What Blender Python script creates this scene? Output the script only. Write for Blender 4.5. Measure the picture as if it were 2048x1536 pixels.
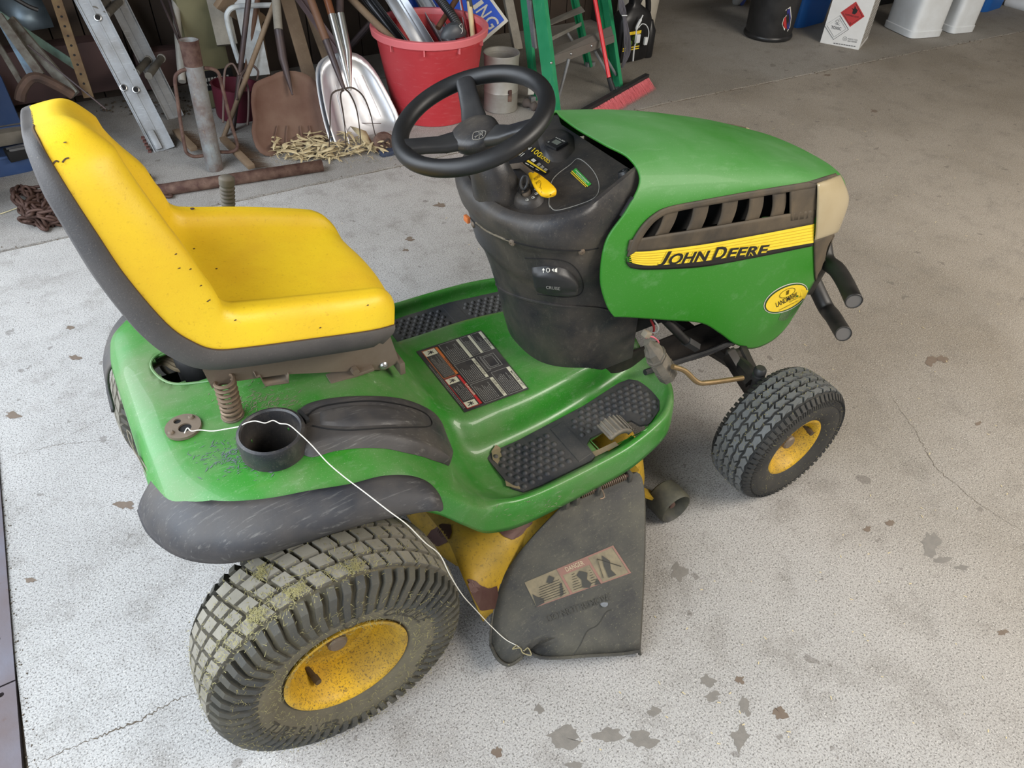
import bpy, bmesh, math, random
from math import sin, cos, pi, radians
from mathutils import Vector, Matrix
from mathutils.bvhtree import BVHTree
from mathutils.geometry import tessellate_polygon

for o in list(bpy.data.objects): bpy.data.objects.remove(o)
S = bpy.context.scene
COL = S.collection
random.seed(7)

# ---------------------------------------------------------------- camera
CP = Vector((-.1143, -1.1986, 1.5936)); YAW, PITCH, ROLL, FPX = -.5743, .738, .0403, 1460.6
FW = Vector((-sin(YAW)*cos(PITCH), cos(YAW)*cos(PITCH), -sin(PITCH)))
RT0 = Vector((cos(YAW), sin(YAW), 0)); UP0 = RT0.cross(FW)
RT = RT0*cos(ROLL) + UP0*sin(ROLL); UP = -RT0*sin(ROLL) + UP0*cos(ROLL)
cd = bpy.data.cameras.new('camera'); cam = bpy.data.objects.new('camera', cd); COL.objects.link(cam)
cam.matrix_world = Matrix(((RT.x, UP.x, -FW.x, CP.x), (RT.y, UP.y, -FW.y, CP.y), (RT.z, UP.z, -FW.z, CP.z), (0, 0, 0, 1)))
cd.sensor_width = 36; cd.lens = FPX/2048*36; cd.clip_start = .02
S.camera = cam

# ---------------------------------------------------------------- light
S.view_settings.view_transform = 'Standard'; S.view_settings.look = 'None'
S.view_settings.gamma = 1; S.view_settings.use_curve_mapping = False
S.view_settings.exposure = 0.6
W = bpy.data.worlds.new('world'); S.world = W; W.use_nodes = True
bg = W.node_tree.nodes['Background']; bg.inputs[0].default_value = (.80, .88, 1.0, 1); bg.inputs[1].default_value = 1.0
def area(name, loc, look, sx, sy, power, col):
    l = bpy.data.lights.new(name, 'AREA'); l.shape = 'RECTANGLE'; l.size = sx; l.size_y = sy; l.energy = power; l.color = col
    o = bpy.data.objects.new(name, l); COL.objects.link(o); o.location = loc
    o.rotation_euler = (Vector(look)-Vector(loc)).to_track_quat('-Z', 'Y').to_euler(); return o
area('door_daylight', (-1.7, .5, 2.1), (1.2, .5, .2), 5.2, 2.2, 118, (.86, .93, 1.0))
area('fill_light', (3.4, -2.3, 2.9), (2.6, .3, 0), 3.2, 1.8, 225, (1.0, .93, .84))  # added fill from the right front, not a lamp of the room

# ---------------------------------------------------------------- pixel helpers (2048 x 1536)
def ray(u, v): return (FW*FPX + RT*(u-1024) - UP*(v-768)).normalized()
def at(u, v, x=None, y=None, z=None):
    d = ray(u, v)
    t = (z-CP.z)/d.z if z is not None else (y-CP.y)/d.y if y is not None else (x-CP.x)/d.x
    return CP + d*t
def px(p):
    d = Vector(p)-CP; w = d.dot(FW); return (1024+FPX*d.dot(RT)/w, 768-FPX*d.dot(UP)/w)
def on(bvh, u, v, off=0.):
    h = bvh.ray_cast(CP, ray(u, v)); 
    if h[0] is None: return None
    n = h[1] if h[1].dot(ray(u, v)) < 0 else -h[1]
    return h[0] + n*off
def inpoly(p, poly):
    x, y = p; c = False; n = len(poly)
    for i in range(n):
        x1, y1 = poly[i]; x2, y2 = poly[(i+1) % n]
        if (y1 > y) != (y2 > y) and x < (x2-x1)*(y-y1)/(y2-y1)+x1: c = not c
    return c

# ---------------------------------------------------------------- materials
MATS = {}
def srgb(*c):
    return tuple(((v/255)/12.92 if v/255 <= .04045 else (((v/255)+.055)/1.055)**2.4) for v in c)
def mat(name, col, rough=.5, metal=0., dirt=None, damt=0., dscale=8., bump=0., bscale=60., spec=.5, coat=0.,
        scr=None, samt=0., sscale=(3, 40, 3), detail=6, dmin=.5, fine=None, famt=0., fscale=300, trans=0., up=0., drough=.85, fmin=.62):
    if name in MATS: return MATS[name]
    m = bpy.data.materials.new(name); m.use_nodes = True; nt = m.node_tree; N = nt.nodes; L = nt.links
    b = N['Principled BSDF']; MATS[name] = m
    b.inputs['Roughness'].default_value = rough; b.inputs['Metallic'].default_value = metal
    b.inputs['Specular IOR Level'].default_value = spec; b.inputs['Coat Weight'].default_value = coat
    if trans: b.inputs['Transmission Weight'].default_value = trans
    tc = N.new('ShaderNodeTexCoord'); co = tc.outputs['Object']
    cur = None
    def noise(scale, det=6, rgh=.6, vec=None):
        n = N.new('ShaderNodeTexNoise'); n.inputs['Scale'].default_value = scale; n.inputs['Detail'].default_value = det
        n.inputs['Roughness'].default_value = rgh; L.new(vec or co, n.inputs['Vector']); return n.outputs[0]
    def ramp(src, a, b_, va=0., vb=1.):
        r = N.new('ShaderNodeMapRange'); r.inputs[1].default_value = a; r.inputs[2].default_value = b_
        r.inputs[3].default_value = va; r.inputs[4].default_value = vb; L.new(src, r.inputs[0]); return r.outputs[0]
    def mix(fac, a, b_):
        x = N.new('ShaderNodeMix'); x.data_type = 'RGBA'; L.new(fac, x.inputs[0])
        for s, k in ((a, 6), (b_, 7)):
            if isinstance(s, tuple): x.inputs[k].default_value = (*s, 1)
            else: L.new(s, x.inputs[k])
        return x.outputs[2]
    cur = tuple(col)
    r_src = None
    if dirt is not None and damt > 0:
        f = ramp(noise(dscale, detail), dmin-.15, dmin+.25, 0, damt)
        if up:
            g = N.new('ShaderNodeNewGeometry'); sx = N.new('ShaderNodeSeparateXYZ'); L.new(g.outputs['Normal'], sx.inputs[0])
            k = ramp(sx.outputs[2], .2, 1., 1-up, 1.); q = N.new('ShaderNodeMath'); q.operation = 'MULTIPLY'
            L.new(f, q.inputs[0]); L.new(k, q.inputs[1]); f = q.outputs[0]
        cur = mix(f, cur, tuple(dirt)); r_src = ramp(f, 0, 1, rough, drough)
    if scr is not None and samt > 0:
        mp = N.new('ShaderNodeMapping'); mp.inputs['Scale'].default_value = sscale
        mp.inputs['Rotation'].default_value = (.2, .1, .35); L.new(co, mp.inputs[0])
        f = ramp(noise(6, 8, .7, mp.outputs[0]), .56, .74, 0, samt); cur = mix(f, cur, tuple(scr))
    if fine is not None and famt > 0:
        f = ramp(noise(fscale, 3, .7), fmin, fmin+.12, 0, famt); cur = mix(f, cur, tuple(fine))
    if isinstance(cur, tuple): b.inputs['Base Color'].default_value = (*cur, 1)
    else: L.new(cur, b.inputs['Base Color'])
    if r_src is not None: L.new(r_src, b.inputs['Roughness'])
    if bump:
        bn = N.new('ShaderNodeBump'); bn.inputs['Strength'].default_value = bump; bn.inputs['Distance'].default_value = .003
        L.new(noise(bscale, 5), bn.inputs['Height']); L.new(bn.outputs[0], b.inputs['Normal'])
    return m

DUST = srgb(142, 132, 116)
GREEN = mat('paint_green', srgb(42, 120, 32), .36, 0, srgb(122, 124, 98), .8, 5, .05, 90, coat=.25, scr=srgb(150, 165, 140), samt=.25, sscale=(4, 14, 6), dmin=.56, up=.5, fine=srgb(190, 190, 170), famt=.5, fscale=420)
GREENH = mat('paint_green_hood', srgb(42, 124, 24), .48, 0, srgb(120, 158, 118), .55, 2.6, .02, 60, coat=.04, scr=srgb(120, 160, 115), samt=.35, sscale=(2, 12, 3), dmin=.46, up=.85, fine=srgb(190, 200, 180), famt=.3, fscale=350)  # pale tone on upward faces: dust plus a painted sky sheen
YSEAT = mat('seat_vinyl_yellow', srgb(232, 198, 40), .40, 0, srgb(214, 164, 26), .6, 6, .12, 380, dmin=.52, fine=srgb(170, 120, 30), famt=.35, fscale=150, fmin=.6, scr=srgb(120, 90, 30), samt=.18, sscale=(30, 30, 60))
YPAINT = mat('paint_yellow', srgb(208, 164, 30), .5, 0, srgb(84, 70, 44), .75, 9, .1, 60, dmin=.52, fine=srgb(72, 58, 36), famt=.8, fscale=260, fmin=.52)
YDECK = mat('deck_yellow_worn', srgb(184, 146, 24), .45, 0, srgb(104, 88, 34), .85, 7, .1, 60, dmin=.46, fmin=.55, fine=srgb(70, 60, 30), famt=.5, fscale=150)
SHELL = mat('seat_shell_grey', srgb(62, 60, 60), .6, 0, srgb(104, 98, 92), .6, 5, .3, 500, fine=srgb(160, 150, 135), famt=.35, fscale=380)
BLACKP = mat('plastic_black_dusty', srgb(36, 37, 41), .40, 0, srgb(98, 88, 74), .6, 7, .1, 200, scr=srgb(120, 115, 105), samt=.22, sscale=(6, 30, 5), dmin=.53, fine=srgb(150, 140, 120), famt=.35, fscale=300)
BLACKS = mat('plastic_black_streaked', srgb(34, 37, 44), .46, 0, srgb(96, 88, 78), .65, 6, .1, 160, scr=srgb(130, 128, 122), samt=.6, sscale=(2, 34, 14), dmin=.50)
BLACKF = mat('plastic_black_clean', srgb(28, 29, 32), .4, 0, srgb(76, 74, 70), .35, 8, .08, 300)
PADM = mat('rubber_pad', srgb(38, 40, 45), .6, 0, srgb(104, 98, 88), .5, 8, .1, 300, fine=srgb(150, 140, 120), famt=.35, fscale=320)
RUB = mat('tire_rubber', srgb(84, 79, 66), .85, 0, srgb(120, 112, 88), .6, 9, .2, 120, fine=srgb(164, 154, 96), famt=.65, fscale=210, dmin=.47)
TREAD = mat('tire_tread_dusty', srgb(130, 125, 113), .85, 0, srgb(96, 92, 80), .7, 12, .2, 160, fine=srgb(160, 148, 92), famt=.4, fscale=230)
TREAD2 = mat('tire_tread_grey', srgb(96, 98, 98), .7, 0, srgb(72, 70, 62), .6, 20, .1, 160, fine=srgb(140, 130, 70), famt=.3, fscale=230)
RUBF = mat('tire_rubber_front', srgb(34, 34, 34), .75, 0, srgb(78, 74, 64), .5, 8, .15, 120, fine=srgb(120, 110, 70), famt=.4, fscale=240)
STEEL = mat('steel_dirty', srgb(122, 110, 97), .5, .4, srgb(106, 90, 72), .6, 14, .15, 120, dmin=.48)
SPRING = mat('spring_steel', srgb(122, 104, 86), .5, .6, srgb(90, 74, 58), .6, 30, .1, 200)
IRON = mat('frame_black_steel', srgb(24, 23, 23), .5, .3, srgb(66, 58, 50), .6, 12, .15, 140)
DARK = mat('inner_dark', srgb(9, 8, 8), .8)
RUST = mat('rusted_steel', srgb(74, 50, 44), .75, .2, srgb(132, 108, 94), .85, 20, .4, 90, dmin=.53, fine=srgb(52, 32, 26), famt=.6, fscale=90)
WHITEP = mat('print_white', srgb(206, 204, 194), .5)
YELP = mat('print_yellow', srgb(238, 206, 50), .4, 0, srgb(216, 180, 40), .4, 30)
BLKP = mat('print_black', srgb(22, 22, 22), .4)
ORP = mat('print_orange', srgb(186, 104, 52), .5)
REDP = mat('print_red', srgb(176, 46, 46), .5)
GRNP = mat('print_green', srgb(52, 150, 60), .5)
GRYP = mat('print_grey', srgb(140, 138, 132), .5)
CHROME = mat('bright_steel', srgb(180, 180, 178), .3, .9)

# ---------------------------------------------------------------- mesh helpers
def wloc(o):
    v = Vector((0, 0, 0))
    while o is not None: v = v+o.location; o = o.parent
    return v
def mesh(name, vs, fs, m, parent=None, smooth=35, mats=None, mi=None, origin=None):
    vs = [Vector(v) for v in vs]
    if parent is not None: org = wloc(parent); loc = Vector((0, 0, 0))
    else:
        if origin is None:
            xs = [v.x for v in vs]; ys = [v.y for v in vs]; zs = [v.z for v in vs]
            origin = Vector(((min(xs)+max(xs))/2, (min(ys)+max(ys))/2, min(zs)))
        org = Vector(origin); loc = org
    me = bpy.data.meshes.new(name); me.from_pydata([v-org for v in vs], [], fs)
    if mats:
        for q in mats: me.materials.append(q)
        for p, i in zip(me.polygons, mi): p.material_index = i
    elif m: me.materials.append(m)
    if smooth:
        me.polygons.foreach_set('use_smooth', [True]*len(me.polygons)); me.set_sharp_from_angle(angle=radians(smooth))
    me.update()
    o = bpy.data.objects.new(name, me); COL.objects.link(o); o.location = loc
    if parent is not None: o.parent = parent
    return o
def tag(o, label=None, cat=None, group=None, kind=None):
    if label: o['label'] = label
    if cat: o['category'] = cat
    if group: o['group'] = group
    if kind: o['kind'] = kind
    return o
def thing(name, loc, label, cat, group=None, rz=0):
    o = bpy.data.objects.new(name, None); o.empty_display_size = .05; COL.objects.link(o); o.location = loc; o.rotation_euler = (0, 0, rz)
    return tag(o, label, cat, group)
class G:
    """collects geometry in one list"""
    def __init__(s): s.v = []; s.f = []; s.m = []; s.cm = 0
    def add(s, vs, fs):
        if any(v is None for v in vs):
            last = next((p for p in vs if p is not None), Vector((0, 0, 0))); print('missing surface point')
            vs = list(vs)
            for i, p in enumerate(vs):
                if p is None: vs[i] = last
                else: last = p
        b = len(s.v); s.v += [Vector(v) for v in vs]; s.f += [tuple(i+b for i in f) for f in fs]; s.m += [s.cm]*len(fs)
        return s
    def build(s, name, m, parent=None, smooth=35, **k):
        if isinstance(m, (list, tuple)): return mesh(name, s.v, s.f, None, parent, smooth, mats=m, mi=s.m, **k)
        return mesh(name, s.v, s.f, m, parent, smooth, **k)
def cr(pts, n, closed=False):
    """Catmull-Rom through pts, n samples"""
    pts = [Vector(p) for p in pts]; k = len(pts); out = []
    segs = k if closed else k-1
    for i in range(n):
        t = i/(n if closed else n-1)*segs; j = min(int(t), segs-1); f = t-j
        g = (lambda q: pts[q % k]) if closed else (lambda q: pts[max(0, min(k-1, q))])
        p0, p1, p2, p3 = g(j-1), g(j), g(j+1), g(j+2)
        out.append(.5*((2*p1)+(p2-p0)*f+(2*p0-5*p1+4*p2-p3)*f*f+(3*p1-p0-3*p2+p3)*f**3))
    return out
def lin(pts, n):
    pts = [Vector(p) for p in pts]; d = [0]
    for a, b in zip(pts, pts[1:]): d.append(d[-1]+(b-a).length)
    out = []
    for i in range(n):
        t = d[-1]*i/(n-1); j = 0
        while j < len(pts)-2 and d[j+1] < t: j += 1
        f = (t-d[j])/max(1e-9, d[j+1]-d[j]); out.append(pts[j].lerp(pts[j+1], min(1, f)))
    return out
def grid(rows, closed_u=False, closed_v=False, capa=False, capb=False):
    """rows of points -> verts, faces"""
    n = len(rows[0]); vs = [p for r in rows for p in r]; fs = []
    if any(p is None for p in vs):
        last = next(p for p in vs if p is not None)
        for i, p in enumerate(vs):
            if p is None: vs[i] = last
            else: last = p
    R = len(rows)
    for i in range(R if closed_v else R-1):
        for j in range(n if closed_u else n-1):
            a = i*n+j; b = i*n+(j+1) % n; i2 = (i+1) % R
            fs.append((a, b, i2*n+(j+1) % n, i2*n+j))
    if capa: fs.append(tuple(range(n-1, -1, -1)))
    if capb: fs.append(tuple((R-1)*n+j for j in range(n)))
    return vs, fs
def frames(path):
    path = [Vector(p) for p in path]; T = []
    for i in range(len(path)):
        a = path[max(0, i-1)]; b = path[min(len(path)-1, i+1)]; T.append((b-a).normalized() if (b-a).length > 1e-9 else Vector((0, 0, 1)))
    n = T[0].orthogonal().normalized(); N = [n]
    for i in range(1, len(T)):
        n = n-T[i]*n.dot(T[i]); n = n.normalized() if n.length > 1e-6 else T[i].orthogonal().normalized(); N.append(n)
    return path, T, N
def tube(path, r, seg=10, caps=True, closed=False, g=None, flat=1.):
    if any(p is None for p in path): print('tube point missing'); path = [p for p in path if p is not None]; r = r[0] if isinstance(r, (list, tuple)) else r
    path, T, N = frames(path)
    rows = []
    for i, p in enumerate(path):
        rr = r[i] if isinstance(r, (list, tuple)) else r; b = T[i].cross(N[i])
        rows.append([p+N[i]*cos(a)*rr+b*sin(a)*rr*flat for a in [2*pi*k/seg for k in range(seg)]])
    vs, fs = grid(rows, True, closed, caps and not closed, caps and not closed)
    return (g or G()).add(vs, fs)
def lathe(prof, c=(0, 0, 0), axis='z', seg=32, g=None, mtx=None):
    """prof: (r, h) list"""
    rows = []
    for r, h in prof:
        row = []
        for k in range(seg):
            a = 2*pi*k/seg; x, y = r*cos(a), r*sin(a)
            p = Vector((x, y, h)) if axis == 'z' else Vector((x, h, y)) if axis == 'y' else Vector((h, x, y))
            if mtx: p = mtx @ p
            row.append(p+Vector(c))
        rows.append(row)
    vs, fs = grid(rows, True)
    if prof[0][0] > 1e-5 and len(prof) > 1 and False: pass
    return (g or G()).add(vs, fs)
def box(c, s, g=None, rot=None, bev=0., taper=1.):
    g = g or G(); bm = bmesh.new(); bmesh.ops.create_cube(bm, size=1)
    for v in bm.verts:
        k = taper if v.co.z > 0 else 1
        v.co = Vector((v.co.x*s[0]*k, v.co.y*s[1]*k, v.co.z*s[2]))
    if bev: bmesh.ops.bevel(bm, geom=bm.edges[:], offset=bev, segments=2, profile=.6, affect='EDGES')
    R = rot.to_matrix() if hasattr(rot, 'to_matrix') else (rot or Matrix.Identity(3))
    bm.verts.index_update()
    g.add([R @ v.co+Vector(c) for v in bm.verts], [tuple(v.index for v in f.verts) for f in bm.faces]); bm.free(); return g
def beam(a, b, w, h, g=None, bev=.0, up=(0, 0, 1)):
    a = Vector(a); b = Vector(b); z = (b-a).normalized(); x = Vector(up).cross(z); x = x.normalized() if x.length > 1e-4 else Vector((1, 0, 0)); y = z.cross(x)
    M = Matrix((x, y, z)).transposed(); return box((a+b)/2, (w, h, (b-a).length), g, M, bev)
def prism(poly, fn, h0, h1, g=None, shrink=0.):
    """poly 2d -> extruded with fn(x,y,h)"""
    g = g or G(); n = len(poly); cx = sum(p[0] for p in poly)/n; cy = sum(p[1] for p in poly)/n
    lo = [fn(x, y, h0) for x, y in poly]; hi = [fn(x+(cx-x)*shrink, y+(cy-y)*shrink, h1) for x, y in poly]
    tri = tessellate_polygon([[Vector((x, y, 0)) for x, y in poly]])
    fs = [(i, (i+1) % n, n+(i+1) % n, n+i) for i in range(n)]
    fs += [tuple(n+k for k in t) for t in tri]+[tuple(reversed(t)) for t in tri]
    return g.add(lo+hi, fs)
def coil(a, b, r, turns, wire, seg=7, per=14, g=None):
    a = Vector(a); b = Vector(b); z = (b-a).normalized(); x = z.orthogonal().normalized(); y = z.cross(x)
    pts = [a.lerp(b, i/(turns*per))+x*r*cos(2*pi*i/per)+y*r*sin(2*pi*i/per) for i in range(int(turns*per)+1)]
    return tube(pts, wire, seg, g=g)
def solid(o, t, off=-1, bev=0):
    m = o.modifiers.new('solidify', 'SOLIDIFY'); m.thickness = t; m.offset = off
    if bev:
        b = o.modifiers.new('bevel', 'BEVEL'); b.width = bev; b.segments = 2; b.limit_method = 'ANGLE'
    return o
def bvh_of(*objs):
    vs = []; fs = []
    for o in objs:
        b = len(vs); w = wloc(o); vs += [v.co+w for v in o.data.vertices]; fs += [tuple(i+b for i in p.vertices) for p in o.data.polygons]
    return BVHTree.FromPolygons(vs, fs)
def strip(bvh, A, B, nu, nv, off, smooth_pix=True, bulge=None):
    """grid between two pixel polylines laid onto a surface, lifted by off (number or fn(u,v))"""
    A = (cr if smooth_pix else lin)([(p[0], p[1], 0) for p in A], nu); B = (cr if smooth_pix else lin)([(p[0], p[1], 0) for p in B], nu)
    rows = []
    for j in range(nv):
        row = []; f = j/(nv-1)
        for i in range(nu):
            q = A[i].lerp(B[i], f); o_ = off(i/(nu-1), f) if callable(off) else off
            p = on(bvh, q.x, q.y, o_)
            row.append(p)
        rows.append(row)
    last = next((p for r in rows for p in r if p is not None), Vector((0, 0, 0)))
    for r in rows:
        for i in range(nu):
            if r[i] is None: r[i] = r[i-1] if i and r[i-1] is not None else last
            last = r[i]
    return rows
def text_tris(s, size=1., shear=0., bold=0., spacing=1.):
    c = bpy.data.curves.new('t', 'FONT'); c.body = s; c.size = size; c.shear = shear; c.offset = bold; c.space_character = spacing; c.resolution_u = 3
    o = bpy.data.objects.new('t', c); COL.objects.link(o)
    me = bpy.data.meshes.new_from_object(o); vs = [v.co.copy() for v in me.vertices]; fs = [tuple(p.vertices) for p in me.polygons]
    bpy.data.objects.remove(o); bpy.data.curves.remove(c); bpy.data.meshes.remove(me)
    x0 = min(v.x for v in vs); x1 = max(v.x for v in vs); y0 = min(v.y for v in vs); y1 = max(v.y for v in vs)
    return [((v.x-x0)/(x1-x0), (v.y-y0)/(y1-y0)) for v in vs], fs
def text_on(g, s, fn, shear=0., bold=0., spacing=1., base=None):
    """fn(u,v) -> point with u,v in 0..1 over the text's box"""
    uv, fs = text_tris(s, 1, shear, bold, spacing); return g.add([fn(u, v) for u, v in uv], fs)
def quad_fn(c0, c1, c2, c3, bvh=None, off=0.):
    """pixel or 3d corners: bl, br, tr, tl"""
    if bvh is not None:
        def f(u, v):
            a = [c0[i]*(1-u)*(1-v)+c1[i]*u*(1-v)+c2[i]*u*v+c3[i]*(1-u)*v for i in (0, 1)]
            p = on(bvh, a[0], a[1], off); return p if p is not None else Vector((0, 0, 0))
        return f
    c0, c1, c2, c3 = map(Vector, (c0, c1, c2, c3)); n = (c1-c0).cross(c3-c0).normalized()
    return lambda u, v: c0*(1-u)*(1-v)+c1*u*(1-v)+c2*u*v+c3*(1-u)*v+n*off
def rect(g, fn, u0, v0, u1, v1):
    return g.add([fn(u0, v0), fn(u1, v0), fn(u1, v1), fn(u0, v1)], [(0, 1, 2, 3)])
# ================================================================ SETTING
def floor_mat(name, c1, c2, dark, amt=1.):
    m = bpy.data.materials.new(name); m.use_nodes = True; nt = m.node_tree; N = nt.nodes; L = nt.links; b = N['Principled BSDF']
    b.inputs['Roughness'].default_value = .82; b.inputs['Specular IOR Level'].default_value = .3
    tc = N.new('ShaderNodeTexCoord'); co = tc.outputs['Object']
    def noise(s, d=6, r=.6, vec=co):
        n = N.new('ShaderNodeTexNoise'); n.inputs['Scale'].default_value = s; n.inputs['Detail'].default_value = d; n.inputs['Roughness'].default_value = r; L.new(vec, n.inputs['Vector']); return n.outputs[0]
    def ramp(src, a, b_, va=0., vb=1.):
        r = N.new('ShaderNodeMapRange'); r.inputs[1].default_value = a; r.inputs[2].default_value = b_; r.inputs[3].default_value = va; r.inputs[4].default_value = vb; L.new(src, r.inputs[0]); return r.outputs[0]
    def mix(f, a, b_):
        x = N.new('ShaderNodeMix'); x.data_type = 'RGBA'
        if isinstance(f, float): x.inputs[0].default_value = f
        else: L.new(f, x.inputs[0])
        for s, k in ((a, 6), (b_, 7)):
            if isinstance(s, tuple): x.inputs[k].default_value = (*s, 1)
            else: L.new(s, x.inputs[k])
        return x.outputs[2]
    sp = N.new('ShaderNodeSeparateXYZ'); L.new(co, sp.inputs[0])
    c = mix(ramp(noise(1.6, 5), .38, .64), c1, c2)
    # door-light falloff painted in: concrete turns darker and browner further inside
    wv = N.new('ShaderNodeMath'); wv.operation = 'ADD'; L.new(sp.outputs[0], wv.inputs[0]); L.new(ramp(noise(.9, 4), 0, 1, -.9, .9), wv.inputs[1])
    c = mix(ramp(wv.outputs[0], .5, 2.6, 0, amt), c, dark)
    c = mix(ramp(wv.outputs[0], 1.2, 2.4, 0, .5), c, mix(ramp(noise(.7, 3), .44, .6), c, srgb(112, 102, 86)))  # extra darker brown patches, spread by noise
    c = mix(ramp(noise(7, 9, .75), .50, .68, 0, .5), c, srgb(112, 106, 98))
    c = mix(ramp(noise(240, 3, .6), .5, .66, 0, .85), c, srgb(88, 84, 80))
    c = mix(ramp(noise(330, 2, .6), .60, .68, 0, .8), c, srgb(226, 222, 214))
    # blotches of old damp
    c = mix(ramp(noise(13, 3, .5), .69, .70, 0, .55), c, srgb(104, 98, 92))
    L.new(c, b.inputs['Base Color'])
    bn = N.new('ShaderNodeBump'); bn.inputs['Strength'].default_value = .55; bn.inputs['Distance'].default_value = .003
    L.new(noise(150, 4, .7), bn.inputs['Height']); L.new(bn.outputs[0], b.inputs['Normal'])
    return m
CONC = floor_mat('concrete_floor', srgb(182, 180, 177), srgb(166, 164, 161), srgb(156, 147, 134), .95)
CONC2 = floor_mat('concrete_back_slab', srgb(160, 157, 153), srgb(142, 139, 135), srgb(146, 141, 132), .8)
XE = -.625
def slab(name, poly, m, z=0., t=.12):
    g = G(); prism(poly, lambda x, y, h: Vector((x, y, z+h)), -t, 0, g); o = g.build(name, m, None, 0, origin=(0, 0, 0)); return tag(o, kind='structure')
seam = [(-.62, 1.915), (1.2, 1.86), (2.8, 1.875), (4.6, 1.80), (6.2, 1.72), (9.5, 1.62)]
rs = random.Random(3)
sl = lin([(x, y, 0) for x, y in seam], 160)
edgeA = [(p.x, p.y-.007-rs.random()*.006) for p in sl]; edgeB = [(p.x, p.y+.006+rs.random()*.006) for p in sl]
slab('floor', [(XE+.03, -4.5), (9.5, -4.5)]+edgeA[::-1], CONC)
slab('floor_back_slab', edgeB+[(9.5, 4.6), (-.62, 4.6)], CONC2)
slab('floor_apron', [(-7, -6), (-.66, -6), (-.66, 6), (-7, 6)], CONC, -.02)
DIRTM = mat('dirt_in_joint', srgb(86, 76, 64), .95, 0, srgb(128, 116, 100), .7, 60, .5, 200)
slab('trim_1', [(-.66, -4.6), (9.5, -4.6), (9.5, 4.6), (-.66, 4.6)], DIRTM, -.008, .1)
g = G(); rr = random.Random(5)
for k in range(900):
    if k < 380: p = sl[min(159, int(rr.random()**.8*160))]; x, y = p.x+rr.uniform(-.02, .02), p.y+rr.gauss(0, .016); s = rr.uniform(.0015, .006)
    else: y = rr.uniform(-1.0, 2.0); x = XE+.012+abs(rr.gauss(0, .014)); s = rr.uniform(.0012, .004)
    box((x, y, s*.25), (s, s*rr.uniform(.6, 1.3), s*.8), g, Matrix.Rotation(rr.uniform(0, 3), 3, 'Z'), taper=.6)
tag(g.build('joint_grit', DIRTM, None, 0, origin=(0, 1.9, 0)), kind='stuff', label='fine grit gathered along the floor joint and beside the steel sill', cat='grit')
# steel sill at the doorway: two plates with slots
SM = mat('sill_steel', srgb(92, 90, 98), .45, .6, srgb(112, 92, 82), .6, 5, .1, 100, fine=srgb(90, 66, 56), famt=.5, fscale=60)
sill = thing('trim_2', (-.7, 0, 0), None, None); sill['kind'] = 'structure'
for y0, y1 in ((-1.6, -.022), (-.018, 1.2)):
    e0 = at(45, 1536, z=.004); e1 = at(0, 965, z=.004); X = lambda y: e0.x+(e1.x-e0.x)*(y-e0.y)/(e1.y-e0.y)
    g = G(); loops = [[Vector((X(y0)-.30, y0, 0)), Vector((X(y0), y0, 0)), Vector((X(y1), y1, 0)), Vector((X(y1)-.30, y1, 0))]]
    for yy in [at(4, 1390, z=.004).y, at(0, 1278, z=.004).y]+[.55, .95, -.7, -1.1]:
        if y0 < yy < y1:
            cx = X(yy)-.020; loops.append([Vector((cx-.014+.0+cos(a)*.0055*(1)-(.006 if cos(a) < 0 else -.006), yy+sin(a)*.0055, 0)) for a in [-2*pi*k/16 for k in range(16)]])
    flat = [v for l in loops for v in l]; tri = tessellate_polygon(loops)
    g.add([Vector((v.x, v.y, .006)) for v in flat], [tuple(t) for t in tri])
    for l in loops:
        n = len(l); g.add([Vector((v.x, v.y, .006)) for v in l]+[Vector((v.x, v.y, -.006)) for v in l], [(i, (i+1) % n, n+(i+1) % n, n+i) for i in range(n)])
    g.build('sill_plate', SM, sill, 20)
# walls, ceiling and door surround (mostly out of view)
WALLM = mat('old_boards_dark', srgb(64, 52, 42), .85, 0, srgb(36, 30, 26), .8, 3, .3, 30)
WB = mat('wall_pale', srgb(128, 120, 108), .9)
def struct(name, c, s, m): g = G(); box(c, s, g); return tag(g.build(name, m, None, 0), kind='structure')
struct('wall_back', (4.4, 4.55, 1.5), (10.4, .1, 3.0), WALLM)
struct('wall_front', (4.4, -4.55, 1.5), (10.4, .1, 3.0), WB)
struct('wall_right', (9.55, 0, 1.5), (.1, 9.2, 3.0), WB)
struct('ceiling', (4.4, 0, 3.08), (10.4, 9.2, .1), WB)
struct('wall_left', (-.72, 3.35, 1.5), (.12, 2.4, 3.0), WB)
# ================================================================ RIDING MOWER
mow = thing('riding_mower', (.6, 0, 0), 'green and yellow riding lawn mower parked on the concrete floor', 'lawn mower')

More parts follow.
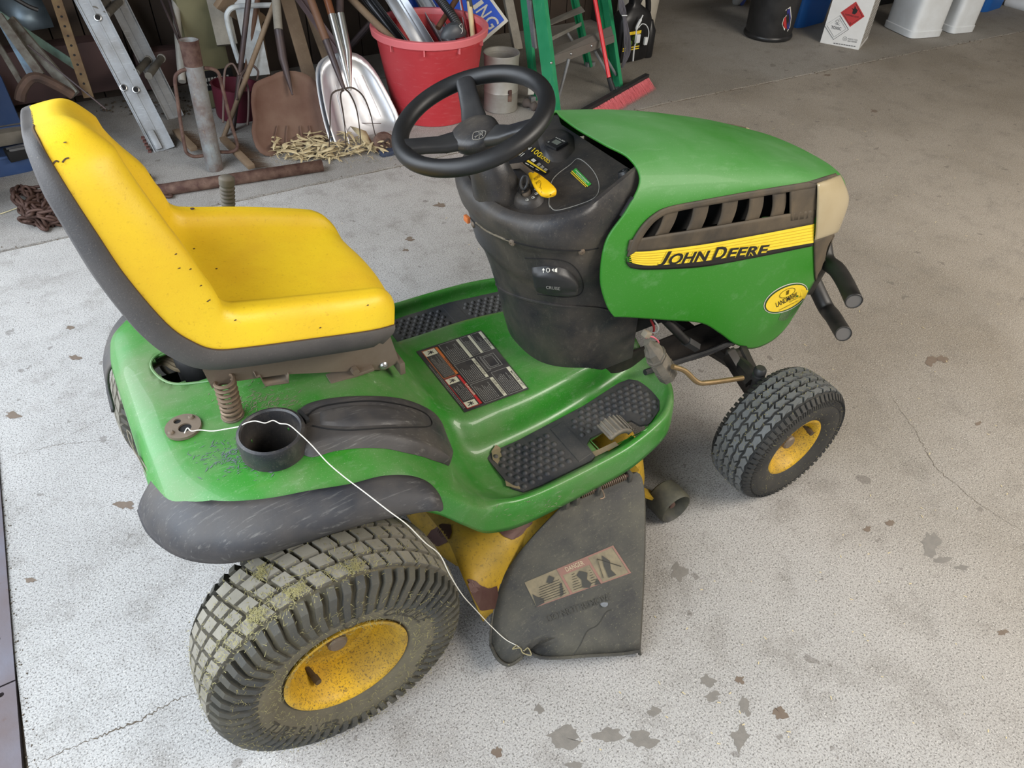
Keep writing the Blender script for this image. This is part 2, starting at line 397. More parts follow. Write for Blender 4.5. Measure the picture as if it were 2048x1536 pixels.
# ---- fender deck: one loft of cross-sections, right and left halves alike
def half(x, pts): return [(x, y, z) for y, z in pts]
DS = [
 half(-.203, [(0,.45),(.06,.45),(.11,.45),(.15,.46),(.19,.48),(.22,.50),(.235,.51),(.245,.515),(.25,.515),(.252,.515)]),
 half(-.204, [(0,.575),(.06,.575),(.11,.575),(.15,.573),(.19,.57),(.225,.56),(.25,.55),(.265,.535),(.273,.52),(.276,.515)]),
 half(-.190, [(0,.61),(.06,.61),(.11,.61),(.15,.608),(.20,.604),(.24,.597),(.27,.585),(.288,.565),(.295,.55),(.298,.535)]),
 half(-.160, [(0,.626),(.06,.626),(.12,.626),(.17,.625),(.22,.622),(.265,.614),(.295,.60),(.315,.58),(.322,.56),(.325,.545)]),
 half(-.10, [(0,.632),(.06,.632),(.12,.632),(.18,.632),(.24,.631),(.29,.627),(.325,.614),(.345,.596),(.352,.575),(.354,.56)]),
 half(0.0, [(0,.634),(.06,.634),(.12,.634),(.19,.634),(.26,.634),(.32,.630),(.355,.618),(.372,.60),(.379,.58),(.38,.555)]),
 half(.10, [(0,.634),(.06,.634),(.12,.634),(.19,.634),(.27,.632),(.335,.626),(.37,.613),(.388,.595),(.395,.575),(.396,.55)]),
 half(.18, [(0,.632),(.06,.632),(.12,.632),(.19,.630),(.27,.622),(.34,.610),(.375,.597),(.395,.58),(.403,.56),(.405,.52)]),
 half(.24, [(0,.620),(.06,.620),(.12,.618),(.19,.608),(.27,.590),(.34,.570),(.375,.556),(.397,.54),(.405,.52),(.405,.47)]),
 half(.30, [(0,.575),(.06,.575),(.12,.57),(.19,.545),(.27,.52),(.34,.496),(.375,.485),(.396,.47),(.404,.45),(.402,.39)]),
 half(.35, [(0,.52),(.06,.52),(.12,.508),(.18,.465),(.26,.43),(.33,.41),(.365,.415),(.388,.41),(.398,.395),(.397,.325)]),
 half(.40, [(0,.445),(.06,.445),(.14,.44),(.178,.41),(.22,.37),(.31,.352),(.355,.37),(.378,.385),(.393,.372),(.395,.295)]),
 half(.44, [(0,.423),(.08,.423),(.158,.42),(.188,.39),(.215,.345),(.30,.334),(.358,.345),(.376,.368),(.393,.36),(.396,.285)]),
 half(.50, [(0,.421),(.08,.421),(.158,.419),(.187,.385),(.208,.337),(.30,.330),(.362,.333),(.378,.362),(.395,.356),(.398,.285)]),
 half(.62, [(0,.420),(.08,.42),(.158,.418),(.183,.385),(.20,.335),(.30,.330),(.360,.333),(.376,.362),(.393,.356),(.397,.29)]),
 half(.75, [(0,.42),(.06,.42),(.14,.416),(.165,.385),(.183,.337),(.28,.330),(.350,.333),(.366,.362),(.384,.356),(.389,.29)]),
 half(.87, [(0,.42),(.05,.42),(.12,.412),(.142,.385),(.16,.34),(.25,.330),(.318,.333),(.335,.362),(.354,.356),(.360,.295)]),
 half(.925, [(0,.415),(.05,.415),(.11,.405),(.13,.38),(.15,.345),(.22,.334),(.285,.338),(.302,.364),(.322,.357),(.329,.30)]),
 half(.96, [(0,.41),(.05,.41),(.10,.40),(.12,.38),(.14,.36),(.19,.355),(.245,.362),(.265,.366),(.285,.357),(.292,.305)]),
 half(.985, [(0,.40),(.05,.40),(.09,.392),(.11,.38),(.13,.37),(.17,.366),(.205,.364),(.225,.360),(.245,.35),(.25,.31)]),
 half(.998, [(0,.36),(.05,.36),(.08,.36),(.10,.355),(.12,.35),(.15,.345),(.18,.34),(.20,.335),(.215,.33),(.22,.31)]),
]
def full(h): return [Vector((x, -y, z)) for x, y, z in reversed(h)]+[Vector((x, y, z)) for x, y, z in h[1:]]
cols = [full(h) for h in DS]
cols = [cr(c, 74) for c in cols]
rows = list(zip(*cols)); rows = [cr(r, 130) for r in rows]   # rows along x
vs, fs = grid(rows)
deck_bvh = BVHTree.FromPolygons(vs, fs)
def cut(vs, fs, polys, ok=None):
    out = []
    for f in fs:
        c = sum((vs[i] for i in f), Vector())/len(f); p = px(c)
        if (ok is None or ok(c)) and (any(inpoly(p, q) for q in polys) or (c.z > .5 and (Vector((c.x, c.y, 0))-Vector((CUPC.x, CUPC.y, 0))).length < CR-.004)): continue
        out.append(f)
    return out
def ell(cx, cy, a, b, th=0, n=28):
    return [(cx+a*cos(t)*cos(th)-b*sin(t)*sin(th), cy+a*cos(t)*sin(th)+b*sin(t)*cos(th)) for t in [2*pi*k/n for k in range(n)]]
CUPC = at(541, 861, z=.674); CR = .0535
cup_hole = [px(CUPC+Vector((cos(t)*(CR-.008), sin(t)*(CR-.008), -.066))) for t in [2*pi*k/24 for k in range(24)]]
PEDAL = [(1180, 880), (1203, 904), (1295, 858), (1276, 830), (1240, 843)]
HOLE = [(303, 735), (312, 712), (345, 700), (400, 700), (440, 735), (450, 755), (370, 768), (330, 762)]
PLH = ell(369, 859, 13, 9)
fs2 = cut(vs, fs, [PEDAL, HOLE, PLH], lambda c: c.z > .3)
fend = solid(mesh('fender_deck', vs, fs2, GREEN, mow, 40), .006)
for nm, hp, w_ in (('pedal_slot_edge', PEDAL, .0014), ('opening_edge', HOLE, .003)):
    q = [on(deck_bvh, p.x, p.y, .0) for p in (cr if hp is HOLE else lin)([(a, b, 0) for a, b in hp+([] if hp is HOLE else hp[:1])], *((60, True) if hp is HOLE else (60,)))]; q = [p for p in q if p is not None and p.z > .32]
    if len(q) > 4: tube(q, w_, 7, closed=True, g=G()).build(nm, GREEN, fend)
# dark sheet added below the openings, standing in for the shade inside
g = G(); box((.0, 0, .50), (.30, .40, .02), g); g.build('opening_shade_sheet', DARK, mow)

# ---- rear round plate with two holes and two screws
pc = on(deck_bvh, 368, 857, .003); g = G()
R1, z1 = .031, pc.z
def plate_pts():
    outer = [Vector((pc.x+R1*cos(t), pc.y+R1*sin(t), z1+.003)) for t in [2*pi*k/48 for k in range(48)]]
    return outer
holes = [(pc.x+.002, pc.y-.006, .0115), (pc.x-.006, pc.y+.017, .0065)]
loops = [[Vector((pc.x+R1*cos(2*pi*k/48), pc.y+R1*sin(2*pi*k/48), 0)) for k in range(48)]]
for hx, hy, hr in holes: loops.append([Vector((hx+hr*cos(-2*pi*k/20), hy+hr*sin(-2*pi*k/20), 0)) for k in range(20)])
flat = [v for l in loops for v in l]; tri = tessellate_polygon(loops)
g.add([Vector((v.x, v.y, z1+.004)) for v in flat], [tuple(t) for t in tri])
for l, dz in ((loops[0], -.006), (loops[1], -.03), (loops[2], -.03)):
    n = len(l); g.add([Vector((v.x, v.y, z1+.004)) for v in l]+[Vector((v.x, v.y, z1+.004+dz)) for v in l], [(i, (i+1) % n, n+(i+1) % n, n+i) for i in range(n)])
plate = g.build('round_plate', STEEL, fend)
g = G()
for hx, hy, hr in holes: g.add([Vector((hx+hr*cos(2*pi*k/20), hy+hr*sin(2*pi*k/20), z1+.0008)) for k in range(20)], [tuple(range(20))])
g.build('plate_hole', DARK, fend)
for sx, sy in ((-.022, -.008), (.018, .014)):
    g = G(); lathe([(0, .005), (.0035, .005), (.005, .003), (.0055, 0)], (pc.x+sx, pc.y+sy, z1+.004), seg=12, g=g); g.build('screw', STEEL, fend)

rr = random.Random(77)
for nm, n_, ar, cl_ in (('scuff_marks', 260, (385, 870, 560, 955), srgb(92, 98, 104)), ('dust_marks', 200, (430, 770, 620, 845), srgb(116, 112, 92)), ('dust_marks', 260, (1010, 985, 1300, 1050), srgb(122, 128, 100))):
    g = G()
    for i in range(n_):
        u = (ar[0]+ar[2])/2+rr.gauss(0, (ar[2]-ar[0])*.22); v = (ar[1]+ar[3])/2+rr.gauss(0, (ar[3]-ar[1])*.22); a = -.5+rr.gauss(0, .45); L_ = rr.uniform(3, 16)
        q = [on(deck_bvh, u+cos(a)*L_*t, v+sin(a)*L_*t, .0008) for t in (-.5, 0, .5)]
        if None in q or (Vector((q[1].x, q[1].y))-Vector((CUPC.x, CUPC.y))).length < CR+.004 or q[0].z < .3 or (q[0]-q[2]).length > .04: continue
        w_ = rr.uniform(.0003, .0011); sd_ = (q[2]-q[0]).normalized().cross(Vector((0, 0, 1)))*w_
        g.add([q[0], q[1]-sd_, q[2], q[1]+sd_], [(0, 1, 2, 3)])
    tag(g.build(nm, mat(nm+str(n_), cl_, .7), fend, 0), kind='stuff')
PEL = mat('paint_peeled', srgb(132, 112, 88), .8, 0, srgb(96, 100, 66), .7, 40, .2, 120)
for pl_ in ([(982, 905), (990, 890), (1000, 898), (1004, 925), (1012, 948), (1030, 962), (1060, 972), (1082, 968), (1078, 975), (1040, 982), (1012, 975), (1008, 955), (994, 930), (985, 922)], [(1170, 912), (1200, 900), (1230, 886), (1238, 894), (1205, 910), (1178, 922)]):
    ps = [on(deck_bvh, u, v, .0010+.004) for u, v in pl_]; tr_ = tessellate_polygon([[Vector((a, b, 0)) for a, b in pl_]]); G().add(ps, [tuple(t) for t in tr_]).build('peeled_paint', PEL, fend, 0)
# ---- cup holder
g = G(); c = CUPC
lathe([(.0, -.115), (CR-.012, -.115), (CR-.007, -.06), (CR-.005, -.01), (CR-.004, -.001), (CR-.001, .002), (CR+.004, 0), (CR+.006, -.012), (CR+.004, -.03), (CR+.005, -.045), (CR+.008, -.072)], c, seg=48, g=g)
g.build('cup_holder', BLACKP, fend)
# ---- tool tray: slab on the fender with a lid recess
UPL = [(597, 832), (612, 810), (660, 797), (730, 792), (800, 797), (850, 815), (872, 838), (882, 872), (893, 908), (898, 930)]
LOL = [(597, 905), (625, 915), (670, 903), (720, 897), (770, 898), (810, 906), (845, 914), (868, 922), (884, 927), (897, 932)]
def troff(u, v): return .018*min(1, min(v, 1-v)*7+.05)*min(1, (1-u)*9+.05)
g = G(); rows = strip(deck_bvh, UPL, LOL, 60, 26, troff); g.add(*grid(rows))
tray = g.build('tool_tray', BLACKS, fend, 50); tray_bvh = bvh_of(tray)
def ribbon(bvh, line, w, off, n=60, seg=4):
    pts = [on(bvh, p.x, p.y, off) for p in cr([(a, b, 0) for a, b in line], n)]; pts = [p for p in pts if p is not None]
    return tube(pts, w, seg)
ribbon(tray_bvh, [(612, 848), (618, 830), (640, 815), (690, 806), (750, 803), (810, 812), (848, 826), (862, 842), (858, 853), (820, 855), (760, 857), (700, 861), (655, 858), (625, 852)], .0016, .001).build('lid_seam', DARK, tray)
g = G(); g.add(*grid(strip(tray_bvh, [(640, 822), (700, 811), (770, 812), (840, 832)], [(640, 850), (700, 853), (770, 850), (850, 848)], 30, 8, lambda u, v: .0045*min(1, min(v, 1-v)*8)*min(1, min(u, 1-u)*12)))); g.build('tray_lid', BLACKS, tray)
hp = on(tray_bvh, 608, 842, .008); g = G(); beam(hp+Vector((-.002, .016, .004)), hp+Vector((.004, -.014, .002)), .008, .01, g, .002); g.build('lid_hinge', BLACKF, tray)

# ---- fender flares (dark plastic)
def flare(sgn, par):
    up = [(318, 948, .60), (345, 975, .606), (400, 999, .612), (460, 1006, .617), (540, 1000, .62), (620, 985, .62), (700, 972, .618), (760, 957, .61), (810, 955, .60), (848, 966, .585), (872, 990, .565), (880, 1016, .55)]
    lo = [(283, 1030, .50), (305, 1078, .52), (360, 1120, .535), (430, 1134, .54), (500, 1126, .545), (590, 1098, .548), (680, 1068, .55), (750, 1048, .55), (805, 1036, .548), (845, 1028, .545), (868, 1022, .545), (880, 1018, .545)]
    A = [at(u, v, z=z) for u, v, z in up]; B = [at(u, v, z=z) for u, v, z in lo]
    A = cr(A, 50); B = cr(B, 50); rows = []
    for j in range(15):
        f = j/14; row = []
        for i in range(50):
            e = sin(pi*min(1, i/49*1.0))**.5 if i < 49 else 0
            p = A[i].lerp(B[i], f); out = Vector((-.6 if i < 12 else 0, -1, .55)).normalized()
            p = p+out*(.026*sin(pi*min(1, f*1.1))**.8*min(1, (49-i)/8))+Vector((0, .012*f**6, 0))
            row.append(p if sgn < 0 else Vector((p.x, -p.y, p.z)))
        rows.append(row)
    return solid(G().add(*grid(rows)).build('fender_flare', BLACKS, par, 60), .006)
flare(-1, mow); flare(1, mow)

# ---- foot pads, each with its studs
def pad(sgn):
    P = [(.452, .345), (.468, .365-.008), (.50, .352), (.66, .350)]
    out = [(.455, .225), (.458, .33), (.475, .352), (.52, .355), (.66, .352)]
    if sgn < 0: out += [(.675, .345), (.68, .305), (.70, .292), (.80, .288), (.822, .294), (.83, .318), (.85, .325)]
    out += [(.86, .323), (.905, .30), (.932, .27), (.938, .235), (.93, .19), (.91, .172), (.88, .17), (.75, .195), (.55, .214), (.475, .215)]
    g = G(); prism([(x, y*sgn) for x, y in out], lambda x, y, h: Vector((x, y, .331+h)), 0, .006, g)
    o = g.build('foot_pad', PADM, mow, 30)
    pan = G(); prism([(.632, .222*sgn), (.632, .342*sgn), (.672, .335*sgn), (.672, .215*sgn)], lambda x, y, h: Vector((x, y, .337+h)), 0, .0016, pan, .02)
    pan.build('smooth_panel', PADM, o)
    g = G(); n = 0; sh = None
    poly = [(x, y) for x, y in out]
    for i in range(22):
        for j in range(9):
            x = .474+i*.0215+(j % 2)*.0107; y = .232+j*.0155-.00*i-(x-.474)*.09
            if x > .63-.008 and x < .674+.01: continue
            ok = all(inpoly((x+dx, y+dy), poly) for dx, dy in ((.012, 0), (-.012, 0), (0, .012), (0, -.012)))
            if not ok: continue
            if sgn < 0 and .665 < x < .845 and y > .275: continue
            lathe([(0, .005), (.0038, .0042), (.0062, .0018), (.0074, 0)], (x, y*sgn, .337), seg=10, g=g)
    tag(g.build('pad_studs', PADM, o), kind='stuff')
    return o
padR = pad(-1); pad(1)
# travel pedal through the slot
g = G(); rows = []
pb = [at(1228, 858, z=.335), at(1240, 880, z=.335)]
for k in range(14):
    t = k/13; a = -.9+2.1*t
    c_ = Vector((.742+.035*sin(a), -.322, .352+.03*cos(a))); rows.append([c_+Vector((0, d, .0)) for d in (-.024, -.014, 0, .014, .024)])
g.add(*grid(rows)); ped = solid(g.build('travel_pedal', mat('rubber_grey_dusty', srgb(74, 70, 63), .7, 0, DUST, .7, 14, .2, 150), mow, 40), .014, 0)
g = G()
for k in range(8):
    a = -.8+1.9*k/7; c_ = Vector((.742+.044*sin(a), -.322, .352+.039*cos(a))); beam(c_+Vector((0, -.024, 0)), c_+Vector((0, .024, 0)), .003, .004, g)
g.build('pedal_ridges', MATS['rubber_grey_dusty'], ped)
# brake pedal pad (grey ridged block at the footboard's front corner)
g = G(); a = at(1300, 694, y=-.262); b = at(1336, 748, y=-.275)
d = (b-a).normalized(); path = [a-d*.022, a-d*.01, a, a+d*.012, a.lerp(b, .5), b, b+d*.004]
tube(path, [.010, .013, .015, .025, .028, .030, .020], 8, g=g, flat=.8)
brk = g.build('brake_pedal', MATS['rubber_grey_dusty'], mow, 30)
g = G()
for k in (.28, .36, .72, .8, .88):
    p = a.lerp(b, k); tube([p, p+d*.004], .0305, 8, g=g, flat=.8)
g.build('pedal_ridges', MATS['rubber_grey_dusty'], brk)

# ---- safety label on the tunnel
lc = [at(u, v, z=.4245) for u, v in ((930, 825), (1058, 778), (962, 660), (832, 703))]
# u along y (left to right of the sheet as read from the seat), v along x
LB = quad_fn(lc[0], lc[1], lc[2], lc[3])
F = lambda a, b, o=0.: LB(b, a)+Vector((0, 0, .0004+o))   # a: along sheet width (y+), b: height (x+)
g = G(); g.cm = 0; n0 = [[LB(i/8, j/8) for i in range(9)] for j in range(9)]; g.add(*grid(n0))
def lr(x0, y0, x1, y1, m, o=.0002):
    g.cm = m; g.add([F(x0, y0, o), F(x1, y0, o), F(x1, y1, o), F(x0, y1, o)], [(0, 1, 2, 3)])
def lines(x0, y0, x1, y1, n, seed):
    rr = random.Random(seed); g.cm = 5
    for k in range(n):
        y = y1-(k+.5)*(y1-y0)/n; e = x0+(x1-x0)*rr.uniform(.55, 1); x = x0
        while x < e-.01:
            w = rr.uniform(.008, .03); h = .14*(y1-y0)/n; g.add([F(x, y-h, .0003), F(min(e, x+w), y-h, .0003), F(min(e, x+w), y+h, .0003), F(x, y+h, .0003)], [(0, 1, 2, 3)]); x += w+.006
def frame(x0, y0, x1, y1, m=5, t=.004):
    lr(x0, y0, x1, y0+t*1.3, m); lr(x0, y1-t*1.3, x1, y1, m); lr(x0, y0, x0+t, y1, m); lr(x1-t, y0, x1, y1, m)
# sheet axis a runs from the right side (a=0) to the left (a=1) of the machine; b from rear to front
lr(.03, .255, .49, .30, 3); frame(.03, .06, .49, .30, 3, .006)
lr(.50, .255, .97, .30, 2); frame(.50, .06, .97, .30, 2, .006)
lr(.04, .07, .12, .235, 1); lr(.40, .07, .48, .235, 1); lr(.87, .07, .96, .245, 1)
lines(.14, .09, .39, .25, 7, 1); lines(.52, .09, .86, .25, 9, 2); lines(.05, .01, .9, .05, 2, 3)
for x0, x1 in ((.02, .31), (.33, .64), (.66, .98)):
    frame(x0, .32, x1, .62 if x0 > .3 else .66); lr(x0, .585 if x0 > .3 else .62, x1, .63 if x0 > .3 else .67, 1)
    lines(x0+.02, .34, x1-.03, .57, 9, int(x0*100))
frame(.02, .69, .37, .98); lr(.02, .93, .37, .985, 1); lines(.04, .71, .34, .91, 8, 41)
frame(.67, .65, .98, .80); lr(.67, .765, .98, .805, 1); lines(.69, .66, .95, .755, 5, 42)
frame(.67, .82, .98, .98); lr(.67, .94, .98, .985, 1); lines(.69, .83, .95, .93, 5, 43)
frame(.42, .70, .62, .92, 5, .005); frame(.44, .74, .60, .88, 5, .004); frame(.40, .66, .64, .72, 5, .003)
def lt(s, x0, y0, x1, y1, m, o=.0006):
    g.cm = m; text_on(g, s, lambda u, v: F(x1+(x0-x1)*u, y0+(y1-y0)*v, o), bold=.01)
lt('DANGER', .16, .262, .34, .293, 1); lt('WARNING', .56, .262, .78, .293, 0)
lt('START ENGINE', .37, .592, .60, .622, 0); lt('MOWER LIFT', .06, .94, .3, .972, 0); lt('BRAKE', .72, .948, .86, .977, 0); lt('CRUISE CONTROL', .05, .628, .28, .662, 0)
for cx, cy in ((.08, .15), (.44, .15), (.915, .16)):
    g.cm = 0
    for a_, b_ in (((-.02, -.05), (.012, .04)), ((-.015, .04), (.022, -.03)), ((-.025, 0), (.025, .012))):
        p = F(cx+a_[0], cy+a_[1], .0007); q = F(cx+b_[0], cy+b_[1], .0007); d_ = (q-p).normalized().cross(Vector((0, 0, 1)))*.0012
        g.add([p-d_, q-d_, q+d_, p+d_], [(0, 1, 2, 3)])
g.build('warning_label', [mat('label_sheet', srgb(48, 46, 46), .45, 0, srgb(92, 86, 78), .5, 20, 0), mat('label_cream', srgb(196, 192, 168), .5), REDP, REDP, GRYP, mat('label_grey', srgb(150, 148, 140), .5)], fend, 0).data.materials[3]
bpy.data.objects['warning_label'].data.materials[2] = ORP

# ================================================================ SEAT
SR = [(788, 650, -.178), (740, 662, -.196), (620, 679, -.207), (500, 695, -.21), (430, 700, -.212), (382, 684, -.212), (330, 648, -.212), (250, 556, -.212), (190, 468, -.208), (130, 376, -.197), (88, 305, -.175), (68, 264, -.150), (55, 236, -.118), (50, 214, -.075)]
rim = [at(u, v, y=y) for u, v, y in SR]
rim = cr(rim, 70)
prof = [Vector((p.x, 0, p.z)) for p in rim]; hw = [-p.y for p in rim]; nS = len(rim)
nor = []
for i in range(nS):
    a = prof[max(0, i-2)]; b = prof[min(nS-1, i+2)]; t = (b-a).normalized(); 
    nor.append(Vector((-t.z, 0, t.x))*-1)      # towards the sitter
nor = [n if n.dot(Vector((1, 0, .8))) > 0 else -n for n in nor]
K0 = next(i for i in range(nS) if prof[i].z > 1.06)
for i in range(K0, nS): nor[i] = nor[K0].copy()
nor = [sum((nor[max(0, min(nS-1, i+k))] for k in range(-3, 4)), Vector()).normalized() for i in range(nS)]
ARC = [0]
for a, b in zip(rim, rim[1:]): ARC.append(ARC[-1]+(b-a).length)
LT = ARC[-1]
def sag(p):      # the worn back leans a little to the far side
    k = max(0, min(1, (p.z-.98)/.17)); return p-Vector((0, 0, .22*k*max(0, p.y+.19)))
def cush(i, v, extra=0.):
    """v -1..1 across"""
    s = ARC[i]; av = abs(v)
    ef = min(1, (s/.045))**.5 if s < .045 else 1; et = min(1, ((LT+.001-s)/.14))**.75 if s > LT-.14 else 1
    back = max(0, min(1, (s-.30)/.10))
    upb = max(0, min(1, (s-.48)/.18)); upb = upb*upb*(3-2*upb)
    crest = .060+.020*back+.006*math.exp(-((s-.50)/.08)**2)-.004*upb
    dish = .036+.016*back-.010*math.exp(-((s-.46)/.08)**2)+.012*upb
    edge = .86-.10*upb; low = 1-back; dish -= .010*low
    if av > edge: h = crest*max(0, 1-((av-edge)/(1-edge))**2.2)**(.5+.15*upb)
    elif av > edge-.14+.05*low: h = crest
    else:
        k = av/(edge-.14+.05*low); h = dish+(crest-dish)*(k**(2.6+5.5*low+1.2*back*(1-upb)))
    if back < .5 and s > .0: h -= .006*math.exp(-((av-.68)/.018)**2)*(1-back*2)
    return sag(prof[i]+nor[i]*(h*ef*et+extra)+Vector((0, v*hw[i], 0)))
NV = 49; rows = []
pf = prof[0]+nor[0]*.012
rows.append([Vector((prof[0].x-.002, -hw[0]*.96+hw[0]*1.92*j/(NV-1), prof[0].z)) for j in range(NV)])
for i in range(nS):
    rows.append([cush(i, -cos(pi*j/(NV-1))*.35+(-1+2*j/(NV-1))*.65) for j in range(NV)])
rows.append([sag(rim[-1].lerp(Vector((rim[-1].x, -rim[-1].y, rim[-1].z)), j/(NV-1))) for j in range(NV)])
# rounded plan of the front edge
for r_, row in enumerate(rows):
    for j, p in enumerate(row):
        v = -1+2*j/(NV-1); s = 0 if r_ == 0 else ARC[min(nS-1, max(0, r_-1))]
        if s < .2: row[j] = p+Vector((.035*(1-v*v)*(1-s/.2), 0, 0))
seat = mesh('seat_cushion', *grid(rows), YSEAT, mow, 75)
# shell
rows = []
for i in range(nS):
    s = ARC[i]; e = min(1, (s+.02)/.06)**.6*(min(1, (LT+.002-s)/.16)**.6)
    row = []
    for v, o in ((-1, .002), (-1.02, -.004), (-1.015, -.02), (-.97, -.042), (-.85, -.05), (-.5, -.054), (0, -.055), (.5, -.054), (.85, -.05), (.97, -.042), (1.015, -.02), (1.02, -.004), (1, .002)):
        tk = .95-.45*max(0, min(1, (s-.35)/.35)); row.append(prof[i]+nor[i]*(o*e*(tk+.35*(s < .02)) if o < 0 else o)+Vector((0, v*(hw[i]+.004), 0)))
    rows.append([sag(p) for p in row])
rows.insert(0, [p.lerp(rows[0][6], .25)+Vector((.0, 0, 0)) for p in rows[0]])
seat_shell = mesh('seat_shell', *grid(rows, capa=True, capb=True), SHELL, mow, 60)
g = G(); tube([sag(p+nor[i]*.001+Vector((0, -.002, 0))) for i, p in enumerate(rim)], .0022, 5, g=g); g.build('seat_welt', mat('seam_brown', srgb(74, 56, 38), .8), seat)
# tears in the vinyl
sb = bvh_of(seat)
for a_ in ([(105, 330), (112, 322), (118, 324)], [(125, 325), (131, 318), (138, 316)], [(104, 332), (108, 326)], [(133, 384), (141, 378), (148, 378), (157, 370)]):
    pts = [on(sb, u, v, .0004) for u, v in a_]
    if None not in pts: tube(cr(pts, 8), .0011, 5, g=G()).build('vinyl_tear', MATS['seam_brown'], seat)
g = G()
for u, v in ((384, 418), (358, 536), (380, 538), (401, 571), (433, 538), (415, 602), (351, 508), (388, 498), (418, 600), (470, 640), (735, 610), (640, 655), (130, 285)):
    p = on(sb, u, v, .0006)
    if p: lathe([(0, .0006), (.0022 if u != 384 else .005, 0)], p, seg=7, g=g)
g.build('cushion_spots', MATS['seam_brown'], seat)

# seat bracket (slotted steel plate), runner, pivot and springs
YB = -.125
def bx(u, v): return at(u, v, y=YB)
pl = [bx(402, 742), bx(420, 722), bx(770, 650), bx(797, 700), bx(800, 724), bx(770, 735), bx(570, 760), bx(425, 780)]
g = G(); n = len(pl)
slots = []
top = [p for p in pl]
quadA = [bx(405, 740), bx(450, 738), bx(780, 672), bx(798, 722), bx(770, 738), bx(565, 748), bx(440, 766), bx(424, 776)]
P2 = [(p.x, p.z) for p in quadA]
prism(P2, lambda x, z, h: Vector((x, YB+h, z)), -.002, .002, g)
# top flange, slanted back under the seat
t0, t1 = bx(408, 742), bx(778, 676)
g.add([t0, t1, t1+Vector((0, .25, .004)), t0+Vector((0, .25, .004))], [(0, 1, 2, 3)])
brk = g.build('seat_bracket', STEEL, mow, 20)
for k in range(9):
    p = bx(556+k*17, 722-k*2.5); q = bx(560+k*17, 712-k*2.5)
    g = G(); beam(bx(553+k*17.4, 716-k*2.6)+Vector((0, -.0015, 0)), bx(565+k*17.4, 709-k*2.6)+Vector((0, -.0015, 0)), .0022, .009, g); g.build('bracket_slot', DARK, brk)
g = G(); lathe([(0, -.007), (.006, -.006), (.009, -.003), (.009, 0)], bx(766, 729)+Vector((0, -.002, 0)), 'y', 16, g); g.build('pivot_rivet', CHROME, brk)
g = G(); lathe([(0, -.012), (.008, -.012), (.008, 0)], bx(706, 736)+Vector((0, -.004, 0)), 'y', 6, g); g.build('bracket_bolt', STEEL, brk)
g = G(); box(bx(700, 742)+Vector((0, .0, -.004)), (.09, .03, .008), g, bev=.002); g.build('pivot_mount', STEEL, brk); g = G(); box(bx(795, 722)+Vector((.004, .01, -.012)), (.012, .05, .03), g, bev=.002); g.build('pivot_lug', STEEL, brk)
# bent latch rod plate
g = G(); pts = [bx(508, 742), bx(512, 752), bx(519, 748), bx(524, 758), bx(530, 768), bx(575, 762), bx(574, 745)]
rows = [[p+Vector((0, -.006, 0)) for p in pts], [p+Vector((0, .02, .006)) for p in pts]]
solid(G().add(*grid(rows)).build('slide_latch', STEEL, brk, 20), .002)
for u in (466,):
    b0 = on(deck_bvh, 466, 832, 0); t_ = at(461, 766, y=b0.y-.002)
    t_ = Vector((b0.x+.004, b0.y, b0.z+.088))
    coil(b0, t_, .0165, 8, .0036).build('seat_spring', SPRING, mow)
    g = G(); lathe([(.02, .0), (.021, .004), (.012, .006), (0, .006)], b0, seg=20, g=g); g.build('spring_base', STEEL, mow)
b1 = Vector((b0.x, .11, b0.z)); coil(b1, b1+Vector((0, 0, .09)), .0165, 8, .0036).build('seat_spring', SPRING, mow)
# battery cover / cable parts seen in the oval opening
g = G(); lathe([(0, .03), (.03, .03), (.036, .02), (.036, -.04)], at(385, 742, z=.60)+Vector((.01, .03, 0)), seg=24, g=g); g.build('fuel_cap', BLACKF, mow)
g = G(); a = at(330, 738, z=.60)
for k in range(4):
    a_ = a+Vector((.004*k, .006*k, 0)); tube(cr([a_+Vector((-.03, .05, -.03)), a_+Vector((0, .02, .0)), a_+Vector((.02, -.015+.005*k, 0)), a_+Vector((.06, -.01, -.03))], 14), .004, 6, g=g)
g.build('cable_bundle', mat('cable_beige', srgb(140, 126, 100), .7, 0, srgb(50, 40, 30), .6, 30), mow)

# lift lever behind the seat
lt_ = at(453, 352, y=.33); lb = at(453, 402, y=.33); dl = Vector((0.0, 0, -1)); g = G()
dz = lt_.z-lb.z
ln = .13; ldir = (at(456, 404, y=.33)-lt_).normalized()
path = []; rad = []
for k in range(60):
    path.append(lt_+ldir*(.004+ln*k/59)); rad.append(.0165-(.002 if (k % 4 < 2 and k > 7) else 0)-.003*k/59)
tube([Vector((lt_.x, .33, lt_.z))]+path, [.011]+rad, 14, g=g)
lev = g.build('lift_lever', mat('grip_grey', srgb(74, 68, 58), .65, 0, DUST, .5, 12, .1), mow, 60)
g = G(); tube([lt_+ldir*ln, lt_+ldir*.30], .007, 8, g=g); g.build('lever_rod', STEEL, lev)

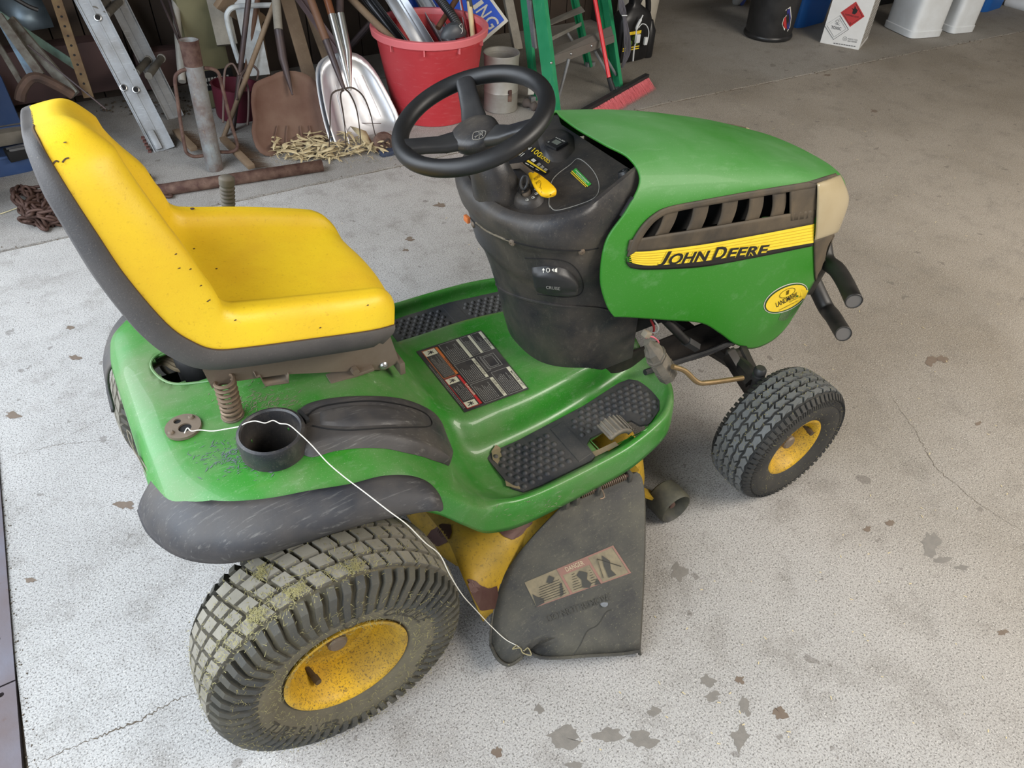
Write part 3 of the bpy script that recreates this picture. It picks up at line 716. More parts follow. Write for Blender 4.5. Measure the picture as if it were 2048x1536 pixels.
# ================================================================ WHEELS
LUGM = mat('tire_lug_dark', srgb(56, 56, 53), .7, 0, srgb(100, 94, 76), .55, 10, .2, 120, fine=srgb(150, 140, 90), famt=.4, fscale=230)
def wheel(name_x, yo, sgn, R, w, rr, rows_n, kind, parent, tmat, trmat, hubc):
    """outer face at y = yo (machine's right side: sgn -1), rolling in x-z"""
    cx, cz = name_x, R
    def P(r, s, th): return Vector((cx+r*cos(th), yo-sgn*s, cz+r*sin(th)))
    th0 = R*0
    T = w
    # tire section (s from outer face inward, r)
    if kind == 'rear': pf = [(.030, rr-.004), (.020, rr+.006), (.008, rr+.026), (.0, R*.66), (.003, R*.78), (.014, R*.875), (.034, R*.93), (.062, R*.952), (.10, R*.958)]
    else: pf = [(.026, rr-.003), (.014, rr+.006), (.004, rr+.022), (.0, R*.70), (.004, R*.82), (.012, R*.90), (.028, R*.945), (.050, R*.957), (w/2, R*.962)]
    pf = pf+[(w-s, r) for s, r in reversed(pf[:-1])]
    pfc = cr([(a, b, 0) for a, b in pf], 60)
    segs = 96; g = G(); rows = [[P(p.y, p.x, 2*pi*k/segs) for k in range(segs)] for p in pfc]; g.add(*grid(rows, True))
    wh = None
    # rim
    dep = .092 if kind == 'rear' else .060
    g = G(); prof = [(rr-.004, .028), (rr+.004, .020), (rr+.006, .014), (rr+.001, .013), (rr-.006, .018), (rr-.012, .030), (rr-.02, dep*.7), (rr-.024, dep), (rr*.62, dep+.008), (rr*.5, dep-.006), (rr*.26, dep-.008), (.022, dep-.012), (.0, dep-.012)]
    rows = [[P(r, s, 2*pi*k/64) for k in range(64)] for r, s in prof]; g.add(*grid(rows, True)); wh = g.build('rear_wheel' if kind == 'rear' else 'front_wheel', YPAINT, parent, 50)
    g = G(); rows = [[P(p.y, p.x, 2*pi*k/segs) for k in range(segs)] for p in pfc]; g.add(*grid(rows, True)); g.build('tire', tmat, wh, 60)
    # hub end
    g = G(); rows = [[P(r, s, 2*pi*k/24) for k in range(24)] for r, s in ((.020, dep), (.020, hubc), (.016, hubc-.004), (0, hubc-.004))]; g.add(*grid(rows, True)); g.build('axle_cap', STEEL, wh, 40)
    a = P(rr*.80, dep-.005, -2.35 if kind == 'rear' else .35); b = P(rr*.72, dep-.045, -2.3 if kind == 'rear' else .33)
    g = G(); tube([a, a.lerp(b, .6), a.lerp(b, .62), b], [.006, .006, .0075, .0068], 10, g=g); g.build('valve_stem', mat('valve_rubber', srgb(70, 56, 38), .6), wh)
    # tread: arc-length table on section
    arc = [0]
    for a, b in zip(pfc, pfc[1:]): arc.append(arc[-1]+(b-a).length)
    tot = arc[-1]
    def sec(q):
        q = max(0, min(tot-1e-6, q)); lo = 0
        while lo < len(arc)-2 and arc[lo+1] < q: lo += 1
        f = (q-arc[lo])/(arc[lo+1]-arc[lo]); p = pfc[lo].lerp(pfc[lo+1], f); t = (pfc[lo+1]-pfc[lo]).normalized()
        return p, Vector((t.y*-1, t.x, 0))
    def SF(th, q, h):
        p, n = sec(q)
        return P(p.y+n.y*h, p.x+n.x*h, th)
    mid = tot/2; g = G(); g2 = G()
    if kind == 'rear':
        N_ = 46; pt = 2*pi/N_; cw = .062; H = .0125
        for k in range(N_):
            for r in range(4):
                q0 = mid-cw+r*cw/2+.003; q1 = q0+cw/2-.006; o_ = (k+(r % 2)*.5)*pt; sk = pt*.34*(1 if r % 2 == 0 else 1)
                gp = pt*.17; ps = [(o_+gp/2, q0), (o_+pt-gp/2, q0), (o_+pt-gp/2+sk, q1), (o_+gp/2+sk, q1)]
                prism(ps, SF, -.003, H, g, .09)
        N2 = 58; pt = 2*pi/N2
        for k in range(N2):
            for side in (0, 1):
                qa = mid-cw-.004; pts_ = [(0, qa), (.10*pt, qa-.018), (.36*pt, qa-.034), (.42*pt, qa-.062), (.42*pt, qa-.076)]
                L_ = pts_; wd = .60*pt; o_ = k*pt+(.25*pt if side else 0)
                poly = [(o_+a, q) for a, q in L_]+[(o_+a+wd, q) for a, q in reversed(L_)]
                if side: poly = [(a, tot-q) for a, q in poly]
                n = len(L_)
                hs = [H, H, H*.75, H*.5, 0.001]
                lo = [SF(a, q, -.003) for a, q in poly]; hh = hs+hs[::-1]; hi = [SF(a+(.04*pt if i < n else -.04*pt), q, hh[i]) for i, (a, q) in enumerate(poly)]
                fs_ = [(i, 2*n-1-i, 2*n-2-i, i+1) for i in range(n-1)]; m_ = 2*n
                F_ = [tuple(i+m_ for i in f) for f in fs_]+[(i, (i+1) % m_, m_+(i+1) % m_, m_+i) for i in range(m_)]
                g2.add(lo+hi, F_)
    else:
        N_ = 32; pt = 2*pi/N_; cw = .054; H = .0075; R5 = 5
        for k in range(N_):
            for r in range(R5):
                q0 = mid-cw+r*2*cw/R5+.0018; q1 = q0+2*cw/R5-.0036; o_ = (k+(r % 2)*.5)*pt; z_ = pt*.26*(1 if r % 2 else -1); qm = (q0+q1)/2
                gp = pt*.14
                ps = [(o_+gp/2, q0), (o_+pt*.5, q0+.003), (o_+pt-gp/2, q0), (o_+pt-gp/2+z_, qm), (o_+pt-gp/2, q1), (o_+pt*.5, q1-.003), (o_+gp/2, q1), (o_+gp/2+z_, qm)]
                prism(ps, SF, -.002, H, g, .06)
        for k in range(N_*2):
            for side in (0, 1):
                qa = mid-cw-.002; o_ = k*pt/2; poly = [(o_+.06*pt, qa), (o_+.40*pt, qa), (o_+.46*pt, qa-.014), (o_+.14*pt, qa-.017)]
                if side: poly = [(a, tot-q) for a, q in poly]
                prism(poly, SF, -.002, H*.9, g2, .05)
        for k in range(N_*4):
            o_ = k*pt/4; qa = mid-cw-.021; prism([(o_, qa), (o_+.13*pt, qa), (o_+.20*pt, qa-.014), (o_+.07*pt, qa-.014)], SF, -.001, .0022, g2, .05)
    tag(g.build('tread', trmat, wh, 20), kind='stuff'); tag(g2.build('shoulder_lugs', LUGM if kind == 'rear' else RUBF, wh, 20), kind='stuff')
    # raised lettering on the side wall
    g = G()
    def arc_text(s, a0, a1, r0, r1, shear=0.):
        text_on(g, s, lambda u, v: P(r0+(r1-r0)*v, sidez(r0+(r1-r0)*v)-.0012, a0+(a1-a0)*u), shear, .01)
    def sidez(r):
        best = min(pfc[:30], key=lambda p: abs(p.y-r)); return best.x
    if kind == 'rear':
        arc_text('CARLISLE', 1.05, .30, R*.60, R*.69, .2); arc_text('TURF SAVER', 3.35, 4.45, R*.70, R*.61, 0)
        arc_text('20x8.00-8', 5.6, 6.0, R*.70, R*.64, 0); lathe
        for a_ in (1.45,):
            p0 = P(R*.655, sidez(R*.655)-.001, a_); tube([p0+Vector((cos(t)*.013, 0, sin(t)*.013)) for t in [2*pi*q/24 for q in range(24)]], .0011, 4, closed=True, g=g)
    tag(g.build('sidewall_lettering', mat('rubber_letter', srgb(56, 53, 44), .8), wh, 0), kind='stuff')
    return wh, P
rwh, RP = wheel(0, -.5045, -1, .2541, .20, .1176, 4, 'rear', mow, RUB, TREAD, .068)
wheel(0, .5045, 1, .2541, .20, .1176, 4, 'rear', mow, RUB, TREAD, .068)
fwh, FP = wheel(1.25, -.4977, -1, .1864, .15, .0865, 5, 'front', mow, RUBF, TREAD2, .034)
wheel(1.25, .4977, 1, .1864, .15, .0865, 5, 'front', mow, RUBF, TREAD2, .034)
# grass clippings stuck on the tires
def clippings(name, par, n, fn, seed, ln=(.004, .012), m=None):
    rr = random.Random(seed); g = G()
    for i in range(n):
        p, nr = fn(rr)
        if p is None: continue
        d = Vector((rr.uniform(-1, 1), rr.uniform(-1, 1), rr.uniform(-1, 1))); d = (d-nr*d.dot(nr)*.8).normalized()*rr.uniform(*ln); s = d.cross(nr).normalized()*.0007
        q = p+nr*.0012; g.add([q-d/2-s, q-d/2+s, q+d/2+nr*.0015], [(0, 1, 2)])
    return tag(g.build(name, m or GRS, par, 0), kind='stuff')
GRS = mat('dry_grass', srgb(146, 138, 92), .85, 0, srgb(98, 94, 56), .7, 60)
def tfn(Pf, R, w, side):
    def f(rr):
        th = rr.uniform(0, 2*pi)
        if rr.random() < side: r = R*rr.uniform(.5, .9); return Pf(r, -.001 if r > R*.6 else .004, th), Vector((0, -1, 0))
        s = rr.uniform(.03, w-.03)+rr.gauss(0, .01); return Pf(R+.001, s, th), Vector((cos(th), 0, sin(th)))
    return f
clippings('grass_clippings', rwh, 2600, tfn(RP, .2541*1.0, .20, .5), 1)
def tfn2(rr):
    th = pi/2+rr.gauss(.35, .5); s = .05+rr.gauss(0, .018); return RP(.2555, s, th), Vector((cos(th), 0, sin(th)))
clippings('grass_clippings', rwh, 700, tfn2, 2); [clippings('grass_clump', rwh, 150, (lambda rr, t0=t0, s0=s0: (lambda th, s: (RP(.2555, s, th), Vector((cos(th), 0, sin(th)))))(t0+rr.gauss(0, .035), s0+rr.gauss(0, .007))), 40+i) for i, (t0, s0) in enumerate(((1.75, .05), (2.05, .055), (1.35, .045), (1.9, .12)))]
clippings('grass_clippings', fwh, 700, tfn(FP, .1864, .15, .25), 3, (.003, .007))

# ================================================================ DASH CONSOLE
def ring(z, xr, w, xf=.93, n=41, e=2.6, slope=0., zx=.55):
    """U-shaped ring from right front round the rear to left front"""
    out = []
    for i in range(n):
        t = -pi/2+pi*i/(n-1)   # -90..90
        if True:
            cs = cos(t); sn = sin(t)
            x = -(abs(cs)**(2/e)); y = math.copysign(abs(sn)**(2/e), sn)
        X = xr+(1+x)*min(.17, xf-xr); out.append(Vector((X, y*w, z)))
    a = Vector((xf, -w, z)); b = Vector((xf, w, z))
    out = [a, a.lerp(out[0], .5)]+out+[b.lerp(out[-1], .5), b]
    for p in out: p.z += slope*max(0, p.x-zx)
    return out
RG = [ring(.385, .688, .150, .93), ring(.40, .683, .150, .93), ring(.48, .662, .151, .925), ring(.56, .644, .155, .92), ring(.63, .625, .16, .91), ring(.675, .610, .165, .90),
      ring(.70, .600, .170, .88), ring(.712, .590, .176, .86), ring(.73, .586, .179, .85), ring(.765, .578, .184, .85), ring(.785, .573, .188, .85), ring(.800, .566, .192, .85), ring(.806, .560, .195, .85), ring(.825, .554, .198, .85, slope=.08),
      ring(.842, .550, .199, .85, slope=.15), ring(.854, .553, .197, .85, slope=.2), ring(.862, .560, .192, .85, slope=.22), ring(.864, .572, .184, .85, slope=.22), ring(.850, .585, .172, .85, slope=.22), ring(.846, .595, .163, .85, slope=.22), ring(.846, .64, .10, .85, slope=.22), ring(.846, .70, .0, .85, slope=.22)]
for k, r in enumerate(RG):
    f = max(0, min(1, (k-10)/5))
    for p in r:
        q = max(0, (p.x-.70)/.15); p.y *= 1-.22*f*min(1, q)
cons = mesh('dash_console', *grid(RG), BLACKP, mow, 50)
cb = bvh_of(cons)
def con(u, v, off=.0): 
    p = on(cb, u, v, off); return p if p is not None else at(u, v, z=.9)
def pline(bvh, pts, r, name, m, par, n=40, off=.0005):
    g = G(); q = [on(bvh, p.x, p.y, off) for p in cr([(a, b, 0) for a, b in pts], n)]; q = [p for p in q if p is not None]
    if len(q) > 2: tube(q, r, 5, g=g); return g.build(name, m, par)
SEAMM = mat('seam_dust', srgb(128, 118, 100), .8, 0, srgb(60, 56, 50), .8, 80)
pline(cb, [(938, 432), (958, 452), (1000, 474), (1060, 492), (1120, 500), (1168, 500), (1196, 496)], .0016, 'console_seam', DARK, cons, 60)
pline(cb, [(952, 445), (975, 462), (1010, 478), (1022, 482)], .0022, 'seam_dirt', SEAMM, cons, 30)
pline(cb, [(1100, 415), (1098, 402), (1105, 360), (1140, 330), (1158, 318), (1185, 340), (1198, 370), (1190, 395), (1150, 412), (1112, 421), (1100, 412)], .0009, 'inlay_line', GRYP, cons, 80)
for u, v in ((1025, 485), (1163, 503), (947, 449)):
    p = con(u, v); q = con(u, v, .01); n = (q-p).normalized(); R = n.to_track_quat('Z', 'Y').to_matrix()
    g = G(); lathe([(0, .003), (.0025, .003), (.003, .005), (.0065, .004), (.0075, 0)], p, seg=16, g=g, mtx=R); g.build('console_screw', STEEL, cons)
# corner grommet
p = con(1249, 349); g = G(); nq = (con(1249, 349, .01)-p).normalized(); R = nq.to_track_quat('Z', 'Y').to_matrix()
lathe([(0, .004), (.004, .004), (.005, .009), (.0105, .009), (.0125, .006), (.0135, .003), (.018, .001), (.022, -.001)], p, seg=24, g=g, mtx=R); g.build('console_plug', BLACKF, cons)
# hour meter pod
g = G(); g.add(*grid(strip(cb, [(1075, 278), (1090, 262), (1122, 258), (1148, 272)], [(1085, 312), (1105, 324), (1128, 322), (1150, 300)], 22, 14, lambda u, v: .010*min(1, min(u, 1-u)*5)*min(1, min(v, 1-v)*5)))); pod = g.build('meter_pod', BLACKP, cons, 60)
pb_ = bvh_of(pod)
fq = quad_fn((1092, 292), (1113, 303), (1136, 290), (1113, 279), pb_, .002)
g = G(); cs = [fq(0, 0), fq(1, 0), fq(1, 1), fq(0, 1)]; nn = (cs[1]-cs[0]).cross(cs[3]-cs[0]).normalized(); nn = nn if nn.z > 0 else -nn
g.add([c for c in cs]+[c+nn*.006 for c in cs], [(0, 1, 5, 4), (1, 2, 6, 5), (2, 3, 7, 6), (3, 0, 4, 7), (4, 5, 6, 7)]); mt = g.build('hour_meter', BLACKF, cons, 0)
cs = [c+nn*.0065 for c in cs]; fm = quad_fn(*cs); g = G(); rect(g, fm, .25, .28, .78, .72); g.build('meter_display', mat('lcd_grey', srgb(104, 108, 100), .15), mt, 0)
g = G(); text_on(g, 'HOURS', lambda u, v: fm(.12+.76*u, .80+.12*v)+nn*.0004); text_on(g, 'OIL', lambda u, v: fm(.06+.12*u, .1+.14*v)+nn*.0004); g.build('meter_lettering', WHITEP, mt, 0)
# printing on the panel
g = G(); text_on(g, '100', quad_fn((1062, 304), (1079, 317), (1085, 307), (1068, 295), cb, .0012), .25, .006); text_on(g, 'SERIES', quad_fn((1078, 315), (1098, 329), (1103, 320), (1083, 306), cb, .0012), .25, .004); g.build('series_lettering', YELP, cons, 0)
g = G(); text_on(g, 'N', quad_fn((1052, 296), (1058, 301), (1064, 296), (1058, 291), cb, .0012), 0, .02)
text_on(g, 'III', quad_fn((1034, 309), (1042, 314), (1050, 308), (1042, 303), cb, .0012)); g.build('panel_marks', WHITEP, cons, 0)
g = G(); g.add(*grid([[quad_fn((1043, 327), (1090, 352), (1100, 343), (1065, 313), cb, .0012)(i/6, j/3) for i in range(7)] for j in range(4)])); lb = g.build('operation_label', BLKP, cons, 0)
fq = quad_fn((1043, 327), (1090, 352), (1100, 343), (1065, 313), cb, .002)
g = G(); rect(g, fq, .06, .34, .95, .52); g.build('label_stripe', YELP, lb, 0)
g = G()
for k in range(4):
    for a in (.42, .60, .78): rect(g, fq, a, .60+k*.09, a+.13, .64+k*.09)
for a in (.1, .3, .55): rect(g, fq, a, .12, a+.16, .2)
rect(g, fq, .12, .62, .28, .9); g.build('label_print', WHITEP, lb, 0)
fq = quad_fn((1143, 344), (1175, 375), (1183, 369), (1152, 337), cb, .0014); g = G(); g.add(*grid([[fq(i/6, j/3) for i in range(7)] for j in range(4)])); lg = g.build('service_label', GRNP, cons, 0)
fz = quad_fn((1143, 344), (1175, 375), (1183, 369), (1152, 337), cb, .0022); g = G(); rect(g, fz, 0, .0, 1, .14); rect(g, fz, .05, -.28, .95, -.2)
for k in range(16): rect(g, fz, .03+k*.06, -.35, .06+k*.06, -.15)
g.build('label_stripe', YELP, lg, 0); g = G(); [rect(g, fz, .08+k*.07, .6, .13+k*.07, .74) for k in range(12)]; [rect(g, fz, .2+k*.07, .32, .25+k*.07, .42) for k in range(9)]; g.build('label_print', WHITEP, lg, 0)
# key switch boss, key and symbols
p = con(1057, 402); n = Vector((-.30, -.05, .95)).normalized(); R = n.to_track_quat('Z', 'Y').to_matrix()
g = G(); lathe([(.0, .019), (.012, .019), (.012, .021), (.016, .021), (.024, .017), (.027, .012), (.030, .004), (.033, -.004)], p, seg=36, g=g, mtx=R); bs = g.build('key_switch_boss', BLACKP, cons, 50)
g = G(); lathe([(0, .027), (.0085, .027), (.0095, .025), (.0095, .018)], p, seg=24, g=g, mtx=R); g.build('key_barrel', STEEL, bs)
g = G(); tube([p+R @ Vector((cos(t)*.0105-.006, sin(t)*.0135, .030+.002*sin(t))) for t in [2*pi*k/28 for k in range(28)]], .0011, 6, closed=True, g=g); g.build('key_ring', DARK, bs)
g = G(); kc = p+R @ Vector((-.004, .003, .044)); kx = Vector((.3, .25, .9)).normalized(); ky = Vector((.8, -.5, -.1)).normalized()
tube([kc+kx*.013*cos(t)+ky*.0065*sin(t) for t in [2*pi*k/24 for k in range(24)]], .0032, 8, closed=True, g=g); beam(kc-kx*.010, p+R @ Vector((0, 0, .024)), .003, .007, g); g.build('ignition_key', BLACKF, bs)
g = G()
for k, a in enumerate((1.25, .55, -.05, -.7)):
    c_ = p+R @ Vector((.0205*cos(a), .0205*sin(a), .0205)); tube([c_+R @ Vector((.0028*cos(t), .0028*sin(t), 0)) for t in [2*pi*q/14 for q in range(14)]], .0005, 4, closed=True, g=g)
    beam(c_, c_+R @ Vector((.0045, .0015, .0)), .0006, .0006, g)
g.build('switch_symbols', WHITEP, bs, 0)
# blade-drive lever with yellow knob
a = con(1022, 326, .012); b = at(1068, 352, z=a.z+.02); g = G(); beam(a+Vector((0, 0, -.02)), a.lerp(b, .5)+Vector((0, 0, .003)), .008, .012, g, .002); beam(a.lerp(b, .45)+Vector((0, 0, .002)), b, .007, .012, g, .002); lv = g.build('blade_lever', STEEL, cons)
e = at(1096, 384, z=b.z-.004); d = (e-b); dn = d.normalized(); sd = dn.cross(Vector((0, 0, 1))).normalized(); rows = []
for t, w, h in ((-.16, .001, .001), (-.15, .008, .004), (0, .0105, .006), (.25, .014, .0075), (.55, .0175, .0085), (.85, .019, .009), (1.02, .0185, .0085), (1.13, .014, .007), (1.17, .002, .001)):
    c_ = b+d*t; rows.append([c_+sd*w*math.copysign(abs(cos(q))**.7, cos(q))+Vector((-.15, .1, 1))*h*math.copysign(abs(sin(q))**.7, sin(q)) for q in [2*pi*k/20 for k in range(20)]])
kn = G().add(*grid(rows, True)).build('knob', mat('knob_yellow', srgb(244, 192, 20), .35, 0, srgb(200, 150, 20), .4, 40), lv, 60)
kb = bvh_of(kn); g = G(); text_on(g, 'MOWER', quad_fn((1070, 362), (1082, 353), (1079, 348), (1067, 357), kb, .0006)); text_on(g, 'PTO', quad_fn((1074, 370), (1082, 364), (1079, 360), (1071, 366), kb, .0006))
for q in (((1086, 372), (1088, 354)), ((1080, 376), (1082, 366)), ((1084, 385), (1082, 376))):
    pts = [on(kb, *w_, .0006) for w_ in q]
    if None not in pts: tube(pts, .0005, 4, g=g)
g.build('knob_print', mat('print_brown', srgb(84, 60, 20), .5), lv, 0)
# cruise handle in its recess and the small tab at the hood joint
g = G(); g.add(*grid(strip(cb, [(1062, 535), (1100, 532), (1135, 540), (1157, 562)], [(1070, 572), (1095, 584), (1130, 587), (1155, 580)], 24, 14, lambda u, v: .020*min(1, min(u, 1-u)*7)**.6*min(1, min(v, 1-v)*6)**.6-.001))); crz = g.build('cruise_handle', BLACKF, cons, 60)
zb = bvh_of(crz); g = G(); text_on(g, 'CRUISE', quad_fn((1092, 577), (1120, 580), (1120, 574), (1092, 571), zb, .0008), 0, .01); g.build('cruise_lettering', GRYP, crz, 0)
g = G()
cq = lambda u, v: on(zb, u, v, .0009)
for poly in (((1084, 541), (1087, 536), (1090, 541)), ((1086.4, 541), (1087.6, 541), (1087.6, 546), (1086.4, 546)), ((1103, 540), (1107, 537), (1107, 544)), ((1109, 539), (1114, 536), (1114, 545), (1109, 544))): g.add([cq(*p) for p in poly], [tuple(range(len(poly)))])
tube([cq(1096+3.4*cos(t), 540.5+4*sin(t)) for t in [2*pi*k/12 for k in range(12)]], .0007, 4, closed=True, g=g)
g.build('cruise_symbols', WHITEP, crz, 0)
pline(cb, [(1050, 516), (1120, 520), (1150, 535), (1166, 565), (1160, 588), (1130, 594), (1075, 588)], .0011, 'recess_edge', DARK, cons, 60)
pline(cb, [(985, 560), (1010, 583), (1060, 600), (1120, 610), (1190, 615), (1224, 622)], .0035, 'lower_ridge', BLACKP, cons, 60, 0)
g = G(); box(at(934, 438, y=.02)+Vector((.0, 0, 0)), (.008, .018, .014), g, bev=.002); g.build('side_reflector', ORP, cons)
# ================================================================ STEERING WHEEL
SC = Vector((.5464, 0, 1.0299)); tt = .3395; ux = Vector((cos(tt), 0, sin(tt))); nx = Vector((-sin(tt), 0, cos(tt))); vy = Vector((0, 1, 0))
WHB = mat('wheel_black_soft', srgb(20, 21, 23), .40, 0, srgb(38, 37, 36), .3, 10, .1, 900)
def splane(u, v, h=0.):
    d = ray(u, v); t = (SC+nx*h-CP).dot(nx)/d.dot(nx); return CP+d*t
g = G(); tube([SC+ux*.1455*cos(t)+vy*.1455*sin(t) for t in [2*pi*k/96 for k in range(96)]], .0168, 18, closed=True, g=g); sw = g.build('steering_wheel', WHB, mow, 60)
HC = splane(968, 287, -.03)
HC = SC
for u, v, w in ((930, 160, 1.), (806, 300, 1.), (1082, 262, 1.)):
    e = splane(u, v); e = SC+(e-SC).normalized()*.143; d = (e-SC).normalized(); sdv = nx.cross(d); rows = []
    for t, wd, h, th in ((.0, .030, -.034, .012), (.25, .027, -.032, .012), (.5, .022, -.024, .012), (.75, .0195, -.009, .012), (.92, .0195, .0, .0125), (1., .021, .003, .011), (1.06, .014, .003, .006)):
        c_ = SC+(e-SC)*t+nx*h; rows.append([c_+sdv*wd*math.copysign(abs(cos(q))**.6, cos(q))+nx*th*math.copysign(abs(sin(q))**.6, sin(q)) for q in [2*pi*k/20 for k in range(20)]])
    G().add(*grid(rows, True, capb=True)).build('spoke', BLACKF, sw, 60)
R = Matrix((ux, vy, nx)).transposed()
rows = []
for r, h in ((.0, -.014), (.022, -.0145), (.036, -.017), (.045, -.022), (.048, -.032), (.042, -.048), (.030, -.060)):
    rows.append([SC+nx*h+R @ Vector((r*cos(t)*(1.15 if cos(t) < 0 else .95), r*sin(t), 0)) for t in [2*pi*k/32 for k in range(32)]])
hub = G().add(*grid(rows, True)).build('hub', BLACKP, sw, 60)
g = G(); hb = bvh_of(hub); ec = (958, 271)
def em(x, y): # emblem coordinates to pixels
    return (ec[0]+x*12-y*2, ec[1]+y*8-x*2)
for loop in ([(-1, -.8), (-.3, -1), (.6, -.95), (1.05, -.6), (1, .5), (.5, .95), (-.4, 1), (-.95, .6)], ):
    q = [on(hb, *em(x, y), .0008) for x, y in loop]
    if None not in q: tube(cr(q, 40, True), .0009, 5, closed=True, g=g)
for ln_ in ([(-.7, .2), (-.3, .1), (.1, -.1), (.5, 0), (.75, .4)], [(-.3, .1), (-.55, .6)], [(.3, -.1), (.1, .6), (.3, .75)], [(.5, -.1), (.55, -.6), (.3, -.75)], [(.4, -.3), (-.2, -.65)]):
    q = [on(hb, *em(x, y), .0008) for x, y in ln_]
    if None not in q: tube(cr(q, 12), .0008, 5, g=g)
g.build('hub_emblem', mat('emblem_worn', srgb(120, 116, 108), .6), hub)
cbase = SC-nx*.16
g = G(); tube([SC-nx*.052, SC-nx*.065, SC-nx*.085, SC-nx*.09, SC-nx*.13, SC-nx*.165, SC-nx*.185], [.022, .030, .032, .038, .043, .050, .056], 24, g=g); g.build('steering_column', BLACKP, mow, 50)

# ================================================================ HOOD
HS = [
 # top centre ... shoulder ... bottom, nine points each
 [(.800,0,.962),(.812,.08,.957),(.835,.135,.945),(.840,.172,.912),(.795,.197,.868),(.745,.204,.812),(.742,.206,.72),(.772,.204,.64),(.800,.201,.598)],
 [(.87,0,.957),(.87,.08,.952),(.88,.135,.938),(.88,.174,.905),(.86,.197,.862),(.83,.205,.81),(.83,.207,.715),(.84,.205,.63),(.85,.201,.578)],
 [(.98,0,.940),(.98,.08,.935),(.98,.135,.920),(.98,.176,.888),(.98,.199,.846),(.98,.206,.795),(.98,.208,.69),(.98,.206,.58),(.98,.202,.522)],
 [(1.10,0,.912),(1.10,.08,.907),(1.10,.136,.893),(1.10,.177,.866),(1.10,.200,.828),(1.10,.206,.775),(1.10,.208,.66),(1.10,.206,.53),(1.10,.202,.468)],
 [(1.18,0,.889),(1.18,.08,.884),(1.18,.137,.872),(1.18,.178,.849),(1.18,.200,.815),(1.18,.206,.76),(1.18,.208,.63),(1.18,.206,.48),(1.18,.202,.405)],
 [(1.26,0,.864),(1.26,.08,.860),(1.26,.138,.850),(1.26,.178,.832),(1.26,.200,.800),(1.26,.206,.745),(1.26,.208,.60),(1.26,.206,.42),(1.26,.202,.335)],
 [(1.34,0,.837),(1.34,.08,.833),(1.34,.138,.826),(1.34,.178,.812),(1.34,.199,.785),(1.34,.204,.73),(1.34,.206,.58),(1.34,.205,.38),(1.34,.200,.285)],
 [(1.42,0,.808),(1.42,.08,.805),(1.42,.136,.799),(1.42,.174,.788),(1.42,.192,.765),(1.42,.197,.71),(1.42,.200,.56),(1.42,.198,.37),(1.42,.193,.268)],
 [(1.49,0,.783),(1.49,.08,.780),(1.49,.130,.775),(1.495,.164,.764),(1.50,.180,.742),(1.505,.186,.69),(1.505,.190,.55),(1.50,.188,.39),(1.48,.184,.275)],
 [(1.55,0,.762),(1.55,.075,.759),(1.55,.118,.754),(1.555,.146,.742),(1.565,.160,.72),(1.575,.168,.67),(1.575,.172,.54),(1.565,.172,.40),(1.53,.170,.295)],
 [(1.59,0,.742),(1.59,.065,.740),(1.59,.10,.735),(1.60,.122,.72),(1.612,.135,.695),(1.622,.142,.65),(1.620,.148,.53),(1.605,.15,.41),(1.565,.15,.32)],
 [(1.61,0,.722),(1.61,.05,.720),(1.612,.075,.715),(1.622,.09,.70),(1.635,.10,.675),(1.645,.105,.63),(1.642,.11,.52),(1.63,.115,.42),(1.60,.12,.345)],
 [(1.62,0,.695),(1.62,.03,.694),(1.624,.045,.69),(1.634,.052,.68),(1.646,.058,.66),(1.655,.06,.62),(1.652,.062,.52),(1.642,.068,.43),(1.62,.072,.365)],
 [(1.625,0,.67),(1.626,.002,.668),(1.63,.003,.665),(1.638,.003,.66),(1.648,.003,.645),(1.658,.003,.61),(1.655,.003,.52),(1.647,.003,.435),(1.63,.003,.375)],
]
cols = [cr([Vector((x, -y, z)) for x, y, z in reversed(h)]+[Vector(p) for p in h[1:]], 112) for h in HS]
rows = [cr(r, 150) for r in zip(*cols)]; hv, hf = grid(rows)
hb = BVHTree.FromPolygons(hv, hf)
VENT = [(1277, 484), (1288, 458), (1308, 436), (1335, 421), (1400, 408), (1500, 391), (1585, 376), (1585, 431), (1500, 447), (1400, 464), (1330, 476)]
def cutm(vs, fs, poly):
    out = []
    for f in fs:
        c = sum((vs[i] for i in f), Vector())/len(f)
        if abs(c.y) > .12 and inpoly(px(Vector((c.x, -abs(c.y), c.z))), poly): continue
        out.append(f)
    return out
hood = solid(mesh('hood', hv, cutm(hv, hf, VENT), GREENH, mow, 50), .005)
def both(rows, name, m, par, sm=50, thick=0):
    o = G().add(*grid(rows)).build(name, m, par, sm); o2 = G().add(*grid([[Vector((p.x, -p.y, p.z)) for p in r] for r in rows])).build(name, m, par, sm)
    if thick: solid(o, thick, 0); solid(o2, thick, 0)
    return o, o2
GR = mat('grille_black_dusty', srgb(44, 41, 37), .6, 0, srgb(104, 90, 70), .75, 9, .15, 140, dmin=.45)
BT = [(1256, 500), (1300, 499), (1400, 487), (1500, 470), (1626, 446)]
BB = [(1262, 524), (1300, 529), (1400, 521), (1500, 505), (1624, 484)]
both(strip(hb, [(1252, 512), (1262, 482), (1282, 450), (1305, 428), (1335, 413), (1400, 400), (1500, 382), (1632, 361)], [(1270, 500), (1277, 482), (1292, 458), (1311, 438), (1338, 425), (1400, 412), (1500, 395), (1632, 374)], 60, 4, .0035), 'grille_frame', GR, hood, 50, .004)
both(strip(hb, [(1258, 479), (1330, 467), (1400, 456), (1500, 439), (1632, 417)], [(a-3, b+1) for a, b in BT], 50, 6, .003), 'grille_panel', GR, hood, 50, .004)
both(strip(hb, [(1578, 374), (1600, 371), (1634, 365)], [(1578, 440), (1600, 437), (1634, 431)], 10, 8, .003), 'grille_end_panel', GR, hood, 50, .004)
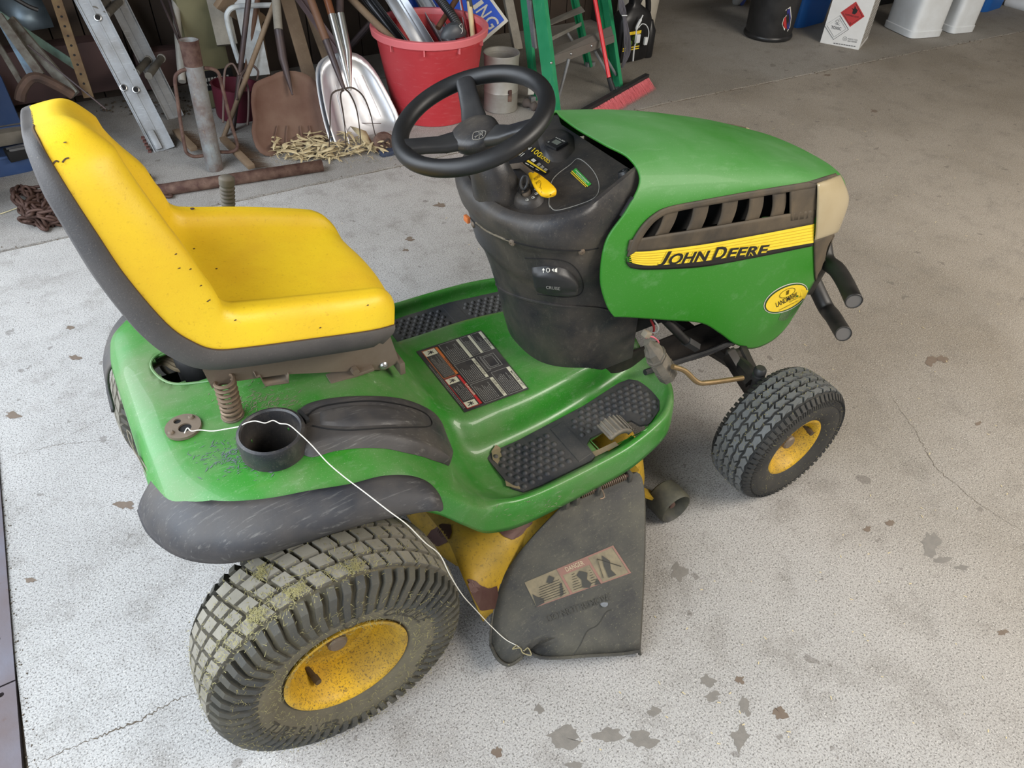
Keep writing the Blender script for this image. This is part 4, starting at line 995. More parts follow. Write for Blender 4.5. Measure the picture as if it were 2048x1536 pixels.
both(strip(hb, [(1251, 514), (1256, 524), (1300, 527), (1400, 519), (1500, 503), (1625, 481)], [(1252, 526), (1262, 535), (1300, 538), (1400, 533), (1500, 516), (1625, 491)], 50, 4, .002), 'decal_black_edge', BLKP, hood, 50, .002)
YD = mat('decal_yellow', srgb(240, 214, 58), .35, 0, srgb(222, 190, 48), .5, 40)
bandR, bandL = both(strip(hb, BT, BB, 60, 8, .0045), 'decal_band', YD, hood, 50)
g = G(); g2 = G()
YL = mat('decal_line', srgb(206, 170, 36), .4)
for k in (.18, .34, .5, .66, .82):
    A = [(a, b+(d-b)*k) for (a, b), (c, d) in zip(BT, BB)]; rows = strip(hb, A, [(a, b+1.1) for a, b in A], 40, 2, .005); g.add(*grid(rows)); g.add(*grid([[Vector((p.x, -p.y, p.z)) for p in r] for r in rows]))
tag(g.build('decal_lines', YL, hood, 0), kind='stuff')
# lettering on both sides: two sizes of capitals as on the machine
def letters(off, bold, m, name, mirror):
    g = G()
    for s, x0, x1, hgt in (('J', 0, .085, 1.), ('OHN', .088, .452, .80), ('D', .492, .610, 1.), ('EERE', .622, 1., .80)):
        bl = (1311, 530); br = (1531, 506); tl = (1322, 501); tr = (1537, 482)
        base = quad_fn(bl, br, tr, tl, hb, off)
        e = bold*.004*60
        def f(u, v, x0=x0, x1=x1, hgt=hgt):
            q = base(x0+(x1-x0)*u+(.004*(u-.5)*e), (hgt*v)+(v-.5)*.10*e)
            return Vector((q.x, -q.y, q.z)) if mirror else q
        text_on(g, s, f if not mirror else (lambda u, v, f=f, x0=x0, x1=x1: f(u, v)), .12, bold)
    return g.build(name, m, hood, 0)
letters(.0058, .085, YD, 'lettering_outline', False); letters(.0068, .030, BLKP, 'lettering', False)
# vents: dark cavity and slanted louvres
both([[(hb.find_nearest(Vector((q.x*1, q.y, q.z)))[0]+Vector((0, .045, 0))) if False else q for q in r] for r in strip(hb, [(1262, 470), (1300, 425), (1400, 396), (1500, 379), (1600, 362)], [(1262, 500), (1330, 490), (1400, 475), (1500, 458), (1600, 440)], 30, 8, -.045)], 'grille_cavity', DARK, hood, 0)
SL = [((1329, 424), (1361, 413), (1306, 478), (1335, 474)), ((1388, 411), (1421, 403), (1369, 469), (1401, 465)), ((1446, 401), (1479, 393), (1431, 460), (1461, 455)), ((1500, 392), (1530, 385), (1488, 449), (1517, 445)), ((1545, 384), (1573, 377), (1539, 441), (1567, 436))]
for a, b, c, d in SL:
    rows = []
    for j in range(7):
        f = j/6; l = Vector((*a, 0)).lerp(Vector((*c, 0)), f); r = Vector((*b, 0)).lerp(Vector((*d, 0)), f); bow = -6*sin(pi*f)*0+4*sin(pi*f)
        row = []
        for i in range(5):
            q = l.lerp(r, i/4); p = on(hb, q.x+bow, q.y, -.001-.004*i/4); row.append(p)
        q = on(hb, r.x+bow+1, r.y, -.03); row.append(q); rows.append(row)
    both(rows, 'louvre', GR, hood, 30, .003)
# headlamps
LENS = mat('lens_yellowed', srgb(168, 152, 118), .25, 0, srgb(196, 186, 158), .5, 6, .05, 60, coat=.5)
lr_, ll_ = both(strip(hb, [(1629, 367), (1626, 420), (1625, 479)], [(1675, 353), (1691, 402), (1674, 462)], 24, 20, lambda u, v: .006+.010*sin(pi*u)**.5*sin(pi*min(1, v*.9+.08))**.5), 'headlamp_lens', LENS, hood, 60, .003)
lb_ = bvh_of(lr_); pline(lb_, [(1630, 434), (1650, 430), (1672, 420), (1684, 408)], .0008, 'lens_edge', GRYP, lr_)
both(strip(hb, [(1626, 480), (1627, 520), (1630, 565), (1640, 588)], [(1672, 463), (1652, 494), (1646, 540), (1650, 575)], 20, 10, .003), 'nose_panel', GR, hood, 50, .003)
both(strip(hb, [(1612, 364), (1616, 366), (1627, 368)], [(1668, 349), (1671, 353), (1676, 356)], 4, 16, .004), 'lamp_brow', GR, hood, 50, .003)
# rubber tab between console and hood
a = con(1238, 432, .006); b = at(1266, 394, y=a.y+.004); g = G(); beam(a, b, .010, .006, g, .0015); g.build('hood_tab', BLACKF, cons)
# dealer sticker
th = radians(-27); C_ = (1571, 596)
def stk(a, b, off, n=40, cut_=False):
    return [on(hb, C_[0]+a*cos(t)*cos(th)-b*sin(t)*sin(th), C_[1]+a*cos(t)*sin(th)+b*sin(t)*cos(th), off) for t in [2*pi*k/n for k in range(n)]]
def fan(ps):
    c = on(hb, *C_, .0014); return [c]+ps, [(0, i+1, (i+1) % len(ps)+1) for i in range(len(ps))]
g = G(); g.add(*fan(stk(48, 24.5, .001))); st = g.build('dealer_sticker', WHITEP, hood, 0)
for a, b, o_, m, nm in ((46.5, 23, .0016, mat('sticker_dark_green', srgb(34, 74, 34), .4), 'sticker_border'), (44, 20.5, .0022, YELP, 'sticker_face')):
    ps = stk(a, b, o_); c = on(hb, *C_, o_); G().add([c]+ps, [(0, i+1, (i+1) % len(ps)+1) for i in range(len(ps))]).build(nm, m, st, 0)
def sq(x0, y0, x1, y1): # sticker aligned box -> pixel quad fn
    P_ = lambda x, y: (C_[0]+x*cos(th)-y*sin(th), C_[1]+x*sin(th)+y*cos(th))
    return quad_fn(P_(x0, y1), P_(x1, y1), P_(x1, y0), P_(x0, y0), hb, .0029)
g = G(); text_on(g, 'LANDMARK', sq(-25, -2, 25, 7), .3, .01); text_on(g, 'EQUIPMENT, INC.', sq(2, 8, 30, 11), .2); text_on(g, 'www.landmarkeq.com', sq(-24, 13, 19, 16), .1)
q = [on(hb, *( (C_[0]+(7+17*cos(t))*cos(th)-(-9+7*sin(t))*sin(th), C_[1]+(7+17*cos(t))*sin(th)+(-9+7*sin(t))*cos(th))), .003) for t in [2*pi*k/30 for k in range(30)]]
tube(q, .0006, 4, closed=True, g=g)
g.build('sticker_print', BLKP, st, 0)
q = sq(0, -15.5, 15, -3.5); g = G(); [beam(q(.2+.1*k, .2), q(.5+.12*k, .8), .0012, .0006, g) for k in range(4)]; g.build('sticker_logo', mat('print_olive', srgb(120, 100, 30), .5), st, 0)
g = G(); rows = [[on(hb, u, v, .0012+.004*k) for v in (578, 596)] for k, u in enumerate((1600, 1606, 1611))]; g.add(*grid(rows)); solid(g.build('sticker_peel', YELP, st, 0), .0006)
# scraped patch below sticker
ps = [on(hb, u, v, .0006) for u, v in ((1556, 640), (1562, 626), (1580, 620), (1600, 610), (1608, 612), (1602, 622), (1584, 632), (1568, 641))]
G().add(ps, [tuple(range(len(ps)))]).build('scraped_patch', mat('scrape', srgb(88, 116, 76), .6, 0, srgb(50, 100, 46), .9, 220, dmin=.5), hood, 0)

# ================================================================ CHASSIS
g = G(); box((1.16, 0, .60), (.50, .28, .30), g, bev=.02); g.build('engine_block', DARK, mow, 30)
g = G(); lathe([(0, -.14), (.05, -.14), (.065, -.13), (.068, -.10), (.068, .0)], (1.03, -.03, .552), 'y', 28, g); mu = g.build('muffler', CHROME, mow)
for s in (-1, 1):
    g = G(); box((.95, s*.145, .365), (1.15, .006, .075), g); box((.95, s*.160, .33), (1.15, .03, .006), g); g.build('frame_rail', IRON, mow, 20)
a = at(1330, 640, y=-.18); b = at(1372, 682, y=-.21); c = at(1392, 694, y=-.215)
g = G(); tube([a, b], .011, 12, g=g); dr = g.build('drain_pipe', IRON, mow); g = G(); tube([b, c], .0145, 6, g=g); g.build('drain_nut', BLACKF, dr, 20); g = G(); tube([c, c+(c-b).normalized()*.003], .010, 14, g=g); g.build('drain_cap', STEEL, dr)
# hose with ribbed sleeve along the rail
pts = cr([at(1290, 745, y=-.20), at(1360, 722, y=-.20), at(1420, 703, y=-.20), at(1475, 680, y=-.19)], 60)
g = G(); tube(pts, [.008+(.0012 if (i % 2 and i > 25) else 0) for i in range(60)], 8, g=g); g.build('ribbed_hose', BLACKF, mow)
g = G(); tube(cr([at(1345, 733, y=-.30), at(1370, 742, y=-.31), at(1395, 764, y=-.33), at(1420, 765, y=-.34), at(1485, 756, y=-.34)], 40), .0065, 10, g=g); g.build('drag_link', mat('link_brass', srgb(134, 112, 78), .4, .6, srgb(80, 66, 46), .6, 20), mow)
# front axle, spindles
g = G(); tube(cr([(1.25, 0, .27), (1.25, -.1, .275), (1.25, -.2, .29), (1.24, -.27, .30), (1.235, -.31, .29)], 30), .024, 8, g=g, flat=1.3); tube(cr([(1.25, 0, .27), (1.25, .1, .275), (1.25, .2, .29), (1.24, .27, .30), (1.235, .31, .29)], 30), .024, 8, g=g, flat=1.3); ax = g.build('front_axle', IRON, mow, 30)
for s in (-1, 1):
    kp = at(1520, 742, y=-.325); kp = Vector((kp.x, s*.325, kp.z)); g = G()
    lathe([(0, .012), (.012, .011), (.0165, .005), (.017, -.004), (.0135, -.006), (.0135, -.012), (.017, -.014), (.0175, -.026), (.012, -.030), (.012, -.10), (0, -.10)], kp, seg=24, g=g); sp = g.build('spindle', BLACKF, mow, 40)
    g = G(); rows = []
    A_ = [at(1452, 700, y=-.22), at(1480, 745, y=-.27), at(1500, 775, y=-.31)]; B_ = [at(1490, 693, y=-.20), at(1510, 735, y=-.27), at(1530, 762, y=-.31)]
    for a_, b_ in zip(cr(A_, 10), cr(B_, 10)):
        if s > 0: a_, b_ = Vector((a_.x, -a_.y, a_.z)), Vector((b_.x, -b_.y, b_.z))
        rows.append([a_+Vector((0, 0, -.03)), a_, a_.lerp(b_, .3)+Vector((0, 0, .004)), a_.lerp(b_, .35)-Vector((0, 0, .004)), a_.lerp(b_, .65)-Vector((0, 0, .004)), a_.lerp(b_, .7)+Vector((0, 0, .004)), b_, b_+Vector((0, 0, -.03))])
    solid(g.add(*grid(rows)).build('axle_arm', IRON, sp, 30), .005)
    g = G(); tube([(1.25, s*.33, .22), (1.25, s*.36, .1864), (1.25, s*.44, .1864)], .012, 10, g=g); g.build('stub_axle', IRON, sp)
g = G(); beam((0, -.42, .2541), (0, .42, .2541), .03, .03, g); box((0, 0, .27), (.2, .24, .16), g, bev=.02); g.build('rear_axle', IRON, mow, 30)
# wiring at the console's front edge
g = G(); tube(cr([at(1292, 674, y=-.19), at(1306, 674, y=-.20), at(1317, 684, y=-.205), at(1312, 694, y=-.205), at(1302, 690, y=-.205), at(1296, 680, y=-.20), at(1291, 674, y=-.19)], 40), .0022, 6, g=g); g.build('pink_wire', mat('wire_pink', srgb(206, 100, 112), .5), mow)
g = G(); tube(cr([at(1300, 665, y=-.19), at(1312, 665, y=-.20), at(1317, 655, y=-.2), at(1308, 640, y=-.19)], 30), .002, 6, g=g); g.build('grey_wire', GRYP, mow)
g = G(); tube(cr([at(1302, 640, y=-.18), at(1308, 655, y=-.18), at(1306, 668, y=-.18)], 16), .003, 6, g=g); g.build('red_wire', mat('wire_red', srgb(130, 34, 38), .5), mow)
g = G(); box(at(1293, 668, y=-.19), (.020, .016, .016), g, Matrix.Rotation(.5, 3, 'Y'), .002); g.build('wire_connector', mat('connector_white', srgb(150, 140, 122), .6), mow)
# front bumper: two bent tubes and side brackets
BM = mat('bumper_black', srgb(30, 29, 29), .45, .1, srgb(74, 70, 64), .5, 12)
UPb = cr([(1.675, 0, .515), (1.672, -.07, .513)]+[at(u, v, y=y) for u, v, y in ((1652, 518, -.13), (1674, 540, -.19), (1691, 567, -.245), (1708, 603, -.315))], 40)
LOb = cr([(1.66, 0, .385), (1.657, -.08, .384)]+[at(u, v, y=y) for u, v, y in ((1650, 612, -.17), (1665, 632, -.22), (1676, 650, -.26), (1687, 668, -.305))], 40)
for nm, P_ in (('bumper_tube', UPb), ('bumper_tube', LOb)):
    for s in (1, -1):
        q = [Vector((p.x, p.y*s, p.z)) for p in P_]; g = G(); tube(q, .0235, 20, caps=False, g=g); bt = solid(g.build(nm, BM, mow, 60), .003, -1)
        g = G(); d = (q[-1]-q[-2]).normalized(); tube([q[-1]-d*.004, q[-1]-d*.002], .0212, 20, g=g); g.build('tube_plug', mat('plug_grey', srgb(104, 100, 96), .7), bt)
for s in (-1, 1):
    g = G(); beam((1.30, s*.155, .31), (1.60, s*.150, .40), .008, .07, g); beam((1.60, s*.14, .35), (1.64, s*.14, .46), .012, .06, g, .002); g.build('bumper_bracket', BM, mow, 20)
g = G(); box((1.44, 0, .30), (.20, .30, .08), g, bev=.01); g.build('front_crossmember', RUST, mow, 20)

# ================================================================ MOWER DECK
g = G(); rows = []
def se(sx, sy, z, n=72, e=3.2, cx=.62):
    return [Vector((cx+sx*math.copysign(abs(cos(t))**(2/e), cos(t)), sy*math.copysign(abs(sin(t))**(2/e), sin(t)), z)) for t in [2*pi*k/n for k in range(n)]]
for sx, sy, z in ((.02, .02, .205), (.18, .24, .205), (.27, .355, .202), (.295, .365, .196), (.308, .38, .182), (.316, .39, .16), (.322, .40, .12), (.322, .40, .075)): rows.append(se(sx, sy, z))
dk = solid(g.add(*grid(rows, True)).build('cutting_deck', YDECK, mow, 50), .003)
# discharge outlet rising to the right
g = G(); A = [Vector((.30, -.18, .206)), Vector((.31, -.30, .21)), Vector((.30, -.38, .195)), Vector((.30, -.43, .165)), Vector((.31, -.46, .10))]; B = [Vector((.78, -.18, .206)), Vector((.78, -.29, .204)), Vector((.56, -.345, .185)), Vector((.42, -.395, .13)), Vector((.36, -.44, .07))]
rows = [[a.lerp(b, i/8)+Vector((0, 0, .012*sin(pi*i/8))) for i in range(9)] for a, b in zip(cr(A, 12), cr(B, 12))]; ot = solid(g.add(*grid(rows)).build('discharge_outlet', YDECK, dk, 40), .004)
ob = bvh_of(ot, dk)
def patch(outl, name, m, par, off=.006):
    o_ = [p for p in lin([(a, b, 0) for a, b in outl+outl[:1]], 41)][:-1]; cu = sum(p.x for p in o_)/40; cv = sum(p.y for p in o_)/40
    G().add(*grid([[on(ob, cu+(p.x-cu)*f, cv+(p.y-cv)*f, off) for p in o_] for f in (.04, .3, .55, .8, 1.)], True, capa=True)).build(name, m, par, 0)
RP_ = mat('rust_bare_purple', srgb(72, 44, 40), .5, .3, srgb(104, 82, 70), .5, 16)
patch([(858, 1070), (866, 1058), (885, 1050), (902, 1052), (904, 1068), (898, 1082), (880, 1090), (862, 1086)], 'rust_patch', RP_, ot)
patch([(998, 1066), (1010, 1058), (1040, 1050), (1062, 1038), (1064, 1048), (1050, 1056), (1042, 1068), (1024, 1080), (1006, 1074)], 'rust_patch', RP_, ot)
patch([(920, 1172), (935, 1158), (950, 1162), (958, 1170), (975, 1176), (990, 1170), (996, 1215), (960, 1220), (930, 1205)], 'rust_patch', RP_, ot)
g = G(); beam(at(1236, 944, z=.245), at(1268, 930, z=.245), .04, .006, g); g.build('deck_tab', YDECK, dk, 20); g = G(); beam((.82, -.34, .13), (.90, -.352, .06), .035, .008, g); g.build('wheel_bracket', YDECK, dk, 20)
# gauge wheel
gw = Vector((.930, -.414, .0505)); g = G()
lathe([(.012, .028), (.016, .034), (.036, .030), (.041, .006), (.046, .0), (.0505, .006), (.0505, .062), (.043, .068), (.03, .066), (.012, .068)], gw, 'y', 40, g); gwh = g.build('gauge_wheel', mat('nylon_black_scuffed', srgb(44, 44, 42), .6, 0, srgb(120, 116, 92), .55, 16, .2, 90), mow, 40)
g = G(); lathe([(0, .014), (.009, .014), (.011, .02), (.013, .034)], gw, 'y', 20, g); g.build('wheel_bolt', RUST, gwh)

# ---- discharge chute (black plastic deflector)
RA = [(1250, 947, .252), (1284, 960, .238), (1289, 1050, .190), (1287, 1140, .145), (1283, 1225, .098), (1279, 1290, .06)]
LA = [(1130, 1004, .252), (1088, 1050, .225), (1035, 1110, .172), (1001, 1165, .132), (986, 1225, .092), (981, 1270, .06)]
A = cr([at(u, v, z=z) for u, v, z in RA], 34); B = cr([at(u, v, z=z) for u, v, z in LA], 34); rows = []
for i in range(34):
    f = i/33; row = [A[i]+Vector((.012, 0, -.055)), A[i]+Vector((.009, 0, -.028)), A[i]+Vector((.003, 0, -.006))]
    for j in range(15):
        t = j/14; p = A[i].lerp(B[i], t); p = p+Vector((0, -.3, 1)).normalized()*(.014*sin(pi*t)**.6*(.3+.7*f)+.012*math.exp(-((f-.12)/.07)**2)*(1-t)); row.append(p)
    rows.append(row)
ext = [[(1279, 1302), (1279, 1302), (1279, 1302)]]
bl = cr([at(u, v, z=.042) for u, v in ((1278, 1303), (1240, 1309), (1180, 1312), (1110, 1317), (1075, 1314), (1052, 1303), (1040, 1318), (1017, 1331), (995, 1318), (981, 1290))], 40)
last = rows[-1]; n = len(last)
blr = [bl[0]+Vector((.014, 0, -.03)), bl[0]+Vector((.01, 0, -.018)), bl[0]+Vector((.003, 0, -.003))]+[bl[min(39, int(k*39/14))] for k in range(15)]
rows.append(blr)
chute = solid(G().add(*grid(rows)).build('discharge_chute', mat('chute_black', srgb(46, 45, 43), .62, 0, srgb(98, 94, 80), .7, 9, .25, 70, scr=srgb(130, 124, 104), samt=.3, sscale=(8, 24, 8), fine=srgb(150, 146, 110), famt=.5, fscale=240, dmin=.47), mow, 45), .005)
g = G(); tube([p+Vector((0, 0, .002)) for p in bl], .004, 7, g=g); tube([p for p in B[20:]]+[bl[-1]], .003, 6, g=g); g.build('chute_rim', MATS['chute_black'], chute)
chb = bvh_of(chute)
LQ = ((1073, 1214), (1262, 1146), (1226, 1091), (1049, 1165))
fl = quad_fn(*LQ, chb, .0012); nn_ = 16
g = G(); g.add(*grid([[fl(i/24, j/8) for i in range(25)] for j in range(9)])); cl = g.build('danger_label', [mat('label_worn_tan', srgb(134, 122, 96), .7, 0, srgb(96, 88, 74), .8, 40, dmin=.5)][0], chute, 0)
fl2 = quad_fn(*LQ, chb, .002); PK = mat('label_worn_pink', srgb(140, 100, 88), .7, 0, srgb(112, 92, 80), .6, 40)
def lrect(u0, v0, u1, v1, m, nm, f=fl2, n=10):
    g = G(); g.add(*grid([[f(u0+(u1-u0)*i/n, v0+(v1-v0)*j/3) for i in range(n+1)] for j in range(4)])); return g.build(nm, m, cl, 0)
lrect(.36, .72, .70, 1., PK, 'label_heading'); lrect(.36, .0, .385, .98, PK, 'label_divider', n=2); lrect(.68, .0, .705, .98, PK, 'label_divider', n=2); lrect(0, 0, 1, .035, PK, 'label_edge'); lrect(.7, .95, 1, 1, PK, 'label_edge'); lrect(.98, 0, 1, 1, PK, 'label_edge', n=2)
fl3 = quad_fn(*LQ, chb, .0028); g = G(); text_on(g, 'DANGER', lambda u, v: fl3(.44+.2*u, .78+.16*v), 0, .01); g.build('label_lettering', mat('print_faded', srgb(176, 158, 130), .7), cl, 0)
CHD = mat('peeled_dark', srgb(58, 56, 50), .7)
for ps in ([(.50, .1), (.56, .0), (.60, .12), (.58, .3), (.62, .5), (.56, .66), (.51, .55), (.53, .35)], [(.0, .0), (.09, .05), (.1, .2), (.05, .35), (.02, .5)], [(.78, .1), (.80, .5), (.84, .85), (.88, .6), (.84, .3), (.86, .1)], [(.2, .7), (.26, .9), (.3, .75), (.25, .6)], [(.26, .05), (.30, .1), (.34, .5), (.32, .5)], [(.62, .02), (.68, .0), (.67, .22)]):
    pts = [fl3(*p) for p in ps]; c = sum(pts, Vector())/len(pts); G().add([c]+pts, [(0, i+1, (i+1) % len(pts)+1) for i in range(len(pts))]).build('peeled_area', CHD, cl, 0)
g = G()
for k in range(7):
    for a0, a1 in ((.05, .33), (.41, .50), (.6, .66)): tube([fl3(a0+.01*k, .12+.085*k), fl3(a1, .12+.085*k)], .0006, 4, g=g)
tube([fl3(.73, .15), fl3(.78, .8), fl3(.95, .3)], .0008, 4, g=g); tag(g.build('label_text_lines', CHD, cl, 0), kind='stuff')
g = G(); text_on(g, 'DO NOT REMOVE', quad_fn((1096, 1245), (1222, 1200), (1217, 1186), (1090, 1232), chb, .0032), 0, .005); g.build('moulded_lettering', CHD, chute, 0)
g = G(); p = on(chb, 1208, 1207, .001); lathe([(0, .0006), (.009, 0)], p, seg=14, g=g); g.build('paint_spot', mat('spot_pale', srgb(132, 136, 142), .7, 0, srgb(80, 80, 78), .7, 90), chute)
pline(chb, [(1145, 1312), (1160, 1290), (1175, 1262), (1195, 1250), (1212, 1225), (1222, 1220)], .0011, 'chute_crack', CHD, chute)
# hinge rod, springs, lugs
hz = .268
r0 = at(1128, 1004, z=hz); r1 = at(1256, 950, z=hz); g = G(); tube([r0, r1], .0045, 10, g=g); hr = g.build('hinge_rod', RUST, chute)
coil(at(1160, 990, z=hz), at(1186, 979, z=hz), .0085, 7, .0016).build('hinge_spring', SPRING, hr); coil(at(1198, 974, z=hz), at(1250, 952, z=hz), .0085, 14, .0016).build('hinge_spring', SPRING, hr)
for u, v in ((1150, 996), (1193, 977), (1256, 950), (1130, 1004)):
    g = G(); p = at(u, v, z=hz-.006); box(p, (.010, .026, .030), g, bev=.003); g.build('hinge_lug', MATS['chute_black'], chute)
g = G(); tube(cr([at(1194, 972, z=hz+.008), at(1204, 980, z=hz), at(1208, 994, z=.262), at(1200, 998, z=.262)], 16), .0018, 6, g=g); g.build('spring_tail', SPRING, hr)

# ================================================================ LOOSE WIRES
allb = None
def vis(objs): return bvh_of(*objs)
cupo = bpy.data.objects['cup_holder']
wb = vis([bpy.data.objects['fender_deck'], cupo, tray, bpy.data.objects['fender_flare'], bpy.data.objects['round_plate']])
pts = []
for u, v, z in ((369, 866, .640), (375, 856, .650), (383, 862, .648), (400, 860, .646), (425, 862, .645), (452, 858, .655), (478, 853, .670), (492, 846, .681), (510, 842, .684), (530, 846, .684), (546, 841, .684), (560, 847, .684), (578, 850, .684), (600, 868, .683), (625, 892, .672), (655, 925, .665), (690, 955, .65), (730, 985, .645), (775, 1020, .63), (815, 1050, .60), (850, 1085, .54), (880, 1110, .48), (900, 1150, .40), (925, 1190, .30), (950, 1218, .20), (980, 1250, .10), (1010, 1278, .066), (1035, 1292, .060), (1048, 1302, .055)):
    pts.append(at(u, v, z=z))
WM = mat('wire_white', srgb(222, 218, 206), .5)
wire = tube(cr(pts, 220), .0010, 6, g=G()).build('tie_wire', WM, None)
tag(wire, 'thin white wire looping from the rear fender over the cup holder to the chute', 'wire')
g = G(); tube(cr([at(1048, 1302, z=.056), at(1056, 1296, z=.062), at(1062, 1310, z=.052), at(1046, 1306, z=.056), at(1040, 1296, z=.064), at(1025, 1298, z=.064), at(1034, 1290, z=.066)], 60), .0013, 6, g=g); g.build('wire_knot', mat('wire_dirty', srgb(150, 140, 104), .7), wire)
pts = [at(u, v, z=z) for u, v, z in ((342, 1040, .56), (330, 1005, .585), (316, 975, .60), (305, 955, .60), (292, 935, .60), (280, 915, .60), (270, 905, .60), (266, 890, .605), (262, 870, .61), (254, 860, .61))]
w2 = tube(cr(pts, 70), .0013, 6, g=G()).build('loose_wire', mat('wire_steel', srgb(120, 112, 98), .5, .4), None); tag(w2, 'short bent grey wire hanging off the rear edge of the green fender', 'wire')
tube(cr([at(u, v, z=z) for u, v, z in ((254, 860, .61), (258, 878, .612), (268, 900, .61), (282, 925, .60), (298, 960, .59))], 30), .0012, 6, g=G()).build('wire_return', MATS['wire_steel'], w2)
# ================================================================ BACKGROUND
ALU = mat('aluminium_worn', srgb(150, 153, 156), .42, .5, srgb(112, 108, 102), .7, 8, .05, 60, scr=srgb(220, 222, 224), samt=.3, sscale=(4, 4, 30))
GALV = mat('galvanised', srgb(168, 166, 160), .5, .5, srgb(122, 112, 96), .6, 10, .1, 60, dmin=.48)
GREYP = mat('rung_grey', srgb(106, 102, 94), .6, .2, srgb(80, 74, 66), .5, 20)
PIPEM = mat('pipe_grey_rusting', srgb(140, 146, 146), .65, .2, srgb(92, 64, 52), .95, 12, .25, 60, dmin=.46, fine=srgb(196, 180, 140), famt=.5, fscale=110, scr=srgb(88, 60, 48), samt=.9, sscale=(22, 22, 1.2))
RUSTD = mat('rust_dark', srgb(58, 44, 38), .8, .2, srgb(112, 86, 70), .6, 14, .3, 80)
CHAINM = mat('chain_rust', srgb(70, 50, 44), .6, .4, srgb(100, 76, 64), .6, 30, .2, 120)
WOOD = mat('wood_weathered', srgb(128, 108, 86), .75, 0, srgb(88, 70, 54), .7, 6, .2, 60, scr=srgb(160, 144, 120), samt=.4, sscale=(20, 20, 2))
WOODB = mat('wood_brown', srgb(98, 68, 48), .6, 0, srgb(84, 56, 40), .6, 8, .1, 60)
WOODG = mat('wood_grey', srgb(140, 134, 122), .8, 0, srgb(90, 82, 72), .7, 7, .2, 60, scr=srgb(70, 62, 54), samt=.5, sscale=(24, 24, 2))
STEELD = mat('steel_dark_handle', srgb(64, 56, 58), .45, .4, srgb(96, 76, 66), .5, 12)
BLUEP = mat('plastic_blue', srgb(44, 70, 116), .45, 0, srgb(82, 100, 132), .5, 6)
WHITEPL = mat('plastic_white', srgb(216, 220, 222), .4, 0, srgb(186, 186, 182), .5, 8)
def T(o, label=None, cat=None, group=None, kind=None): return tag(o, label, cat, group, kind)
def up_to(p, q, L_):
    """end of a bar of length L_ from p through q"""
    return p+(q-p).normalized()*L_

# ---- aluminium extension ladder leaning on the back
p0 = at(330, 300, z=.0); p1 = at(176, 0, y=2.86); p1 = up_to(p0, p1, 2.0); f0 = at(352, 236, z=.0); f1 = f0+(p1-p0)
lad = thing('extension_ladder', ((p0+f0)/2), 'aluminium extension ladder leaning at the left with round rungs', 'ladder')
ax_ = (p1-p0).normalized(); across = (f0-p0); across = (across-ax_*across.dot(ax_)); aw = across.normalized(); nn = ax_.cross(aw).normalized()
def rail(a, b, w, name='rail'):
    g = G(); c = [(-w/2, -.012), (-w/2, .012), (-w/2+.005, .012), (-w/2+.005, .003), (-.004, .003), (-.004, .006), (.004, .006), (.004, .003), (w/2-.005, .003), (w/2-.005, .012), (w/2, .012), (w/2, -.012)]
    g.add(*grid([[p+nn*x+aw*y for x, y in c] for p in (a, b)], True, capa=True, capb=True)); return g.build(name, ALU, lad, 20)
# camera sees the wide web: put web width along the direction across the view
vd = ray(260, 150); nn = ax_.cross(vd).normalized(); aw2 = ax_.cross(nn).normalized(); aw, nn_save = -aw2 if aw2.dot(vd) > 0 else aw2, nn
rr_ = rail(p0, p1, .098); rf = rail(f0, f0+(p1-p0), .085)
sec = across*.12; rail(p0+Vector((-.03, .035, .03)), p1+Vector((-.03, .035, .03)), .06)
for u, v, d in ((196, 36, 0), (247, 176, 0), (272, 180, 0)):
    dd = ray(u, v); # point on the near rail plane
    t = (p0-CP).dot(aw)/dd.dot(aw); c_ = CP+dd*t+aw*.0085
    R = aw.to_track_quat('Z', 'Y').to_matrix(); g = G(); lathe([(.010, .002), (.012, .006), (.0155, .005), (.0165, 0)], c_, seg=24, g=g, mtx=R); g.build('rung_socket', CHROME, rr_)
    g = G(); lathe([(0, .0015), (.0105, .0015)], c_, seg=20, g=g, mtx=R); g.build('rung_bore', DARK, rr_)
for a, b in (((297, 152), (323, 116)), ((272, 146), (296, 120)), ((212, 30), (240, 2)), ((190, 20), (215, 2))):
    A_ = p0+ax_*((at(*a, y=p0.y+.15)-p0).dot(ax_)); d_ = ray(*a); t = (p0-CP).dot(aw)/d_.dot(aw); A_ = CP+d_*t; d_ = ray(*b); t = (f0-CP).dot(aw)/d_.dot(aw); B_ = CP+d_*t
    g = G(); tube([A_, B_], .017, 14, g=g); lathe; ru = g.build('rung', GREYP, lad); g = G(); tube([B_-(B_-A_).normalized()*.012, B_], .021, 16, g=g); g.build('rung_collar', GALV, ru)
g = G(); q = p0+ax_*.03; beam(q+nn*.02-ax_*.02, q+nn*.02+ax_*.07, .06, .03, g, .004, up=tuple(nn)); foot = g.build('ladder_foot', ALU, lad, 20)
for k in range(6):
    g = G(); q = p0+ax_*(.0+.016*k)+nn*.058; beam(q, q+nn*.014+ax_*.006, .028, .006, g); g.build('rubber_tooth', mat('rubber_red_brown', srgb(104, 70, 64), .8), foot, 0)

